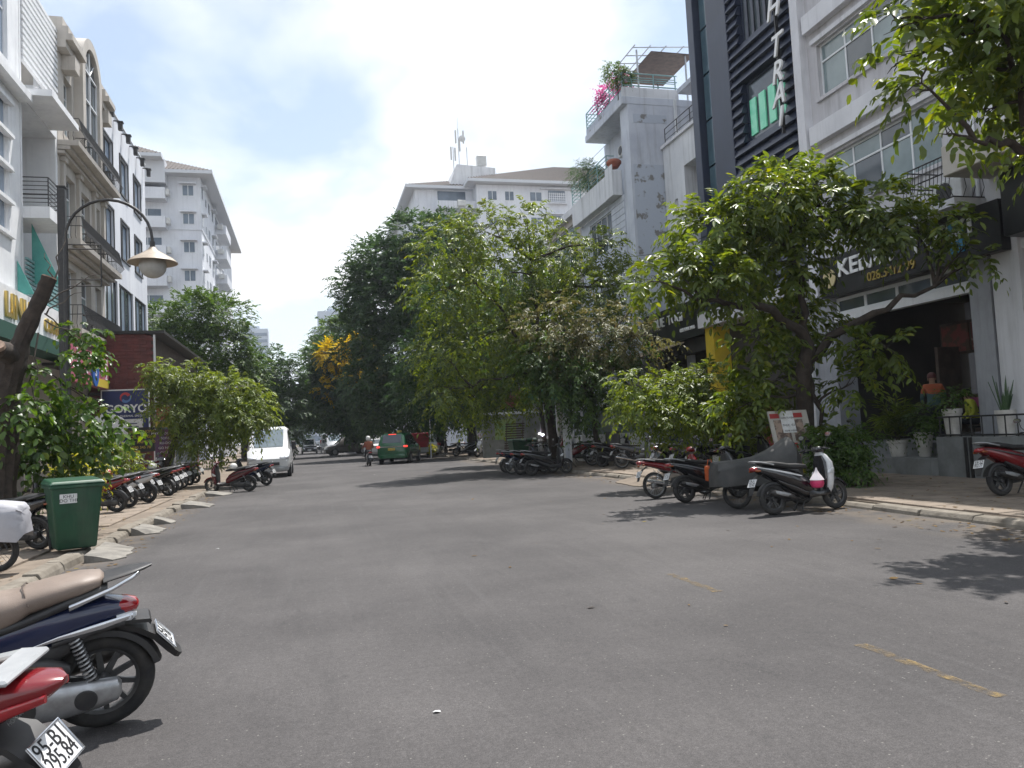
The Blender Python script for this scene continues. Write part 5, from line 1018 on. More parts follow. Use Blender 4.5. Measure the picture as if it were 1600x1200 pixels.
sed = [(-2.2,.42,.86,.90,.80,.6),(-2.1,.30,.92,.98,.94,.72),(-1.6,.26,.94,1.04,.99,.74),(-.95,.25,.94,1.42,1,.68),(-.1,.25,.93,1.47,1,.69),(.45,.25,.92,1.40,1,.67),(1.15,.25,.90,.98,.99,.74),(1.9,.28,.78,.86,.96,.7),(2.2,.38,.60,.66,.78,.5)]
g2 = ((3, 4), (4, 5))
car('car', 'white saloon car half hidden behind the green taxi', 'car', sed, 1.76, 'p_vanwhite', (5.4, 68), 82, (-1.35, 1.35), .31, g2, (6, 5), (2, 3))
car('car', 'white saloon car parked under the trees by the street sign', 'car', sed, 1.76, 'p_vanwhite', (8.1, 58), 95, (-1.35, 1.35), .31, g2, (6, 5), (2, 3))
car('car', 'dark saloon car parked past the silver grey van', 'car', sed, 1.76, 'p_dark', (1.4, 112), -86, (-1.35, 1.35), .31, g2, (6, 5), (2, 3))
car('car', 'maroon saloon car parked farthest along the shaded kerb', 'car', sed, 1.76, 'p_maroon', (2.2, 126), -88, (-1.35, 1.35), .31, g2, (6, 5), (2, 3))
# ------------------------------------------------------------------ trees and plants
import numpy as np
def at(u, v, y):
    """point of the street at distance y, seen along a line of the photograph"""
    d = _f + _r2*((u-800)/1210) + _u2*((600-v)/1210); t = y/d.y; return Vector((d.x*t, y, CAM_H+d.z*t))
def mpp(y): return y/1210*1.02
def leafmat(name, c1, c2, tr=.35, rough=.38, spec=.5, third=None):
    m = bpy.data.materials.new(name); m.use_nodes = True; nt = m.node_tree; n = nt.nodes; l = nt.links; b = n['Principled BSDF']; o = n['Material Output']
    geo = n.new('ShaderNodeNewGeometry'); r = n.new('ShaderNodeValToRGB'); l.new(geo.outputs['Random Per Island'], r.inputs[0])
    r.color_ramp.elements[0].color = c4(c1); r.color_ramp.elements[1].color = c4(c2)
    if third: e = r.color_ramp.elements.new(.93); e.color = c4(c2); r.color_ramp.elements[-1].color = c4(third)
    t = n.new('ShaderNodeTexNoise'); l.new(geo.outputs['Position'], t.inputs['Vector']); t.inputs['Scale'].default_value = .9; t.inputs['Detail'].default_value = 3
    mr = n.new('ShaderNodeMapRange'); l.new(t.outputs[0], mr.inputs[0]); mr.inputs[1].default_value = .35; mr.inputs[2].default_value = .65; mr.inputs[3].default_value = .72; mr.inputs[4].default_value = 1.25
    hs = n.new('ShaderNodeHueSaturation'); l.new(r.outputs[0], hs.inputs['Color']); l.new(mr.outputs[0], hs.inputs['Value'])
    l.new(hs.outputs[0], b.inputs['Base Color']); b.inputs['Roughness'].default_value = rough; b.inputs['Specular IOR Level'].default_value = spec
    tb = n.new('ShaderNodeBsdfTranslucent'); h2 = n.new('ShaderNodeHueSaturation'); l.new(hs.outputs[0], h2.inputs['Color']); h2.inputs['Value'].default_value = 2.2; h2.inputs['Saturation'].default_value = 1.15; h2.inputs['Hue'].default_value = .485; l.new(h2.outputs[0], tb.inputs[0])
    mx = n.new('ShaderNodeMixShader'); mx.inputs[0].default_value = tr; l.new(b.outputs[0], mx.inputs[1]); l.new(tb.outputs[0], mx.inputs[2]); l.new(mx.outputs[0], o.inputs[0]); return m
M['leafnear'] = leafmat('street_tree_leaf', (.052,.086,.016), (.128,.168,.027), .38, .38, .45, (.21,.23,.03))
M['leafdry'] = leafmat('dry_olive_leaf', (.085,.09,.034), (.155,.148,.055), .25, .5, .4, (.19,.14,.055))
M['leafdark'] = leafmat('dark_tree_leaf', (.024,.054,.022), (.056,.100,.030), .30, .5, .35)
M['leafmid'] = leafmat('mid_tree_leaf', (.034,.072,.018), (.080,.130,.027), .34, .45, .35)
M['leaflight'] = leafmat('light_tree_leaf', (.068,.106,.020), (.145,.185,.032), .40, .42, .4, (.19,.22,.03))
M['leafbroad'] = leafmat('broad_shoot_leaf', (.028,.066,.012), (.070,.125,.020), .38, .36, .45, (.15,.20,.025))
M['flower'] = leafmat('yellow_blossom', (.36,.27,.02), (.50,.39,.04), .35, .6, .2)
M['pinkfl'] = leafmat('pink_blossom', (.34,.085,.17), (.42,.15,.25), .35, .6, .2)
M['yleaf'] = leafmat('yellow_green_leaf', (.20,.22,.03), (.34,.33,.05), .4, .4, .4)
M['bark'] = mat('bark', (.055,.042,.034), .95, col2=(.028,.022,.018), scale=7, detail=8, bump=.8, bscale=18)
M['barkpale'] = mat('pale_bark', (.10,.085,.07), .9, col2=(.05,.042,.035), scale=8, detail=8, bump=.6, bscale=20)
M['cutwood'] = mat('cut_wood', (.25,.175,.13), .9, col2=(.14,.095,.07), scale=9, detail=6)
def norm(a): return a/np.maximum(np.linalg.norm(a, axis=1, keepdims=True), 1e-9)
def fronds(P, D, rng, Lr, pairs, ll, lw, droop, terminal=True, spread=(38, 62), curl=.25, hang=.35):
    """leaf mesh arrays: pinnate sprays at P growing along D"""
    N_ = len(P); V = []; up = np.array([0,0,1.]); L_ = Lr*rng.uniform(.65, 1.25, (N_,1)); D = norm(D); dr = droop*rng.uniform(.5, 1.5, (N_,1))
    for j in range(pairs + (1 if terminal else 0)):
        t = (j+1)/(pairs+.3); c = P + D*L_*t; c[:,2:3] -= dr*L_*t*t
        T = D.copy(); T[:,2:3] -= 2*dr*t; T = norm(T); S = norm(np.cross(T, up)+rng.normal(0, .12, (N_,3))); Nn = norm(np.cross(S, T)); Nn *= np.sign(Nn[:,2:3]+1e-9)
        for sd in ((-1, 1) if j < pairs else (0,)):
            a = np.radians(rng.uniform(*spread, (N_,1))) if sd else np.zeros((N_,1))
            d = norm(T*np.cos(a) + S*sd*np.sin(a) - np.array([0,0,1.])*hang*rng.uniform(.1, 1.6, (N_,1)) + rng.normal(0, .10, (N_,3)))
            w = norm(np.cross(d, Nn) + rng.normal(0, .25, (N_,3))); nn = norm(np.cross(w, d)); s_ = ll*rng.uniform(.5, 1.3, (N_,1))*(1-.25*abs(t-.5)); q = lw*rng.uniform(.8, 1.15, (N_,1))*s_/ll
            fold = nn*q*curl; b = c; tip = c + d*s_ - nn*s_*.10
            V.append(np.stack([b, b+d*s_*.30+w*q*.5+fold*.5, b+d*s_*.68+w*q*.42+fold*.35, tip, b+d*s_*.68-w*q*.42+fold*.35, b+d*s_*.30-w*q*.5+fold*.5], 1))
    return np.concatenate(V, 0)           # (n leaflets, 6, 3)
def leaf_object(name, LV, m, parent, midx=None):
    n = len(LV); me = bpy.data.meshes.new(name); me.vertices.add(n*6); me.vertices.foreach_set('co', LV.reshape(-1).astype(np.float32))
    base = (np.arange(n)*6)[:,None]; idx = (base + np.array([[0,1,2,3, 0,3,4,5]])).reshape(-1)
    me.loops.add(n*8); me.loops.foreach_set('vertex_index', idx.astype(np.int32)); me.polygons.add(n*2); me.polygons.foreach_set('loop_start', (np.arange(n*2)*4).astype(np.int32)); me.polygons.foreach_set('loop_total', np.full(n*2, 4, np.int32))
    for q in (m if isinstance(m, (list, tuple)) else [m]): me.materials.append(q)
    if midx is not None: me.polygons.foreach_set('material_index', np.repeat(midx, 2).astype(np.int32))
    me.update(); me.validate(); o = bpy.data.objects.new(name, me); COL.objects.link(o); o.parent = parent; return tag(o, kind='stuff')
def clump_points(clumps, n, rng, shell=.45, gap=.0, seed=0):
    """points and outward directions spread through ellipsoids (c, r) or (c, rx, ry, rz)"""
    P = []; D = []; K = []; vol = np.array([c[1]**2 for c in clumps]); cnt = np.maximum(3, (n*vol/vol.sum()).astype(int))
    for k, (c, k_) in enumerate(zip(clumps, cnt)):
        r = np.array([c[1], c[1] if len(c) < 3 else c[2], c[1]*.8 if len(c) < 4 else c[3]]); d = norm(rng.normal(0, 1, (k_,3))); t = (shell + (1-shell)*rng.random((k_,1))**.6)
        P.append(np.array(c[0]) + d*r*t); dd = d + np.array([0,0,.15]) + rng.normal(0, .45, (k_,3)); D.append(norm(dd)); K.append(np.full(k_, k))
    return np.concatenate(P), np.concatenate(D), np.concatenate(K)
def curve_pts(a, b, sag, n=6, wob=.0, rg=None):
    a, b = Vector(a), Vector(b); out = []
    for i in range(n+1):
        t = i/n; p = a.lerp(b, t); p.z += sag*4*t*(1-t)
        if rg and 0 < i < n: p += Vector((rg.uniform(-wob, wob), rg.uniform(-wob, wob), rg.uniform(-wob, wob)))
        out.append(p)
    return out
def tree(name, label, base, trunk, tr, clumps, n, leaf, lp, seed, group='street trees', bark='bark', twigs=3, extra=None, shell=.4, limb_r=.35, cat='tree'):
    """base: ground point; trunk: points up the trunk; clumps: foliage masses in world space"""
    rg = random.Random(seed); rng = np.random.default_rng(seed); base = Vector(base); root = thing(name, label, cat, base, group=group)
    tp = [Vector(p)-base for p in trunk]; k = len(tp); tp[0].z -= .06
    flare = [tr*(1.35 if i == 0 else 1 - .33*i/(k-1)) for i in range(k)]
    fine = []; fr = []
    for i in range(k-1):
        for j in range(4): fine.append(tp[i].lerp(tp[i+1], j/4) + (Vector((rg.uniform(-1,1), rg.uniform(-1,1), 0))*tr*.12 if (i or j) else Vector())); fr.append((flare[i]+(flare[i+1]-flare[i])*j/4)*rg.uniform(.94, 1.07))
    fine.append(tp[-1]); fr.append(flare[-1]); MB().tube(fine, fr, 12).build('trunk', M[bark], root, smooth=60)
    cl = [(Vector(c[0])-base, *c[1:]) for c in clumps]; top = tp[-1]; tw = MB()
    # a few main boughs towards the outermost masses; the other limbs leave from them
    nb = 4 if len(cl) > 9 else (3 if len(cl) > 4 else 0); ends = []; cand = [tp[-1], tp[-2].lerp(tp[-1], .55)]
    while len(ends) < nb:
        c = max(cl, key=lambda q: min([(q[0]-e).length for e in ends] or [99]) + .35*(q[0]-top).length + .2*q[0].z); ends.append(c[0])
    for i, e in enumerate(ends):
        s0 = tp[-1] if i % 2 == 0 else tp[-2].lerp(tp[-1], .45); g = s0.lerp(e, .72); ln = (g-s0).length; bp = curve_pts(s0, g, ln*rg.uniform(-.02, .12), 8, ln*.035, rg); r0 = flare[-1]*rg.uniform(.62, .82)
        MB().tube(bp, [r0*(1-.68*j/8) for j in range(9)], 9).build('bough', M[bark], root, smooth=60); cand += bp[2:]
    for c in cl:
        src = min(cand, key=lambda p: (p-c[0]).length*(1 + .25*max(0, p.z-c[0].z)/max(.5, (p-c[0]).length)))
        ln = (c[0]-src).length; r0 = max(.018, min(tr*limb_r*1.3, .02+ln*.018)); pts = curve_pts(src, c[0], ln*.06, 6, ln*.03, rg)
        MB().tube(pts, [r0*(1-.72*i/6) for i in range(7)], 7).build('limb', M[bark], root, smooth=60)
        for _ in range(twigs):
            d = Vector((rg.gauss(0,1), rg.gauss(0,1), rg.gauss(.25,1))).normalized(); e = c[0] + Vector((d.x*c[1], d.y*(c[2] if len(c) > 2 else c[1]), d.z*(c[3] if len(c) > 3 else c[1]*.8)))*.85
            tw.tube(curve_pts(pts[rg.choice((4,5,6))], e, c[1]*.08, 4, c[1]*.05, rg), [r0*.32, r0*.26, r0*.2, r0*.14, r0*.08], 5)
    if twigs: tag(tw.build('twigs', M[bark], root, smooth=60), kind='stuff')
    P, D, K = clump_points([(tuple(c[0]), *c[1:]) for c in cl], n, rng, shell); LV = fronds(P, D, rng, **lp); reps = len(LV)//len(P)
    if extra:
        m2, sel = extra; mi = np.tile(np.isin(K, sel).astype(int), reps); leaf_object('crown', LV, [M[leaf], M[m2]], root, mi)
    else: leaf_object('crown', LV, M[leaf], root)
    return root
def C(lst, y=None):
    """foliage masses given as (u, v, radius in picture pixels, distance)"""
    return [(tuple(at(u, v, yy)), r*mpp(yy)) for u, v, r, yy in lst]
NEAR = dict(Lr=.52, pairs=5, ll=.205, lw=.084, droop=.42)
# right street tree over the white scooter
tree('street_tree', 'leafy street tree with leaning fork in front of the kebab shop sign', (10.75, 15.1, .1), [(10.75,15.1,.1), (10.55,14.9,1.2), (10.35,14.6,2.5), (10.5,14.5,3.1)], .22,
     C([(1062,425,46,14.5),(1120,360,66,14.8),(1200,310,62,14.2),(1285,322,60,14.6),(1380,330,62,13.6),(1478,350,30,13.0),(1130,435,50,14.0),(1215,410,72,15.2),(1330,345,32,14.8),(1430,345,30,13.4),(1022,440,22,13.8),(1190,530,38,15.0),(1345,540,30,13.6),(1510,385,24,12.7),(1545,398,9,12.6),(1275,275,32,14.4),(1225,280,36,14.8),(1250,500,50,15.6),(1200,600,46,15.2),(1150,640,32,15.4),(1330,600,26,14.2),(1290,690,34,14.6),(1300,720,30,14.8),(1385,545,26,13.0)]),
     1450, 'leafnear', NEAR, 11, twigs=5, shell=.3)
# branches of the tree outside the frame to the right
tree('street_tree', 'overhanging street tree branch with glossy leaves above the pavement bike', (10.6, 8.0, .1), [(10.6,8.0,.1), (10.5,8.0,1.8), (10.2,8.1,3.6), (9.8,8.2,5.0)], .16,
     C([(1400,30,46,8.2),(1465,50,58,8.4),(1545,30,70,8.0),(1590,110,62,8.2),(1500,120,56,8.6),(1440,130,46,8.0),(1540,175,42,8.4),(1600,200,34,8.2),(1400,100,30,8.6),(1660,60,120,8.4),(1700,200,110,8.6),(1480,210,24,8.0)]) + [((9.6,7.4,6.6),1.1),((10.6,8.8,6.9),1.2),((11,7.4,6.3),1.1),((8.6,7.8,7.2),.9)],
     950, 'leafnear', dict(Lr=.45, pairs=4, ll=.20, lw=.095, droop=.35), 12, twigs=5, shell=.25)
# low bush in a pot
tree('potted_bush', 'low spreading leafy bush over the parked bikes in a white pot', (10.0, 17.6, .1), [(10.0,17.6,.1), (10.0,17.6,.9), (9.9,17.6,1.4)], .06,
     C([(1000,640,42,17.4),(1050,610,44,17.8),(1110,605,44,17.6),(1170,620,34,17.2),(1040,655,34,17.0),(1120,645,38,18.0),(985,600,26,17.6),(1080,640,40,17.4)]), 900, 'leaflight', dict(Lr=.42, pairs=5, ll=.14, lw=.055, droop=.45), 13, None, twigs=4, shell=.3, cat='bush')
# pair of trees in the middle
MID = dict(Lr=.62, pairs=6, ll=.19, lw=.07, droop=.55)
tree('street_tree', 'wide drooping street tree with a browned lower side and straight trunk', (9.7, 30.5, .1), [(9.7,30.5,.1), (9.6,30.4,1.6), (9.4,30.2,3.2), (9.2,30.0,4.6)], .20,
     C([(700,385,52,29),(755,360,50,30),(825,350,44,30.5),(695,455,60,28.5),(785,430,72,30),(875,400,58,30),(945,385,40,30),(685,555,46,28.5),(750,530,74,30.5),(840,520,76,31),(920,460,62,29.5),(965,445,46,30),(690,615,38,28),(740,620,50,30),(800,600,54,30),
        (860,505,54,27),(945,520,58,26.5),(1010,525,36,26),(900,550,54,27.5),(990,470,28,28)]), 3000, 'leafnear', MID, 14, extra=('leafdry', [15,16,17,18]), twigs=5, shell=.3)
tree('street_tree', 'slim street tree with a bent trunk beside the glass stall', (10.6, 27.2, .1), [(10.6,27.2,.1), (10.3,27.2,1.2), (10.2,27.2,2.6), (10.3,27.3,4.0)], .12,
     C([(880,590,48,27),(935,590,46,27),(970,540,40,27.5),(910,640,26,27),(850,560,46,27.5)]), 800, 'leafmid', MID, 15, twigs=4)
tree('street_tree', 'thin street tree with bare lower stem behind the parked cluster', (11.0, 36.0, .1), [(11.0,36,.1), (10.9,36,2.0), (10.8,36,4.0)], .13,
     C([(790,480,60,36),(830,430,60,36),(770,570,50,36),(860,480,60,36)]), 900, 'leafmid', dict(MID, ll=.22, lw=.085), 16, twigs=2)
# tall dark trees
FAR = dict(Lr=1.0, pairs=5, ll=.36, lw=.14, droop=.25, hang=.2)
bigc = [(560,440,30,60),(590,408,36,60),(636,368,36,60),(688,362,32,61),(605,470,62,60),(655,430,66,60),(715,380,34,62),(570,520,40,60),(630,545,70,60),(695,490,70,60),(585,595,46,60),(655,620,60,60),(610,420,50,62),(700,420,60,61),(555,470,24,60),(600,640,36,61),(705,590,60,60)]
tree('tall_tree', 'tallest dark green tree rising before the apartment block with antenna mast', (9.9, 60, .1), [(9.9,60,.1), (9.8,60,3), (9.6,60,6), (9.3,60,10)], .33, C(bigc), 7000, 'leafdark', FAR, 17, twigs=2, shell=.5)
tree('tall_tree', 'dark green tree shading the parked bikes beside the tallest tree', (10.3, 50, .1), [(10.3,50,.1), (10.2,50,3), (10.0,50,6)], .28, C([(690,560,60,50),(740,520,70,50),(660,610,44,50),(720,610,60,50),(780,560,60,50),(700,470,50,50),(690,640,30,50)]), 2600, 'leafdark', dict(FAR, Lr=.85, ll=.30, lw=.12), 18, twigs=2, shell=.5)
tree('flowering_tree', 'tree with bright yellow blossom beside the tall dark trees', (8.9, 76, .1), [(8.9,76,.1), (8.6,76,2.5), (8.0,76,5)], .25,
     C([(515,560,34,76),(555,560,36,76),(500,600,30,76),(540,600,42,76),(580,610,48,76),(508,640,34,76),(560,645,44,76),(495,615,22,76),(520,556,21,74.2),(556,550,22,74.2),(545,576,14,73.2),(594,598,10,73.2),(510,606,9,73.6)]), 3400, 'leafdark', dict(FAR, Lr=.9, ll=.38, lw=.17), 19, extra=('flower', [8,9,10,11,12]), twigs=1, shell=.5)
lt = tree('tall_tree', 'lighter green tree crown behind the yellow blossom', (9.5, 98, .1), [(9.5,98,.1), (9.3,98,4), (9,98,8)], .28, C([(520,520,26,98),(550,505,28,98),(580,520,32,98),(500,550,24,98),(560,560,40,98),(520,580,34,98),(505,620,28,98),(480,640,16,98),(540,640,34,98)]), 1900, 'leafmid', dict(FAR, Lr=1.1, ll=.46, lw=.2), 20, twigs=1, shell=.5)
for k, (x, y, s, rz, lb) in enumerate(((9.4, 125, .85, 40, 'green tree first past the lighter crown along the shaded kerb'), (9.6, 155, .95, 130, 'green tree second past the lighter crown along the shaded kerb'), (9.5, 190, .9, 220, 'green tree third past the lighter crown along the shaded kerb'), (9.0, 240, 1.0, 310, 'green tree farthest along the shaded kerb'))):
    c = copy_tree(lt); c.location = (x, y, .1); c.scale = (s, s, s); c.rotation_euler = (0, 0, R(rz)); c['label'] = lb
# left side trees
tree('tall_tree', 'dark tree with feathery crown behind the brick shed', (-8.2, 57, .1), [(-8.2,57,.1), (-8.0,57,3), (-7.8,57,6)], .25,
     C([(250,505,34,56),(300,488,34,56),(350,495,36,56),(285,540,44,56),(345,550,46,56),(378,520,16,57),(240,530,26,55),(300,585,44,55),(365,590,40,56),(320,470,16,57),(392,570,22,57)]), 2400, 'leafmid', dict(FAR, Lr=.8, ll=.28, lw=.11), 21, twigs=3, shell=.45)
lt2 = tree('tall_tree', 'dark tree overhanging the white van roof', (-5.6, 72, .1), [(-5.6,72,.1), (-5.5,72,2.5), (-5.2,72,5)], .24,
     C([(415,590,34,72),(448,590,26,72),(430,635,40,72),(458,635,24,72),(395,615,34,72),(400,660,34,72),(440,680,26,72),(440,560,18,72),(470,610,12,72)]), 1500, 'leafdark', dict(FAR, Lr=.85, ll=.34, lw=.14), 22, twigs=1, shell=.45)
for k, (x, y, s, rz, lb) in enumerate(((-5.8, 100, 1.05, 70, 'dark tree second past the white van on its side'), (-6.0, 128, 1.1, 160, 'dark tree third past the white van on its side'), (-6.0, 165, 1.2, 250, 'dark tree fourth past the white van on its side'), (-5.6, 215, 1.25, 20, 'dark tree farthest past the white van on its side'))):
    c = copy_tree(lt2); c.location = (x, y, .1); c.scale = (s, s, s); c.rotation_euler = (0, 0, R(rz)); c['label'] = lb
tree('street_tree', 'small leaning street tree with drooping light crown among the bikes', (-5.35, 32.2, .1), [(-5.35,32.2,.1), (-5.3,32.1,.9), (-5.0,31.8,1.8), (-4.6,31.6,2.6)], .15,
     C([(258,592,26,31),(300,600,36,31.5),(350,615,40,31.5),(395,628,26,31.5),(272,640,30,31),(330,650,38,31.5),(380,655,30,31),(243,575,14,30.5),(300,690,20,31),(345,690,18,31.5),(405,650,18,31)]), 1500, 'leaflight', dict(Lr=.5, pairs=6, ll=.17, lw=.06, droop=.6), 23, twigs=4, shell=.3)
# cut tree at the left edge
rt = thing('cut_tree', 'thick pruned tree stump with sawn top and fresh leafy shoots beside the lamp post', 'tree', (-4.95, 14.5, .1), group='street trees')
bs_ = Vector((-4.95, 14.5, .1)); tp = [Vector(p)-bs_ for p in (Vector((-4.95,14.5,.05)), at(4,760,14.5), at(6,680,14.5), at(10,610,14.5), at(22,560,14.5), at(34,530,14.5), at(50,495,14.5), at(66,460,14.5), at(77,434,14.5))]
rad = [.24,.21,.21,.22,.19,.135,.125,.12,.125]; fine = []; fr = []; rg = random.Random(4)
for i in range(len(tp)-1):
    for j in range(4): fine.append(tp[i].lerp(tp[i+1], j/4)); fr.append((rad[i]+(rad[i+1]-rad[i])*j/4)*rg.uniform(.9, 1.1))
fine.append(tp[-1]); fr.append(rad[-1]); tk = MB().tube(fine, fr, 22); rj = random.Random(77); nb_ = 22
for i in range(len(tk.v)):      # rough, ridged bark
    c_ = fine[i//nb_]; p_ = Vector(tk.v[i]); k_ = 1 + .07*math.sin((i % nb_)*2.9) + rj.uniform(-.06, .06); tk.v[i] = tuple(c_ + (p_-c_)*k_)
tk.build('trunk', M['bark'], rt, smooth=60)
d_ = (tp[-1]-tp[-2]).normalized(); e1 = tp[-1]; MB().tube([e1+d_*.001, e1+d_*.02], [.118,.11], 14).build('sawn_end', M['cutwood'], rt)
k2 = [Vector(p)-bs_ for p in (at(18,560,14.5), at(8,548,14.1), at(-6,545,13.8))]; MB().tube(k2, [.165,.15,.145], 12).build('limb_stub', M['bark'], rt, smooth=60); MB().tube([k2[-1]+Vector((.02,-.06,.02)), k2[-1]+Vector((.03,-.1,.06))], [.135,.12], 12).build('sawn_end', M['cutwood'], rt)
rng = np.random.default_rng(31)
for k, (p, q) in enumerate((((60,480,14.5),(158,428,14.8)), ((72,492,14.5),(128,457,14.6)), ((60,520,14.5),(55,640,14.3)), ((84,440,14.5),(108,350,14.8)), ((85,440,14.5),(70,395,14.6)), ((70,500,14.5),(140,540,15)))):
    MB().tube(curve_pts(Vector(at(*p))-bs_, Vector(at(*q))-bs_, .05, 6, .04, rg), [.016,.014,.012,.010,.008,.006,.004], 6).build('shoot', M['barkpale'], rt, smooth=60)
SH = C([(50,632,28,14.8),(100,640,22,15.5),(50,690,30,15),(100,685,30,15.2),(145,655,20,15.4),(180,662,12,15.6),(140,712,18,15.4),(25,640,20,14.2),(70,585,14,14.8),(212,670,8,16),(165,700,12,15.6),(70,730,26,15.2)])
P, D, K = clump_points([(tuple(Vector(c[0])-bs_), c[1]) for c in SH], 330, rng, .2); leaf_object('shoot_leaves', fronds(P, D, rng, Lr=.40, pairs=3, ll=.155, lw=.095, droop=.5, hang=.55), M['leafbroad'], rt)
SH = C([(125,515,12,15.4),(155,525,10,15.6),(140,550,14,15.4),(120,560,12,15.2)])
P, D, K = clump_points([(tuple(Vector(c[0])-bs_), c[1]) for c in SH], 70, rng, .2); leaf_object('shoot_leaves', fronds(P, D, rng, Lr=.3, pairs=3, ll=.12, lw=.08, droop=.5, hang=.5), M['leafbroad'], rt)
for (a, b_) in (((40,560,14.6),(60,640,14.8)), ((45,570,14.6),(150,640,15.4)), ((60,640,14.8),(95,720,15.2)), ((100,600,15),(210,668,16)), ((20,600,14.5),(40,720,14.8)), ((70,490,14.6),(140,560,15.4))):
    MB().tube(curve_pts(Vector(at(*a))-bs_, Vector(at(*b_))-bs_, .06, 6, .04, rg), [.014,.012,.011,.01,.008,.006,.004], 5).build('shoot', M['bark'], rt, smooth=60)
def bush(name, label, base, h, clumps, n, leaf, lp, seed, pot=None, group='shrubs and pot plants'):
    return tree(name, label, base, [base, (base[0], base[1], base[2]+h*.5), (base[0], base[1], base[2]+h)], .03, clumps, n, leaf, lp, seed, group, twigs=2, shell=.2, cat='plant')
SM = dict(Lr=.32, pairs=4, ll=.11, lw=.045, droop=.4)
bush('shrub', 'yellow leaved shrub standing behind the green wheelie bin', (-4.9, 17.0, .13), .6, C([(120,745,22,17),(112,725,16,17),(135,735,18,17.2)]), 220, 'yleaf', SM, 41)
bush('shrub', 'green shrub in front of the blue advertising board', (-6.6, 25.5, .13), .8, C([(155,710,26,25),(180,715,24,25.5),(205,722,20,25.5),(140,730,22,25)]), 420, 'leaflight', SM, 42)
bush('shrub', 'dense green shrub at the foot of the forked street tree', (11.3, 13.9, .13), .7, C([(1310,700,36,13.8),(1330,730,28,13.6),(1290,740,30,14.0),(1345,690,26,13.8),(1280,690,26,14.2)]), 520, 'leafmid', SM, 43)
bush('shrub', 'bright green bush between the poster board and the stall', (11.2, 18.6, .13), .7, C([(1150,690,26,18.4),(1175,660,24,18.6),(1130,680,24,18.6),(1190,690,20,18.4)]), 360, 'leaflight', SM, 44)
# ------------------------------------------------------------------ street furniture and small things
M['bin'] = mat('green_bin_plastic', (.007,.060,.027), .45, col2=(.006,.044,.021), scale=5, streak=.35, streak_col=(.10,.11,.08))
M['orange'] = mat('orange_plastic', (.50,.10,.02), .6, col2=(.36,.07,.02), scale=8)
def label_panel(root, txt, c, right, up, w, h, size, m, tm, name='sticker'):
    """thin printed panel with lettering"""
    r_, u_ = Vector(right).normalized(), Vector(up).normalized(); n_ = r_.cross(u_); c = Vector(c); vs = []
    for q in (.004, -.004):
        for a, b in ((-1,-1),(1,-1),(1,1),(-1,1)): vs.append(tuple(c + r_*a*w/2 + u_*b*h/2 + n_*q))
    p = MB().add(vs, [(0,1,2,3),(7,6,5,4),(0,4,5,1),(1,5,6,2),(2,6,7,3),(3,7,4,0)]).build(name, m, root)
    lines = txt if isinstance(txt, (list, tuple)) else [txt]
    for k, t in enumerate(lines):
        if t: text(t, size, tm, p, frame(c + u_*((len(lines)-1)/2-k)*h*.86/len(lines) + n_*.006, r_, u_), 'lettering', .001)
    return p
r = thing('wheelie_bin', 'green plastic wheelie bin with lid closed on the pavement edge', 'bin', (-3.58, 13.4, .13), R(24))
def frus(x0, y0, x1, y1, z0, z1, oy=0): return MB().add([(-x0,-y0,z0),(x0,-y0,z0),(x0,y0,z0),(-x0,y0,z0),(-x1,-y1+oy,z1),(x1,-y1+oy,z1),(x1,y1+oy,z1),(-x1,y1+oy,z1)], [(3,2,1,0),(4,5,6,7),(0,1,5,4),(1,2,6,5),(2,3,7,6),(3,0,4,7)])
frus(.27,.28,.35,.38,.03,.98).build('body', M['bin'], r, bevel=.04, seg=3, smooth=40); frus(.375,.41,.375,.41,.95,1.01).build('rim', M['bin'], r, bevel=.015)
MB().add([(-.385,-.42,1.012),(.385,-.42,1.012),(.385,.45,1.012),(-.385,.45,1.012),(-.34,-.38,1.06),(.34,-.38,1.06),(.34,.39,1.10),(-.34,.39,1.10)], [(3,2,1,0),(4,5,6,7),(0,1,5,4),(1,2,6,5),(2,3,7,6),(3,0,4,7)]).build('lid', M['bin'], r, bevel=.02, seg=2)
MB().tube([(-.22,.40,.98),(-.22,.46,1.0),(.22,.46,1.0),(.22,.40,.98)], .016, 7).build('handle', M['bin'], r)
for s_ in (-1, 1): MB().lathe([(.02,s_*.24),(.10,s_*.24),(.10,s_*.29),(.02,s_*.29)], 16, (0,.27,.10), 0).build('wheel', M['black'], r)
label_panel(r, ['KHU','DO THI'], (-.12,-.368,.80), (1,0,0), (0,-.105,.995), .23, .14, .07, M['plate'], M['ink'])
label_panel(r, '', (.331,-.06,.62), (0,1,0), (.084,0,1), .17, .22, .1, mat('bin_emblem', (.05,.19,.10), .5), M['plate'], 'emblem'); text('6', .17, M['potwhite'], r, frame((.340,-.06,.63), (0,1,0), (.084,0,1)), 'emblem_mark', .001)
label_panel(r, '240 L', (.317,-.06,.45), (0,1,0), (.084,0,1), .15, .07, .045, M['plate'], M['ink'])
r = thing('traffic_cone', 'faded orange traffic cone tucked behind the green bin', 'cone', (-3.86, 15.0, .13))
MB().box(-.16,.16,-.16,.16,0,.03).build('base', M['orange'], r, bevel=.008); MB().lathe([(.12,.03),(.085,.25),(.03,.62),(.018,.66)], 16).build('cone', M['orange'], r, smooth=40); MB().lathe([(.078,.30),(.06,.44),(.058,.44),(.076,.30)], 16).build('white_band', M['plate'], r, smooth=40)
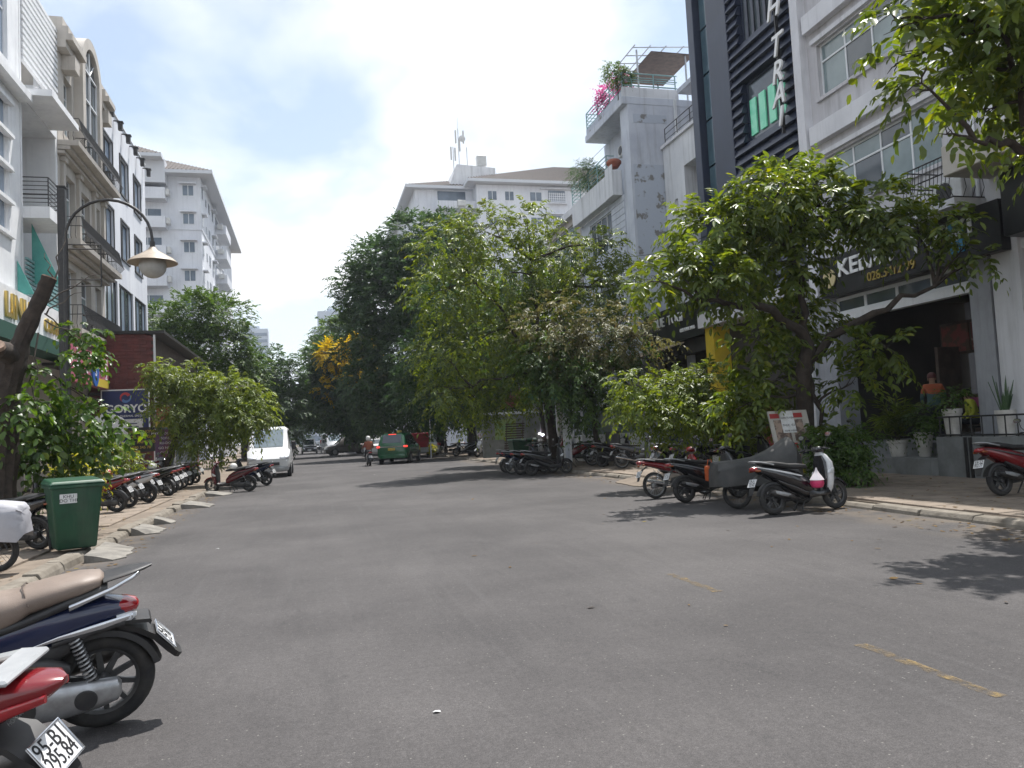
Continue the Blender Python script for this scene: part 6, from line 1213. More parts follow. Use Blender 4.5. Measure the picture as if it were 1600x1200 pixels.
# lamp posts
M['hat'] = mat('lamp_hat', (.42,.35,.27), .5, col2=(.32,.265,.21), scale=5); M['globe'] = mat('lamp_globe', (.42,.42,.41), .35, col2=(.34,.34,.33), scale=6)
r = thing('lamp_post', 'black arched lamp post with conical hat lamp beside the cut tree', 'lamp post', (-4.6, 17, .13), group='arched lamp posts')
MB().lathe([(.11,0),(.11,.5),(.07,.55),(.055,3.5),(.045,5.77)], 14).build('pole', M['iron'], r, smooth=40)
MB().tube([(.8-.8*math.cos(PI*k/14), 0, 5.77+.8*math.sin(PI*k/14)) for k in range(15)] + [(1.6,0,5.55)], .03, 8).build('arm', M['iron'], r, smooth=50)
hd = MB().lathe([(.02,5.62),(.06,5.60),(.10,5.54),(.26,5.44),(.40,5.36),(.48,5.28),(.475,5.27),(.38,5.33),(.1,5.42)], 28, (1.6,0,0)).build('lamp_hat', M['hat'], r, smooth=45); MB().ball((1.6,0,5.22), .265, .265, .26, 20, 14).build('globe', M['globe'], hd, smooth=60); MB().lathe([(.05,5.6),(.05,5.72)], 10, (1.6,0,0)).build('socket', M['iron'], hd)
fb = MB()
for z in (4.80, 4.93, 5.55, 5.64): fb.tube([(.04,0,z),(.64,0,z)], .014, 5)
fb.tube([(.64,0,4.80),(.64,0,5.64)], .014, 5); fb.build('banner_bracket', M['iron'], r)
c = copy_tree(r); c.location = (-5.9, 55.5, .13); c['label'] = 'arched lamp post whose hat lamp shows above the small leaning tree'
r = thing('steel_column', 'thick square black steel column beside the arched lamp post', 'column', (-4.93, 18, .13)); MB().box(-.075,.075,-.075,.075,.02,7.1).build('shaft', M['iron'], r, bevel=.008); MB().box(-.16,.16,-.16,.16,0,.02).build('base_plate', M['iron'], r); MB().box(-.09,.09,-.09,.09,7.1,7.13).build('cap', M['iron'], r)
# signs on the left
M['blue'] = mat('blue_board', (.022,.035,.13), .4, col2=(.018,.028,.10), scale=3); M['pinkb'] = mat('pink_board', (.42,.10,.16), .5, col2=(.34,.12,.16), scale=2.5)
NR, UP = (1,0,0), (0,0,1)
r = thing('advert_board', 'tall blue advertising board with red swirl logo on the brick shop', 'sign', (-7.45, 35.55, 1.6)); b_ = MB().box(-.90,.88,0,.06,.05,2.5).build('board', M['blue'], r)
fr_ = MB().box(-.94,-.90,-.02,.07,0,2.55).box(.88,.92,-.02,.07,0,2.55).box(-.90,.88,-.02,.07,2.5,2.55).box(-.90,.88,-.02,.07,0,.05).build('frame', M['alu'], r)
text('GORYO', .46, M['signwhite'], b_, frame((.02,-.012,1.72), NR, UP), 'lettering', .006, bold=.012, sx=.98); text('THERMAL SALON', .12, M['signwhite'], b_, frame((.25,-.012,1.42), NR, UP), 'lettering', .004)
label_panel(b_, '', (-.02,-.012,.95), NR, UP, 1.35, .68, .1, M['plate'], M['ink'], 'white_panel')
for k in range(5): MB().box(-.6,-.12-.05*(k % 2),-.022,-.0165,.72+k*.11,.755+k*.11).build('print_line', M['blue'], b_)
for k in range(3): MB().box(.1,.55-.06*k,-.022,-.0165,.82+k*.13,.86+k*.13).build('print_line', M['blue'], b_)
text('028 5412 07', .17, M['signwhite'], b_, frame((-.05,-.012,.32), NR, UP), 'lettering', .004)
for cc_, a0, a1 in ((mat('logo_red', (.45,.05,.06), .4), 30, 230), (mat('logo_blue', (.10,.20,.45), .4), 215, 385)):
    mb = MB(); n = 14; vs = []
    for k in range(n+1):
        a = R(a0+(a1-a0)*k/n); w_ = .09*(1-.75*k/n)
        for rr_ in (.22, .22-w_*1.5): vs += [(.0+rr_*math.cos(a), -.010, 2.2+rr_*math.sin(a))]
    mb.add(vs, [(2*k,2*k+1,2*k+3,2*k+2) for k in range(n)]).build('logo_swirl', cc_, b_)
for nm, lab, x, y, z0, w_, h_, m_, lines, sz, tm in (('shop_sign', 'black sign with yellow capitals standing below the blue board', -6.55, 33.9, 1.5, .98, .98, M['blacksign'], ['THINH VUONG','BOC NEM GHE','MAY RAP O TO','090 345 78'], .15, M['taxiy']),
     ('shop_sign', 'purple and red sofa repair sign beside the black and yellow sign', -5.52, 33.0, 1.25, .72, 1.1, mat('purple_board', (.10,.06,.16), .5, col2=(.20,.05,.06), scale=1.5), ['MAY - BOC - SUA','SOFA','RU-DO','GO NEM','GIA RE'], .13, M['signwhite']),
     ('shop_sign', 'orange sign with slanted print hanging above the sofa sign', -5.5, 33.1, 2.72, .68, .52, mat('orange_board', (.42,.13,.07), .5), ['Xuong','Bean'], .2, M['ink']),
     ('shop_sign', 'yellow strip sign between the orange and sofa signs', -5.52, 33.05, 2.42, .7, .24, M['taxiy'], [], .1, M['ink'])):
    r = thing(nm, lab, 'sign', (x, y, .13)); p = label_panel(r, lines, (0,0,z0-.13+h_/2), NR, UP, w_, h_, sz, m_, tm, 'board')
    if z0 < 2: 
        for s_ in (-1, 1): MB().tube([(s_*w_*.48,.02,0),(s_*w_*.48,.02,z0-.13+h_+.02)], .018, 6).build('post', M['alu'], r)
    else: MB().tube([(w_*.46,.03,0),(w_*.46,.03,z0-.13+h_)], .02, 6).build('post', M['alu'], r)
r = thing('oval_sign', 'white oval sign half hidden by leaves in front of the blue board', 'sign', (-6.9, 30.0, .13)); 
MB().lathe([(.01,0),(.62,0),(.62,.05),(.01,.05)], 26, (0,0,0), 1).build('board', M['plate'], r).scale = (1, 1, .68); r.children[0].location = (0, 0, 2.35); text('JJU', .42, M['ink'], r.children[0], frame((-.1,-.01,0), NR, UP), 'lettering', .004); MB().tube([(0,.03,0),(0,.03,2.0)], .03, 8).build('post', M['steel'], r)
b = Bld('salon_sign', 'pink salon sign with white vertical letters and blue green oval badge', -1, -8.05, 30.0, cat='sign')
pk = b.box('board', M['pinkb'], 0, 5.4, 0, .25, 4.15, 5.45); b.box('yellow_strip', M['taxiy'], 2.6, 5.38, -.012, -.002, 4.17, 4.5, parent=pk); b.box('bracket', M['iron'], .2, 5.2, .25, .94, 4.7, 4.8)
for a_, s__ in ((1.0,'UNH'), (2.1,'HUE'), (4.3,'SPA'), (5.0,'NAIL')):
    x_, y_, z_ = b.T(a_, -.014, 4.95); text(s__, .42, M['signwhite'], pk, frame((x_, y_, z_), (0,0,1), (0,-1,0)), 'lettering', .01, bold=.01)
for nm, mm_, a0, a1 in (('badge_blue', mat('badge_blue', (.03,.12,.42), .4), 180, 360), ('badge_green', mat('badge_green', (.20,.36,.10), .4), 0, 180)):
    mb = b.mb(); ring = [(3.2+.5*math.cos(R(a0+(a1-a0)*k/12)), -.06, 4.85+.72*math.sin(R(a0+(a1-a0)*k/12))) for k in range(13)]; mb.add(ring+[(p[0], -.004, p[2]) for p in ring], [tuple(range(13))]+[(k,k+1,14+k,13+k) for k in range(12)]).build('oval_badge', mm_, pk)
b.sign('S', 3.2, -.066, 4.7, .55, M['signwhite'], parent=pk, depth=.004)
r = thing('yellow_gate', 'small gate with yellow bars behind the row of bikes', 'gate', (-6.7, 32.6, .13))
for k in range(8): MB().tube([(-.9+k*.16,0,0),(-.9+k*.16,0,1.35)], .016, 5).build('bar', M['yellow'], r)
MB().box(-1.0,.34,-.02,.02,1.35,1.42).build('top_rail', M['yellow'], r)
# right: poster board at the tree, banner, stall
r = thing('poster_board', 'white leaning poster board with job notice at the foot of the forked tree', 'sign', (9.98, 14.32, .1)); tl = R(9)
T_ = lambda x, y, z: (x + (z-.2)*-.08, y*math.cos(tl) + z*math.sin(tl), z*math.cos(tl)-y*math.sin(tl))
M['poster'] = mat('board_paper', (.46,.44,.40), .7, col2=(.38,.36,.33), scale=4, streak=.3); bd = MB(T_).box(-.44,.50,0,.04,.02,1.66).build('board', M['poster'], r)
UPb = (-.08, math.sin(tl), math.cos(tl))
def pb(nm, x0, x1, z0, z1, m_, d=.004): return MB(T_).box(x0, x1, -d-.004, -d+.002, z0, z1).build(nm, m_, bd)
rd_ = mat('poster_red', (.32,.03,.03), .5); pb('red_header', -.42, -.2, 1.50, 1.60, rd_); pb('red_header', .10, .36, 1.50, 1.60, rd_)
pb('portrait_print', -.36, .0, .92, 1.46, mat('portrait_print', (.33,.25,.20), .6, col2=(.10,.07,.06), scale=5, lo=.45, hi=.55)); pb('portrait_print', .08, .34, 1.0, 1.46, bpy.data.materials['portrait_print'])
n1 = pb('notice', -.18, .14, 1.18, 1.64, M['plate'], .010); text('CAN TUYEN', .055, M['ink'], n1, frame(T_(-.02,-.017,1.50), NR, UPb), 'lettering', .001); text('PHUC VU', .07, M['ink'], n1, frame(T_(-.02,-.017,1.34), NR, UPb), 'lettering', .001); text('NHA HANG', .06, M['ink'], n1, frame(T_(.02,-.017,1.22), NR, UPb), 'lettering', .001)
p2 = pb('red_panel', -.12, .10, .55, .96, rd_); p3 = pb('purple_panel', .16, .40, .70, 1.0, mat('poster_purple', (.05,.04,.09), .5)); p4 = pb('yellow_panel', -.02, .14, .30, .55, M['taxiy'])
text('KS', .2, M['signwhite'], p2, frame(T_(-.01,-.011,.76), NR, UPb), 'lettering', .001); text('TY', .17, M['signwhite'], p3, frame(T_(.28,-.011,.85), NR, UPb), 'lettering', .001); text('UC', .12, M['ink'], p4, frame(T_(.06,-.011,.43), NR, UPb), 'lettering', .001)
for s_ in (-1, 1): MB().tube([(s_*.35,.26,1.2),(s_*.38,.55,.0)], .015, 6).build('prop', M['wood'], r)
r = thing('standing_banner', 'narrow white standing banner on a tripod foot by the motorcycles', 'banner', (9.3, 27.6, .13)); bn = MB().box(-.17,.15,-.01,.01,.16,1.86).build('panel', M['plate'], r)
MB().box(-.10,.08,-.013,-.0105,.25,.95).build('print', M['greywall'], bn); MB().box(-.06,.03,-.013,-.0105,1.62,1.74).build('print', M['ink'], bn)
for dx in (-.12, .1):
    for a in (90, 210, 330): MB().tube([(dx,.0,.2),(dx+.18*math.cos(R(a)),.18*math.sin(R(a)),0)], .012, 5).build('foot', M['iron'], r)
r = thing('glass_stall', 'white food stall with glass display windows behind the motorcycles', 'stall', (12.4, 30.6, .13)); MB().box(-1.45,1.4,0,.9,.05,1.12).build('counter', M['whiteclean'], r, bevel=.02)
for x in (-1.42, -.02, 1.33): MB().box(x,x+.08,.02,.1,1.12,2.3).build('post', M['alu'], r)
MB().box(-1.5,1.45,-.05,.95,2.3,2.38).build('roof', M['alu'], r)
for x in (-1.34, .06): MB().box(x,x+1.27,.05,.07,1.13,2.29).build('glass_pane', M['glasscurt'], r)
MB().box(-1.2,-.3,.3,.6,1.13,1.7).build('display_box', M['yellow'], r)
r = thing('notice_wall', 'white hoarding panel toned down for shade with a green poster behind the slim bent tree', 'hoarding', (10.6, 41, .13)); MB().box(-1.6,2.4,0,.1,.05,2.5).build('panel', mat('shade_toned_hoarding', (.24,.25,.24), .8, col2=(.17,.18,.17), scale=2, streak=.5), r); MB().box(-.9,.3,-.012,-.002,1.0,2.1).build('poster', mat('green_poster', (.20,.32,.14), .6, col2=(.30,.36,.12), scale=3), r); MB().box(-1.6,2.4,-.05,-.002,2.36,2.5).build('top_rail', M['alu'], r)  # white panel, its shade put into the colour as a darker grey
r = thing('bamboo_screen', 'brown slatted screen leaning in the tree shade', 'screen', (9.9, 38, .13))
for k in range(14): MB().box(-.5+k*.012,.5+k*.012,-.01,.01,.2+k*.12,.27+k*.12).build('slat', M['wood'], r)
for s_ in (-.42, .42): MB().tube([(s_,.03,0),(s_+.17,.03,1.95)], .02, 5).build('upright', M['wood'], r)
r = thing('green_bin', 'green waste container in the shade behind the kerbside bikes', 'bin', (9.9, 36.2, .13)); frus(.5,.4,.62,.5,.1,.95).build('body', M['bin'], r, bevel=.03); frus(.66,.54,.6,.48,.96,1.05).build('lid', M['bin'], r, bevel=.02)
# street name sign, red cart, bucket
r = thing('street_sign', 'blue street name plate on a white pole in the tree shade', 'sign', (7.9, 52.5, 0)); MB().tube([(0,0,0),(0,0,2.75)], .035, 8).build('pole', M['alu'], r); MB().box(.04,.75,-.015,.015,2.4,2.72).build('plate', mat('street_sign_blue', (.03,.10,.30), .4), r)
r = thing('cargo_cart', 'red covered cargo cart with yellow flowers beside the green taxi', 'cart', (7.3, 53.5, 0))
MB().box(-.55,.55,-.6,.6,.75,1.75).build('cover', mat('red_tarpaulin', (.30,.012,.02), .6, col2=(.2,.01,.015), scale=4), r, bevel=.08, seg=2); MB().box(-.5,.5,-.6,.6,.42,.74).build('tray', M['steel'], r)
for x in (-.5, .5): MB().lathe([(.04,-.03),(.26,-.03),(.3,0),(.26,.03),(.04,.03)], 18, (x,0,.3), 0).build('wheel', M['tyre'], r)
rng = np.random.default_rng(8); P, D, K = clump_points([((.75,-.4,.62),.28)], 120, rng, .2); leaf_object('flowers', fronds(P, D, rng, Lr=.15, pairs=2, ll=.12, lw=.09, droop=.2), M['yleaf'], r)
r = thing('white_bucket', 'small white bucket on the shaded pavement edge', 'bucket', (8.95, 58, .13)); MB().lathe([(.14,0),(.18,.4),(.17,.4),(.13,.02)], 16).build('body', M['plate'], r, smooth=40); MB().tube([(-.18,0,.4),(0,0,.56),(.18,0,.4)], .008, 5).build('handle', M['steel'], r)
# pots
def pot(name, label, loc, prof, m, ribs=False):
    r = thing(name, label, 'pot', loc, group='plant pots'); MB().lathe(prof, 20 if not ribs else 28).build('pot_body', m, r, smooth=35); q = prof[-2]; MB().lathe([(.01,q[1]-.06),(q[0]-.02,q[1]-.06)], 16).build('soil', M['earth'], r); return r
WP = [(.16,0),(.17,.02),(.22,.32),(.25,.33),(.25,.40),(.22,.40),(.19,.1)]
TP = [(.12,0)] + [(.12+.10*k/12+(.008 if k % 2 else 0), .58*k/12) for k in range(1, 13)] + [(.19,.58),(.15,.2)]
pot('plant_pot', 'rounded white pot with areca palm on the terrace step', (13.92, 16.05, .50), WP, M['potwhite']); pot('plant_pot', 'tall ribbed white pot with bushy plant on the terrace step', (14.05, 15.35, .50), TP, M['potwhite'], True)
pot('plant_pot', 'square shouldered white pot on the terrace behind the railing', (13.95, 14.35, .98), [(.13,0),(.15,.02),(.19,.50),(.21,.52),(.21,.62),(.18,.62),(.15,.2)], M['potwhite']); pot('plant_pot', 'white pot with snake plant next to the pale column', (13.98, 13.0, .98), [(.15,0),(.17,.45),(.2,.46),(.2,.54),(.17,.54),(.12,.2)], M['potwhite'])
pot('plant_pot', 'conical white pot under the low spreading bush', (10.0, 17.6, .13), [(.13,0),(.21,.50),(.24,.50),(.24,.60),(.2,.6),(.12,.2)], M['potwhite']); pot('plant_pot', 'grey planter drum beside the low bush', (11.2, 18.6, .13), [(.26,0),(.3,.5),(.32,.5),(.32,.56),(.28,.56),(.2,.2)], M['greywall'])
pot('plant_pot', 'white pot standing by the small yellow barred gate', (-6.35, 32.0, .13), WP, M['potwhite']); pot('plant_pot', 'square grey pot standing under the black and yellow sign', (-6.9, 32.3, .13), WP, M['greywall'])
def fan_plant(name, label, base, n, seed, leaf, up=1.0, lp=None, spread=.5):
    r = thing(name, label, 'plant', base, group='shrubs and pot plants'); q = np.random.default_rng(seed); a = q.uniform(0, 2*PI, n); t = q.uniform(.15, spread, n)
    D = np.stack([np.cos(a)*t, np.sin(a)*t, np.full(n, up)], 1); P = np.zeros((n,3)); P[:,0] = q.normal(0,.05,n); P[:,1] = q.normal(0,.05,n); P[:,2] = q.uniform(-.02,.25,n)
    leaf_object('fronds', fronds(P, D, q, **lp), M[leaf], r); mb = MB(); rg = random.Random(seed)
    for k in range(6): mb.tube([(rg.uniform(-.06,.06), rg.uniform(-.06,.06), -.08), (rg.uniform(-.12,.12), rg.uniform(-.12,.12), .45)], .012, 5)
    mb.build('stems', M['barkpale'], r); return r
PALM = dict(Lr=1.1, pairs=16, ll=.30, lw=.028, droop=.42, hang=.25, spread=(40, 60))
fan_plant('areca_palm', 'feathery areca palm growing from the rounded white pot', (13.92, 16.05, .88), 26, 3, 'leafnear', lp=PALM)
fan_plant('palm', 'tall palm with long drooping fronds between the wide drooping tree and slim bent tree', (12.0, 32.5, 3.2), 22, 5, 'leafnear', lp=dict(PALM, Lr=2.2, ll=.5, lw=.05, pairs=20), spread=1.0)
MB().tube([(0,0,-3.08),(.05,0,-1.5),(0,0,.1)], [.12,.09,.08], 10).build('trunk', M['barkpale'], bpy.data.objects['palm'])
bush('pot_shrub', 'bushy dark plant growing from the tall ribbed pot', (14.05, 15.35, 1.06), .3, [((14.05,15.35,1.45),.28),((13.95,15.2,1.25),.22)], 120, 'leafmid', dict(SM, ll=.09), 51)
bush('pot_shrub', 'small leafy plant in the square shouldered pot', (13.95, 14.35, 1.56), .15, [((13.95,14.35,1.85),.2)], 60, 'leafmid', dict(SM, ll=.08), 52)
r = thing('snake_plant', 'upright snake plant with stiff pointed leaves', 'plant', (13.98, 13.0, 1.46), group='shrubs and pot plants'); rg = random.Random(2); M['snake'] = mat('snake_plant_leaf', (.04,.085,.035), .45, col2=(.08,.13,.06), scale=14)
for k in range(12):
    a = rg.uniform(0, 2*PI); t = rg.uniform(.05, .32); h_ = rg.uniform(.35, .95); ca, sa = math.cos(a), math.sin(a); w_ = .028
    vs = []
    for f_, ww in ((0, .7), (.35, 1), (.7, .8), (1, .02)): vs += [(ca*.06+ca*t*h_*f_-sa*w_*ww, sa*.06+sa*t*h_*f_+ca*w_*ww, h_*f_), (ca*.06+ca*t*h_*f_+sa*w_*ww, sa*.06+sa*t*h_*f_-ca*w_*ww, h_*f_), (ca*.075+ca*t*h_*f_, sa*.075+sa*t*h_*f_, h_*f_)]
    MB().add(vs, [(3*i, 3*i+1, 3*i+4, 3*i+3) for i in range(3)] + [(3*i+1, 3*i+2, 3*i+5, 3*i+4) for i in range(3)] + [(3*i+2, 3*i, 3*i+3, 3*i+5) for i in range(3)]).build('leaf', M['snake'], r, smooth=50)
# roof garden
bush('bougainvillea', 'pink flowering bougainvillea on the roof terrace of the grey house', (14.6, 34.4, 16.55), .7, [(tuple(at(953,148,34.3)),.48),(tuple(at(968,128,33.6)),.40),(tuple(at(942,162,35)),.32)], 170, 'pinkfl', dict(Lr=.5, pairs=3, ll=.13, lw=.1, droop=.3), 61)
bush('roof_shrub', 'green shrub at the corner of the roof terrace railing', (14.3, 32.4, 16.55), .6, [((14.2,32.4,17.9),.5),((14.6,32.2,17.6),.4)], 260, 'leafmid', SM, 62)
bush('roof_shrub', 'spiky grey green shrub on the lower balcony of the grey house', (14.3, 37.0, 13.5), .4, [((14.3,37,14.6),.75),((14.4,36.2,14.3),.5)], 260, 'leafdark', dict(SM, Lr=.5, ll=.2, lw=.03), 63)
pot('plant_pot', 'round terracotta pot on the lower balcony corner', (14.35, 33.5, 13.75), [(.2,0),(.36,.22),(.36,.3),(.28,.38),(.1,.4),(.01,.41)], M['terracotta'])
# covered motorbikes
def covered(label, rx, ry, heading, z, m, peak, tail, lean=-5, box=False):
    root = thing('covered_motorbike', label, 'motorbike', group='motorbikes parked along the street'); r_ = .28
    wheel(root, 'wheel', -.61, r_, .036, 5, M['alloyd'], wire=True, disc=False); wheel(root, 'wheel', .61, r_, .032, 5, M['alloyd'], wire=True)
    MB().loft([(-.7,0,.42,.07,.06),(-.2,0,.42,.12,.14),(.2,0,.40,.11,.12),(.45,0,.5,.1,.2)], 12).build('body', M['black'], root, smooth=45)
    MB().tube([(.61,.06,r_),(.45,.06,.9)], .018, 6).tube([(.61,-.06,r_),(.45,-.06,.9)], .018, 6).build('front_fork', M['black'], root)
    q = random.Random(len(label)); rr = []; n = 22
    for x, w_, zt, zb in tail:
        ring = []
        for i in range(n):
            t = i/(n-1); a = PI*t; yy = -w_*math.copysign(abs(math.cos(a))**.7, math.cos(a)); zz_ = zb + (zt-zb)*(math.sin(a)**.55)
            fold = .025*math.sin(i*2.4+x*9)*(1-math.sin(a)*.6); ring.append((x+q.uniform(-.015,.015), yy+fold, zz_+(fold*.8 if i in (0, n-1) else q.uniform(-.008,.008))))
        rr.append(ring)
    vs = [p for g in rr for p in g]; k = len(rr); fs = [(j*n+i, j*n+i+1, (j+1)*n+i+1, (j+1)*n+i) for j in range(k-1) for i in range(n-1)] + [tuple(range(n)), tuple((k-1)*n+i for i in range(n))]
    MB().add(vs, fs).build('cover', m, root, smooth=50); MB().tube([(.0,.10,.24),(-.02,.2,.05),(-.03,.235,.012)], .01, 6).build('side_stand', M['black'], root)
    return place(root, rx, ry, heading, z, lean, .61)
M['darkcover'] = mat('dark_cover', (.035,.036,.035), .6, col2=(.06,.058,.055), scale=4, bump=.3, bscale=8); M['silvercover'] = mat('silver_cover', (.40,.40,.43), .5, col2=(.33,.33,.36), scale=3, bump=.4, bscale=6)
covered('motorbike under a dark grey cover between the white and black scooters', 7.42, 12.6, -6, 0, M['darkcover'], 1.2, [(-1.02,.24,.84,.42),(-1.0,.27,.86,.40),(-.6,.27,.88,.40),(-.25,.28,.92,.40),(.05,.30,1.02,.38),(.3,.36,1.16,.36),(.42,.40,1.24,.36),(.52,.30,1.14,.40),(.62,.18,.92,.48)])
covered('motorbike under a shiny silver cover parked beside the green wheelie bin', -3.95, 11.45, 172, PV, M['silvercover'], 1.1, [(-1.0,.12,.82,.50),(-.95,.20,.88,.42),(-.7,.24,.92,.44),(-.4,.27,.94,.46),(0,.28,.95,.42),(.3,.36,1.14,.40),(.42,.42,1.22,.40),(.55,.28,1.1,.46)])
# things hung or left on bikes
M['plasticbag'] = mat('white_plastic_bag', (.65,.60,.62), .35); M['pink'] = mat('pink_plastic', (.62,.04,.14), .4, col2=(.45,.03,.10), scale=9)
r = thing('plastic_bag', 'pink and white plastic bag hanging from the white scooter', 'bag', (8.12, 11.27, .40)); MB().lathe([(.02,0),(.09,.02),(.115,.08),(.10,.16),(.07,.20)], 14).build('pink_contents', M['pink'], r, smooth=50); MB().lathe([(.118,.14),(.10,.17),(.075,.21),(.045,.25),(.02,.30),(.012,.34)], 14).build('bag_top', M['plasticbag'], r, smooth=50)
r = thing('orange_bag', 'orange delivery bag hooked on the black scooter', 'bag', (7.62, 13.92, .42)); MB().box(-.10,.10,-.06,.06,0,.30).build('bag_body', M['orange'], r, bevel=.03, seg=2); MB().tube([(-.06,0,.3),(-.03,0,.42),(.03,0,.42),(.06,0,.3)], .01, 6).build('strap', M['orange'], r)
def helmet(loc, m, lab):
    r = thing('helmet', lab, 'helmet', loc, group='helmets left on bikes'); MB().lathe([(.115,0),(.128,.03),(.125,.09),(.10,.145),(.055,.175),(.01,.183)], 18).build('shell', m, r, smooth=50); MB().box(.10,.19,-.08,.08,.02,.035).build('visor', M['black'], r, bevel=.005)
hw = mat('helmet_white', (.68,.67,.64), .3, coat=.5)
helmet((-2.55, 27.9, .80), hw, 'white helmet lying on the seat of the maroon scooter'); helmet((-4.95, 27.25, .97), hw, 'white helmet lying on a black scooter in the pavement row'); helmet((-5.05, 21.9, .97), mat('helmet_red', (.4,.02,.03), .3, coat=.5), 'red helmet lying on a black scooter near the bin')
r = thing('top_box', 'dark soft top box on a scooter in front of the glass stall', 'box', (10.55, 26.2, .93)); MB().box(-.22,.22,-.2,.2,0,.42).build('box_body', M['darkcover'], r, bevel=.04, seg=2); MB().box(-.23,.23,-.21,.21,.42,.45).build('box_lid', M['black'], r, bevel=.01)
# litter
for k, (x, y, lab) in enumerate(((-1.46, 13.0, 'torn white paper scrap on the asphalt near the bin ramp'), (.66, 4.6, 'tiny white scrap lying before the midnight blue scooter'), (2.6, 34, 'pale scrap of litter on the asphalt short of the rider'), (4.3, 28, 'pale scrap of litter on the asphalt near the kerbside bike cluster'))):
    q = random.Random(k); mb = MB(); n = 7; pts = [(math.cos(2*PI*i/n)*.03*q.uniform(.5,1.2), math.sin(2*PI*i/n)*.022*q.uniform(.5,1.2), .004+q.uniform(0,.008)) for i in range(n)]; mb.add(pts+[(0,0,.01)], [(i,(i+1) % n, n) for i in range(n)])
    o = mb.build('litter_scrap', M['plate']); o.location = (x, y, .002); tag(o, lab, 'litter', 'litter on the road')
# ------------------------------------------------------------------ people
M['skin'] = mat('skin', (.30,.17,.11), .55); M['hair'] = mat('dark_hair', (.012,.010,.009), .5)
def person(name, label, loc, rotz, J, bones, rad, regions, mats, hands=()):
    """J: joint positions; bones: pairs; rad: skin radii; regions(p) -> material index"""
    root = thing(name, label, 'person', loc, R(rotz)); keys = list(J); me = bpy.data.meshes.new('b'); me.from_pydata([J[k] for k in keys], [(keys.index(a), keys.index(b)) for a, b in bones], [])
    o = bpy.data.objects.new('b', me); COL.objects.link(o); md = o.modifiers.new('s', 'SKIN'); md.use_smooth_shade = True; o.modifiers.new('u', 'SUBSURF').levels = 2
    for i, k in enumerate(keys): me.skin_vertices[0].data[i].radius = rad[k] if isinstance(rad[k], tuple) else (rad[k], rad[k]); me.skin_vertices[0].data[i].use_root = (k == 'pelvis')
    bpy.context.view_layer.update(); bm = bmesh.new(); ev = o.evaluated_get(bpy.context.evaluated_depsgraph_get()); m2 = bpy.data.meshes.new_from_object(ev); bm.from_mesh(m2); bpy.data.objects.remove(o)
    for (w, d, sd) in hands:      # five bent fingers rooted in each palm
        w = Vector(J[w]); d = Vector(d).normalized(); s_ = d.cross(Vector((0,0,1))).normalized()*sd
        for k in range(5):
            ln = (.05,.075,.085,.078,.06)[k]; p0 = w + d*.03 + s_*(.034-.017*k) if k else w + s_*.035; dd = d if k else (d*.6+s_*.8).normalized()
            mb = MB(); mb.tube([p0, p0+dd*ln*.55+Vector((0,0,-.006)), p0+dd*ln+Vector((0,0,-.03))], [.010,.009,.007], 6); off = [bm.verts.new(p) for p in mb.v]
            for f in mb.f:
                try: bm.faces.new([off[i] for i in f])
                except ValueError: pass
    bm.to_mesh(m2); bm.free(); m2.materials.clear()
    for q in mats: m2.materials.append(q)
    for p in m2.polygons: p.material_index = regions(p.center); p.use_smooth = True
    b = bpy.data.objects.new('body', m2); COL.objects.link(b); b.parent = root; return root
def standing(lean=0.0, arm=.3):
    J = dict(pelvis=(0,0,.92), waist=(0,lean*.3,1.06), chest=(0,lean*.7,1.26), neck=(0,lean+.01,1.42), head=(0,lean+.03,1.52), crown=(0,lean+.02,1.64),
             lsh=(-.18,lean*.8,1.36), lel=(-.25,lean*.6+.02,1.10), lwr=(-.22,lean*.6+.20,.95), rsh=(.18,lean*.8,1.36), rel=(.25,lean*.6+.02,1.10), rwr=(.22,lean*.6+.20,.95),
             lhip=(-.10,0,.88), lkn=(-.11,.02,.48), lan=(-.11,-.02,.08), lto=(-.12,.15,.03), rhip=(.10,0,.88), rkn=(.12,.03,.48), ran=(.12,0,.08), rto=(.13,.17,.03))
    B = [('pelvis','waist'),('waist','chest'),('chest','neck'),('neck','head'),('head','crown'),('chest','lsh'),('lsh','lel'),('lel','lwr'),('chest','rsh'),('rsh','rel'),('rel','rwr'),('pelvis','lhip'),('lhip','lkn'),('lkn','lan'),('lan','lto'),('pelvis','rhip'),('rhip','rkn'),('rkn','ran'),('ran','rto')]
    Rd = dict(pelvis=(.15,.11), waist=(.145,.11), chest=(.16,.12), neck=.055, head=(.078,.092), crown=(.06,.07), lsh=.07, lel=.048, lwr=.034, rsh=.07, rel=.048, rwr=.034, lhip=.085, lkn=.06, lan=.045, lto=.035, rhip=.085, rkn=.06, ran=.045, rto=.035)
    return J, B, Rd
M['shirtor'] = mat('orange_shirt', (.36,.09,.035), .85, col2=(.28,.07,.03), scale=9); M['shirtteal'] = mat('teal_shirt', (.05,.095,.095), .85); M['trouser'] = mat('dark_trousers', (.025,.027,.035), .85); M['shoe'] = mat('dark_shoe', (.03,.025,.02), .7); M['shirtyel'] = mat('yellow_shirt', (.42,.44,.05), .85); M['shirtbrown'] = mat('rust_shirt', (.26,.085,.045), .85)
J, B, Rd = standing(.06)
def reg1(p):
    if p.z > 1.42: return 3
    if p.z > 1.20: return 0
    if p.z > .90 and (abs(p.x) < .32): return 1 if p.z > .96 or abs(p.x) < .17 else (3 if p.y > .16 else 1)
    return 4 if p.z < .07 else 2
r = person('person', 'man in orange and teal shirt and cap standing with his back turned at the shop', (14.62, 15.55, .80), -35, J, B, Rd, reg1, [M['shirtor'], M['shirtteal'], M['trouser'], M['skin'], M['shoe']], [('lwr',(0,1,-.2),-1),('rwr',(0,1,-.2),1)])
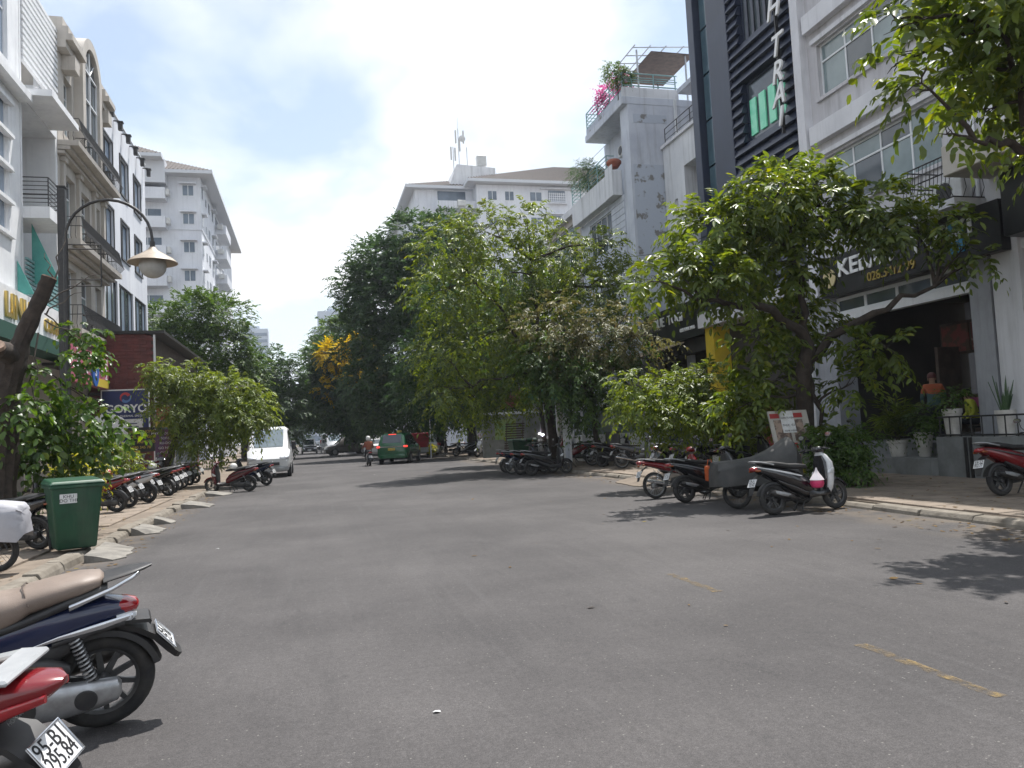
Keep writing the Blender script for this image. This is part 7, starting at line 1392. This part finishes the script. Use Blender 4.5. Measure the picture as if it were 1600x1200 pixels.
MB().lathe([(.098,1.565),(.102,1.60),(.09,1.66),(.05,1.70),(.01,1.71)], 16, (0,.078,0)).build('cap', mat('maroon_cap', (.09,.03,.03), .8), r, smooth=50); MB().loft([(-.09,.10,1.52,.01,.03),(-.09,.06,1.52,.012,.03)], 8).build('ear', M['skin'], r)
def face(root, y, z, s_=1):
    MB().loft([(-.012,y+.1*s_,z,.01,.01),(.012,y+.1*s_,z,.01,.01)], 8).build('nose', M['skin'], root, smooth=50)
    for e in (-.032, .032): MB().ball((e, y+.082*s_, z+.03), .011, .008, .008, 8, 6).build('eye', M['ink'], root)
    MB().box(-.022,.022,y+.086*s_,y+.09*s_,z-.045,z-.038).build('mouth', mat('lips', (.25,.08,.07), .5) if 'lips' not in bpy.data.materials else bpy.data.materials['lips'], root)
    for e in (-1, 1): MB().ball((e*.085, y, z+.01), .012, .022, .032, 8, 6).build('ear', M['skin'], root, smooth=50)
face(r, .09, 1.53)
# seated person in yellow
J, B, Rd = standing(.18); 
for k, v in dict(lhip=(-.10,.05,.90), lkn=(-.12,.45,.92), lan=(-.12,.47,.50), lto=(-.12,.62,.46), rhip=(.10,.05,.90), rkn=(.12,.45,.92), ran=(.12,.47,.50), rto=(.12,.62,.46)).items(): J[k] = v
r = person('person', 'person in a yellow shirt sitting bent over the shop table', (15.05, 14.75, .38), 60, J, B, Rd, lambda p: 2 if p.z > 1.42 else (0 if p.z > .98 else (1 if p.z > .52 else 3)), [M['shirtyel'], M['trouser'], M['skin'], M['shoe']], [('lwr',(0,1,-.2),-1),('rwr',(0,1,-.2),1)])
MB().ball((0,.19,1.60), .098, .105, .09, 14, 8).build('hair', M['hair'], r, smooth=50); face(r, .21, 1.53)
r = thing('stool', 'low black plastic stool under the person in yellow', 'stool', (15.05, 14.75, .80), R(60)); MB().box(-.17,.17,-.15,.17,.33,.38).build('seat', M['black'], r, bevel=.01)
for a in (-.14, .14):
    for c in (-.12, .14): MB().tube([(a,c,0),(a*.9,c*.9,.33)], .015, 6).build('leg', M['black'], r)
r = thing('small_table', 'small dark table with a blue tub before the person in yellow', 'table', (15.0, 14.05, .80)); MB().box(-.35,.35,-.3,.3,.66,.70).build('table_top', M['wood'], r); 
for a in (-.3, .3):
    for c in (-.25, .25): MB().tube([(a,c,0),(a,c,.66)], .018, 6).build('leg', M['iron'], r)
r = thing('blue_tub', 'blue plastic tub with pale lid on the small table', 'tub', (14.8, 13.95, 1.50)); MB().lathe([(.12,0),(.15,.28),(.14,.28),(.11,.02)], 16).build('body', mat('blue_plastic', (.02,.05,.32), .4), r, smooth=40); MB().lathe([(.155,.28),(.155,.31),(.01,.32)], 16).build('lid', M['plate'], r)
# the rider and his scooter
sc_ = copy_tree(PRO[('s', 'p_grey', ())]); place(sc_, 3.2, 44.4, 92, 0, 0, .64, 'grey scooter ridden away down the street beside the green taxi'); sc_['group'] = 'motorbikes ridden on the street'
J, B, Rd = standing(.02)
for k, v in dict(pelvis=(0,0,.90), waist=(0,.03,1.03), chest=(0,.07,1.24), neck=(0,.10,1.40), head=(0,.12,1.50), crown=(0,.11,1.62), lsh=(-.18,.07,1.34), lel=(-.27,.22,1.12), lwr=(-.30,.52,1.06), rsh=(.18,.07,1.34), rel=(.27,.22,1.12), rwr=(.30,.52,1.06),
                 lhip=(-.10,.04,.88), lkn=(-.16,.44,.78), lan=(-.13,.50,.38), lto=(-.13,.66,.345), rhip=(.10,.04,.88), rkn=(.16,.44,.78), ran=(.13,.50,.38), rto=(.13,.66,.345)).items(): J[k] = v
r = person('person', 'scooter rider in rust coloured shirt and white helmet riding away', (3.19, 44.75, -.02), 2, J, B, Rd, lambda p: 2 if p.z > 1.41 else (2 if p.y > .42 and p.z > .98 else (0 if p.z > .96 else (1 if p.z > .40 else 3))), [M['shirtbrown'], M['trouser'], M['skin'], M['shoe']], [('lwr',(0,1,-.3),-1),('rwr',(0,1,-.3),1)])
MB().lathe([(.10,1.47),(.128,1.52),(.13,1.60),(.105,1.68),(.06,1.715),(.01,1.722)], 18, (0,.115,0)).build('helmet', hw, r, smooth=50); face(r, .12, 1.51)
# overhead cables slung between the houses on the right and over the trees
M['cable'] = mat('cable_black', (.012,.012,.012), .6)
for k, (a, b_, sg_, lab) in enumerate((((14.2,19.6,9.3),(15.9,29.5,10.6),-.5,'thin black cable sagging from the navy building to the white set back house'), ((14.2,20.0,8.6),(14.3,33.0,9.4),-.6,'lower black cable slung past the white set back house to the grey house'), ((-4.9,18.0,6.9),(-8.8,33.0,8.0),-.4,'black cable from the steel column to the beige house'))):
    o = MB().tube(curve_pts(a, b_, sg_, 14), .012, 5).build('overhead_cable', M['cable']); tag(o, lab, 'cable', 'overhead cables')
# dead leaves blown along the gutters and pavements
def leaf_litter(name, boxes, n, m, seed):
    q = np.random.default_rng(seed); out_ = []
    for (x0, x1, y0, y1, z, w) in boxes:
        k = int(n*w); P = np.stack([q.uniform(x0, x1, k), y0+(y1-y0)*q.random(k)**1.3, np.full(k, z)], 1); a = q.uniform(0, 2*PI, k); d = np.stack([np.cos(a), np.sin(a), q.normal(0, .12, k)], 1); s_ = np.stack([-np.sin(a), np.cos(a), q.normal(0, .15, k)], 1)
        L_ = q.uniform(.04, .10, (k,1)); W_ = L_*.45; out_.append(np.stack([P, P+d*L_*.3+s_*W_*.5, P+d*L_*.7+s_*W_*.42, P+d*L_, P+d*L_*.7-s_*W_*.42, P+d*L_*.3-s_*W_*.5], 1))
    V = np.concatenate(out_, 0); V[:,:,2] = np.maximum(V[:,:,2]+.004, V[:,:1,2]); return leaf_object(name, V, m, None)
M['deadleaf'] = leafmat('dead_leaf', (.10,.06,.025), (.20,.13,.05), .1, .8, .2, (.24,.20,.06))
leaf_litter('leaf_litter', [(8.0,8.88,6,34,.005,1.0), (9.2,13.4,7,30,.134,1.3), (-3.25,-2.7,9,36,.005,.8), (-6.3,-3.6,10,30,.134,.7), (2.0,8.2,5,34,.005,.12)], 420, M['deadleaf'], 91)
# ------------------------------------------------------------------ air
hm = bpy.data.materials.new('haze'); hm.use_nodes = True; hn = hm.node_tree; hn.nodes.remove(hn.nodes['Principled BSDF'])
pv = hn.nodes.new('ShaderNodeVolumePrincipled'); pv.inputs['Color'].default_value = (.80, .87, .97, 1); pv.inputs['Density'].default_value = .00035; pv.inputs['Anisotropy'].default_value = .3
hn.links.new(pv.outputs[0], hn.nodes['Material Output'].inputs['Volume'])
tag(MB().box(-1300, 1300, -320, 1700, -1.6, 74).build('haze', hm), kind='stuff')
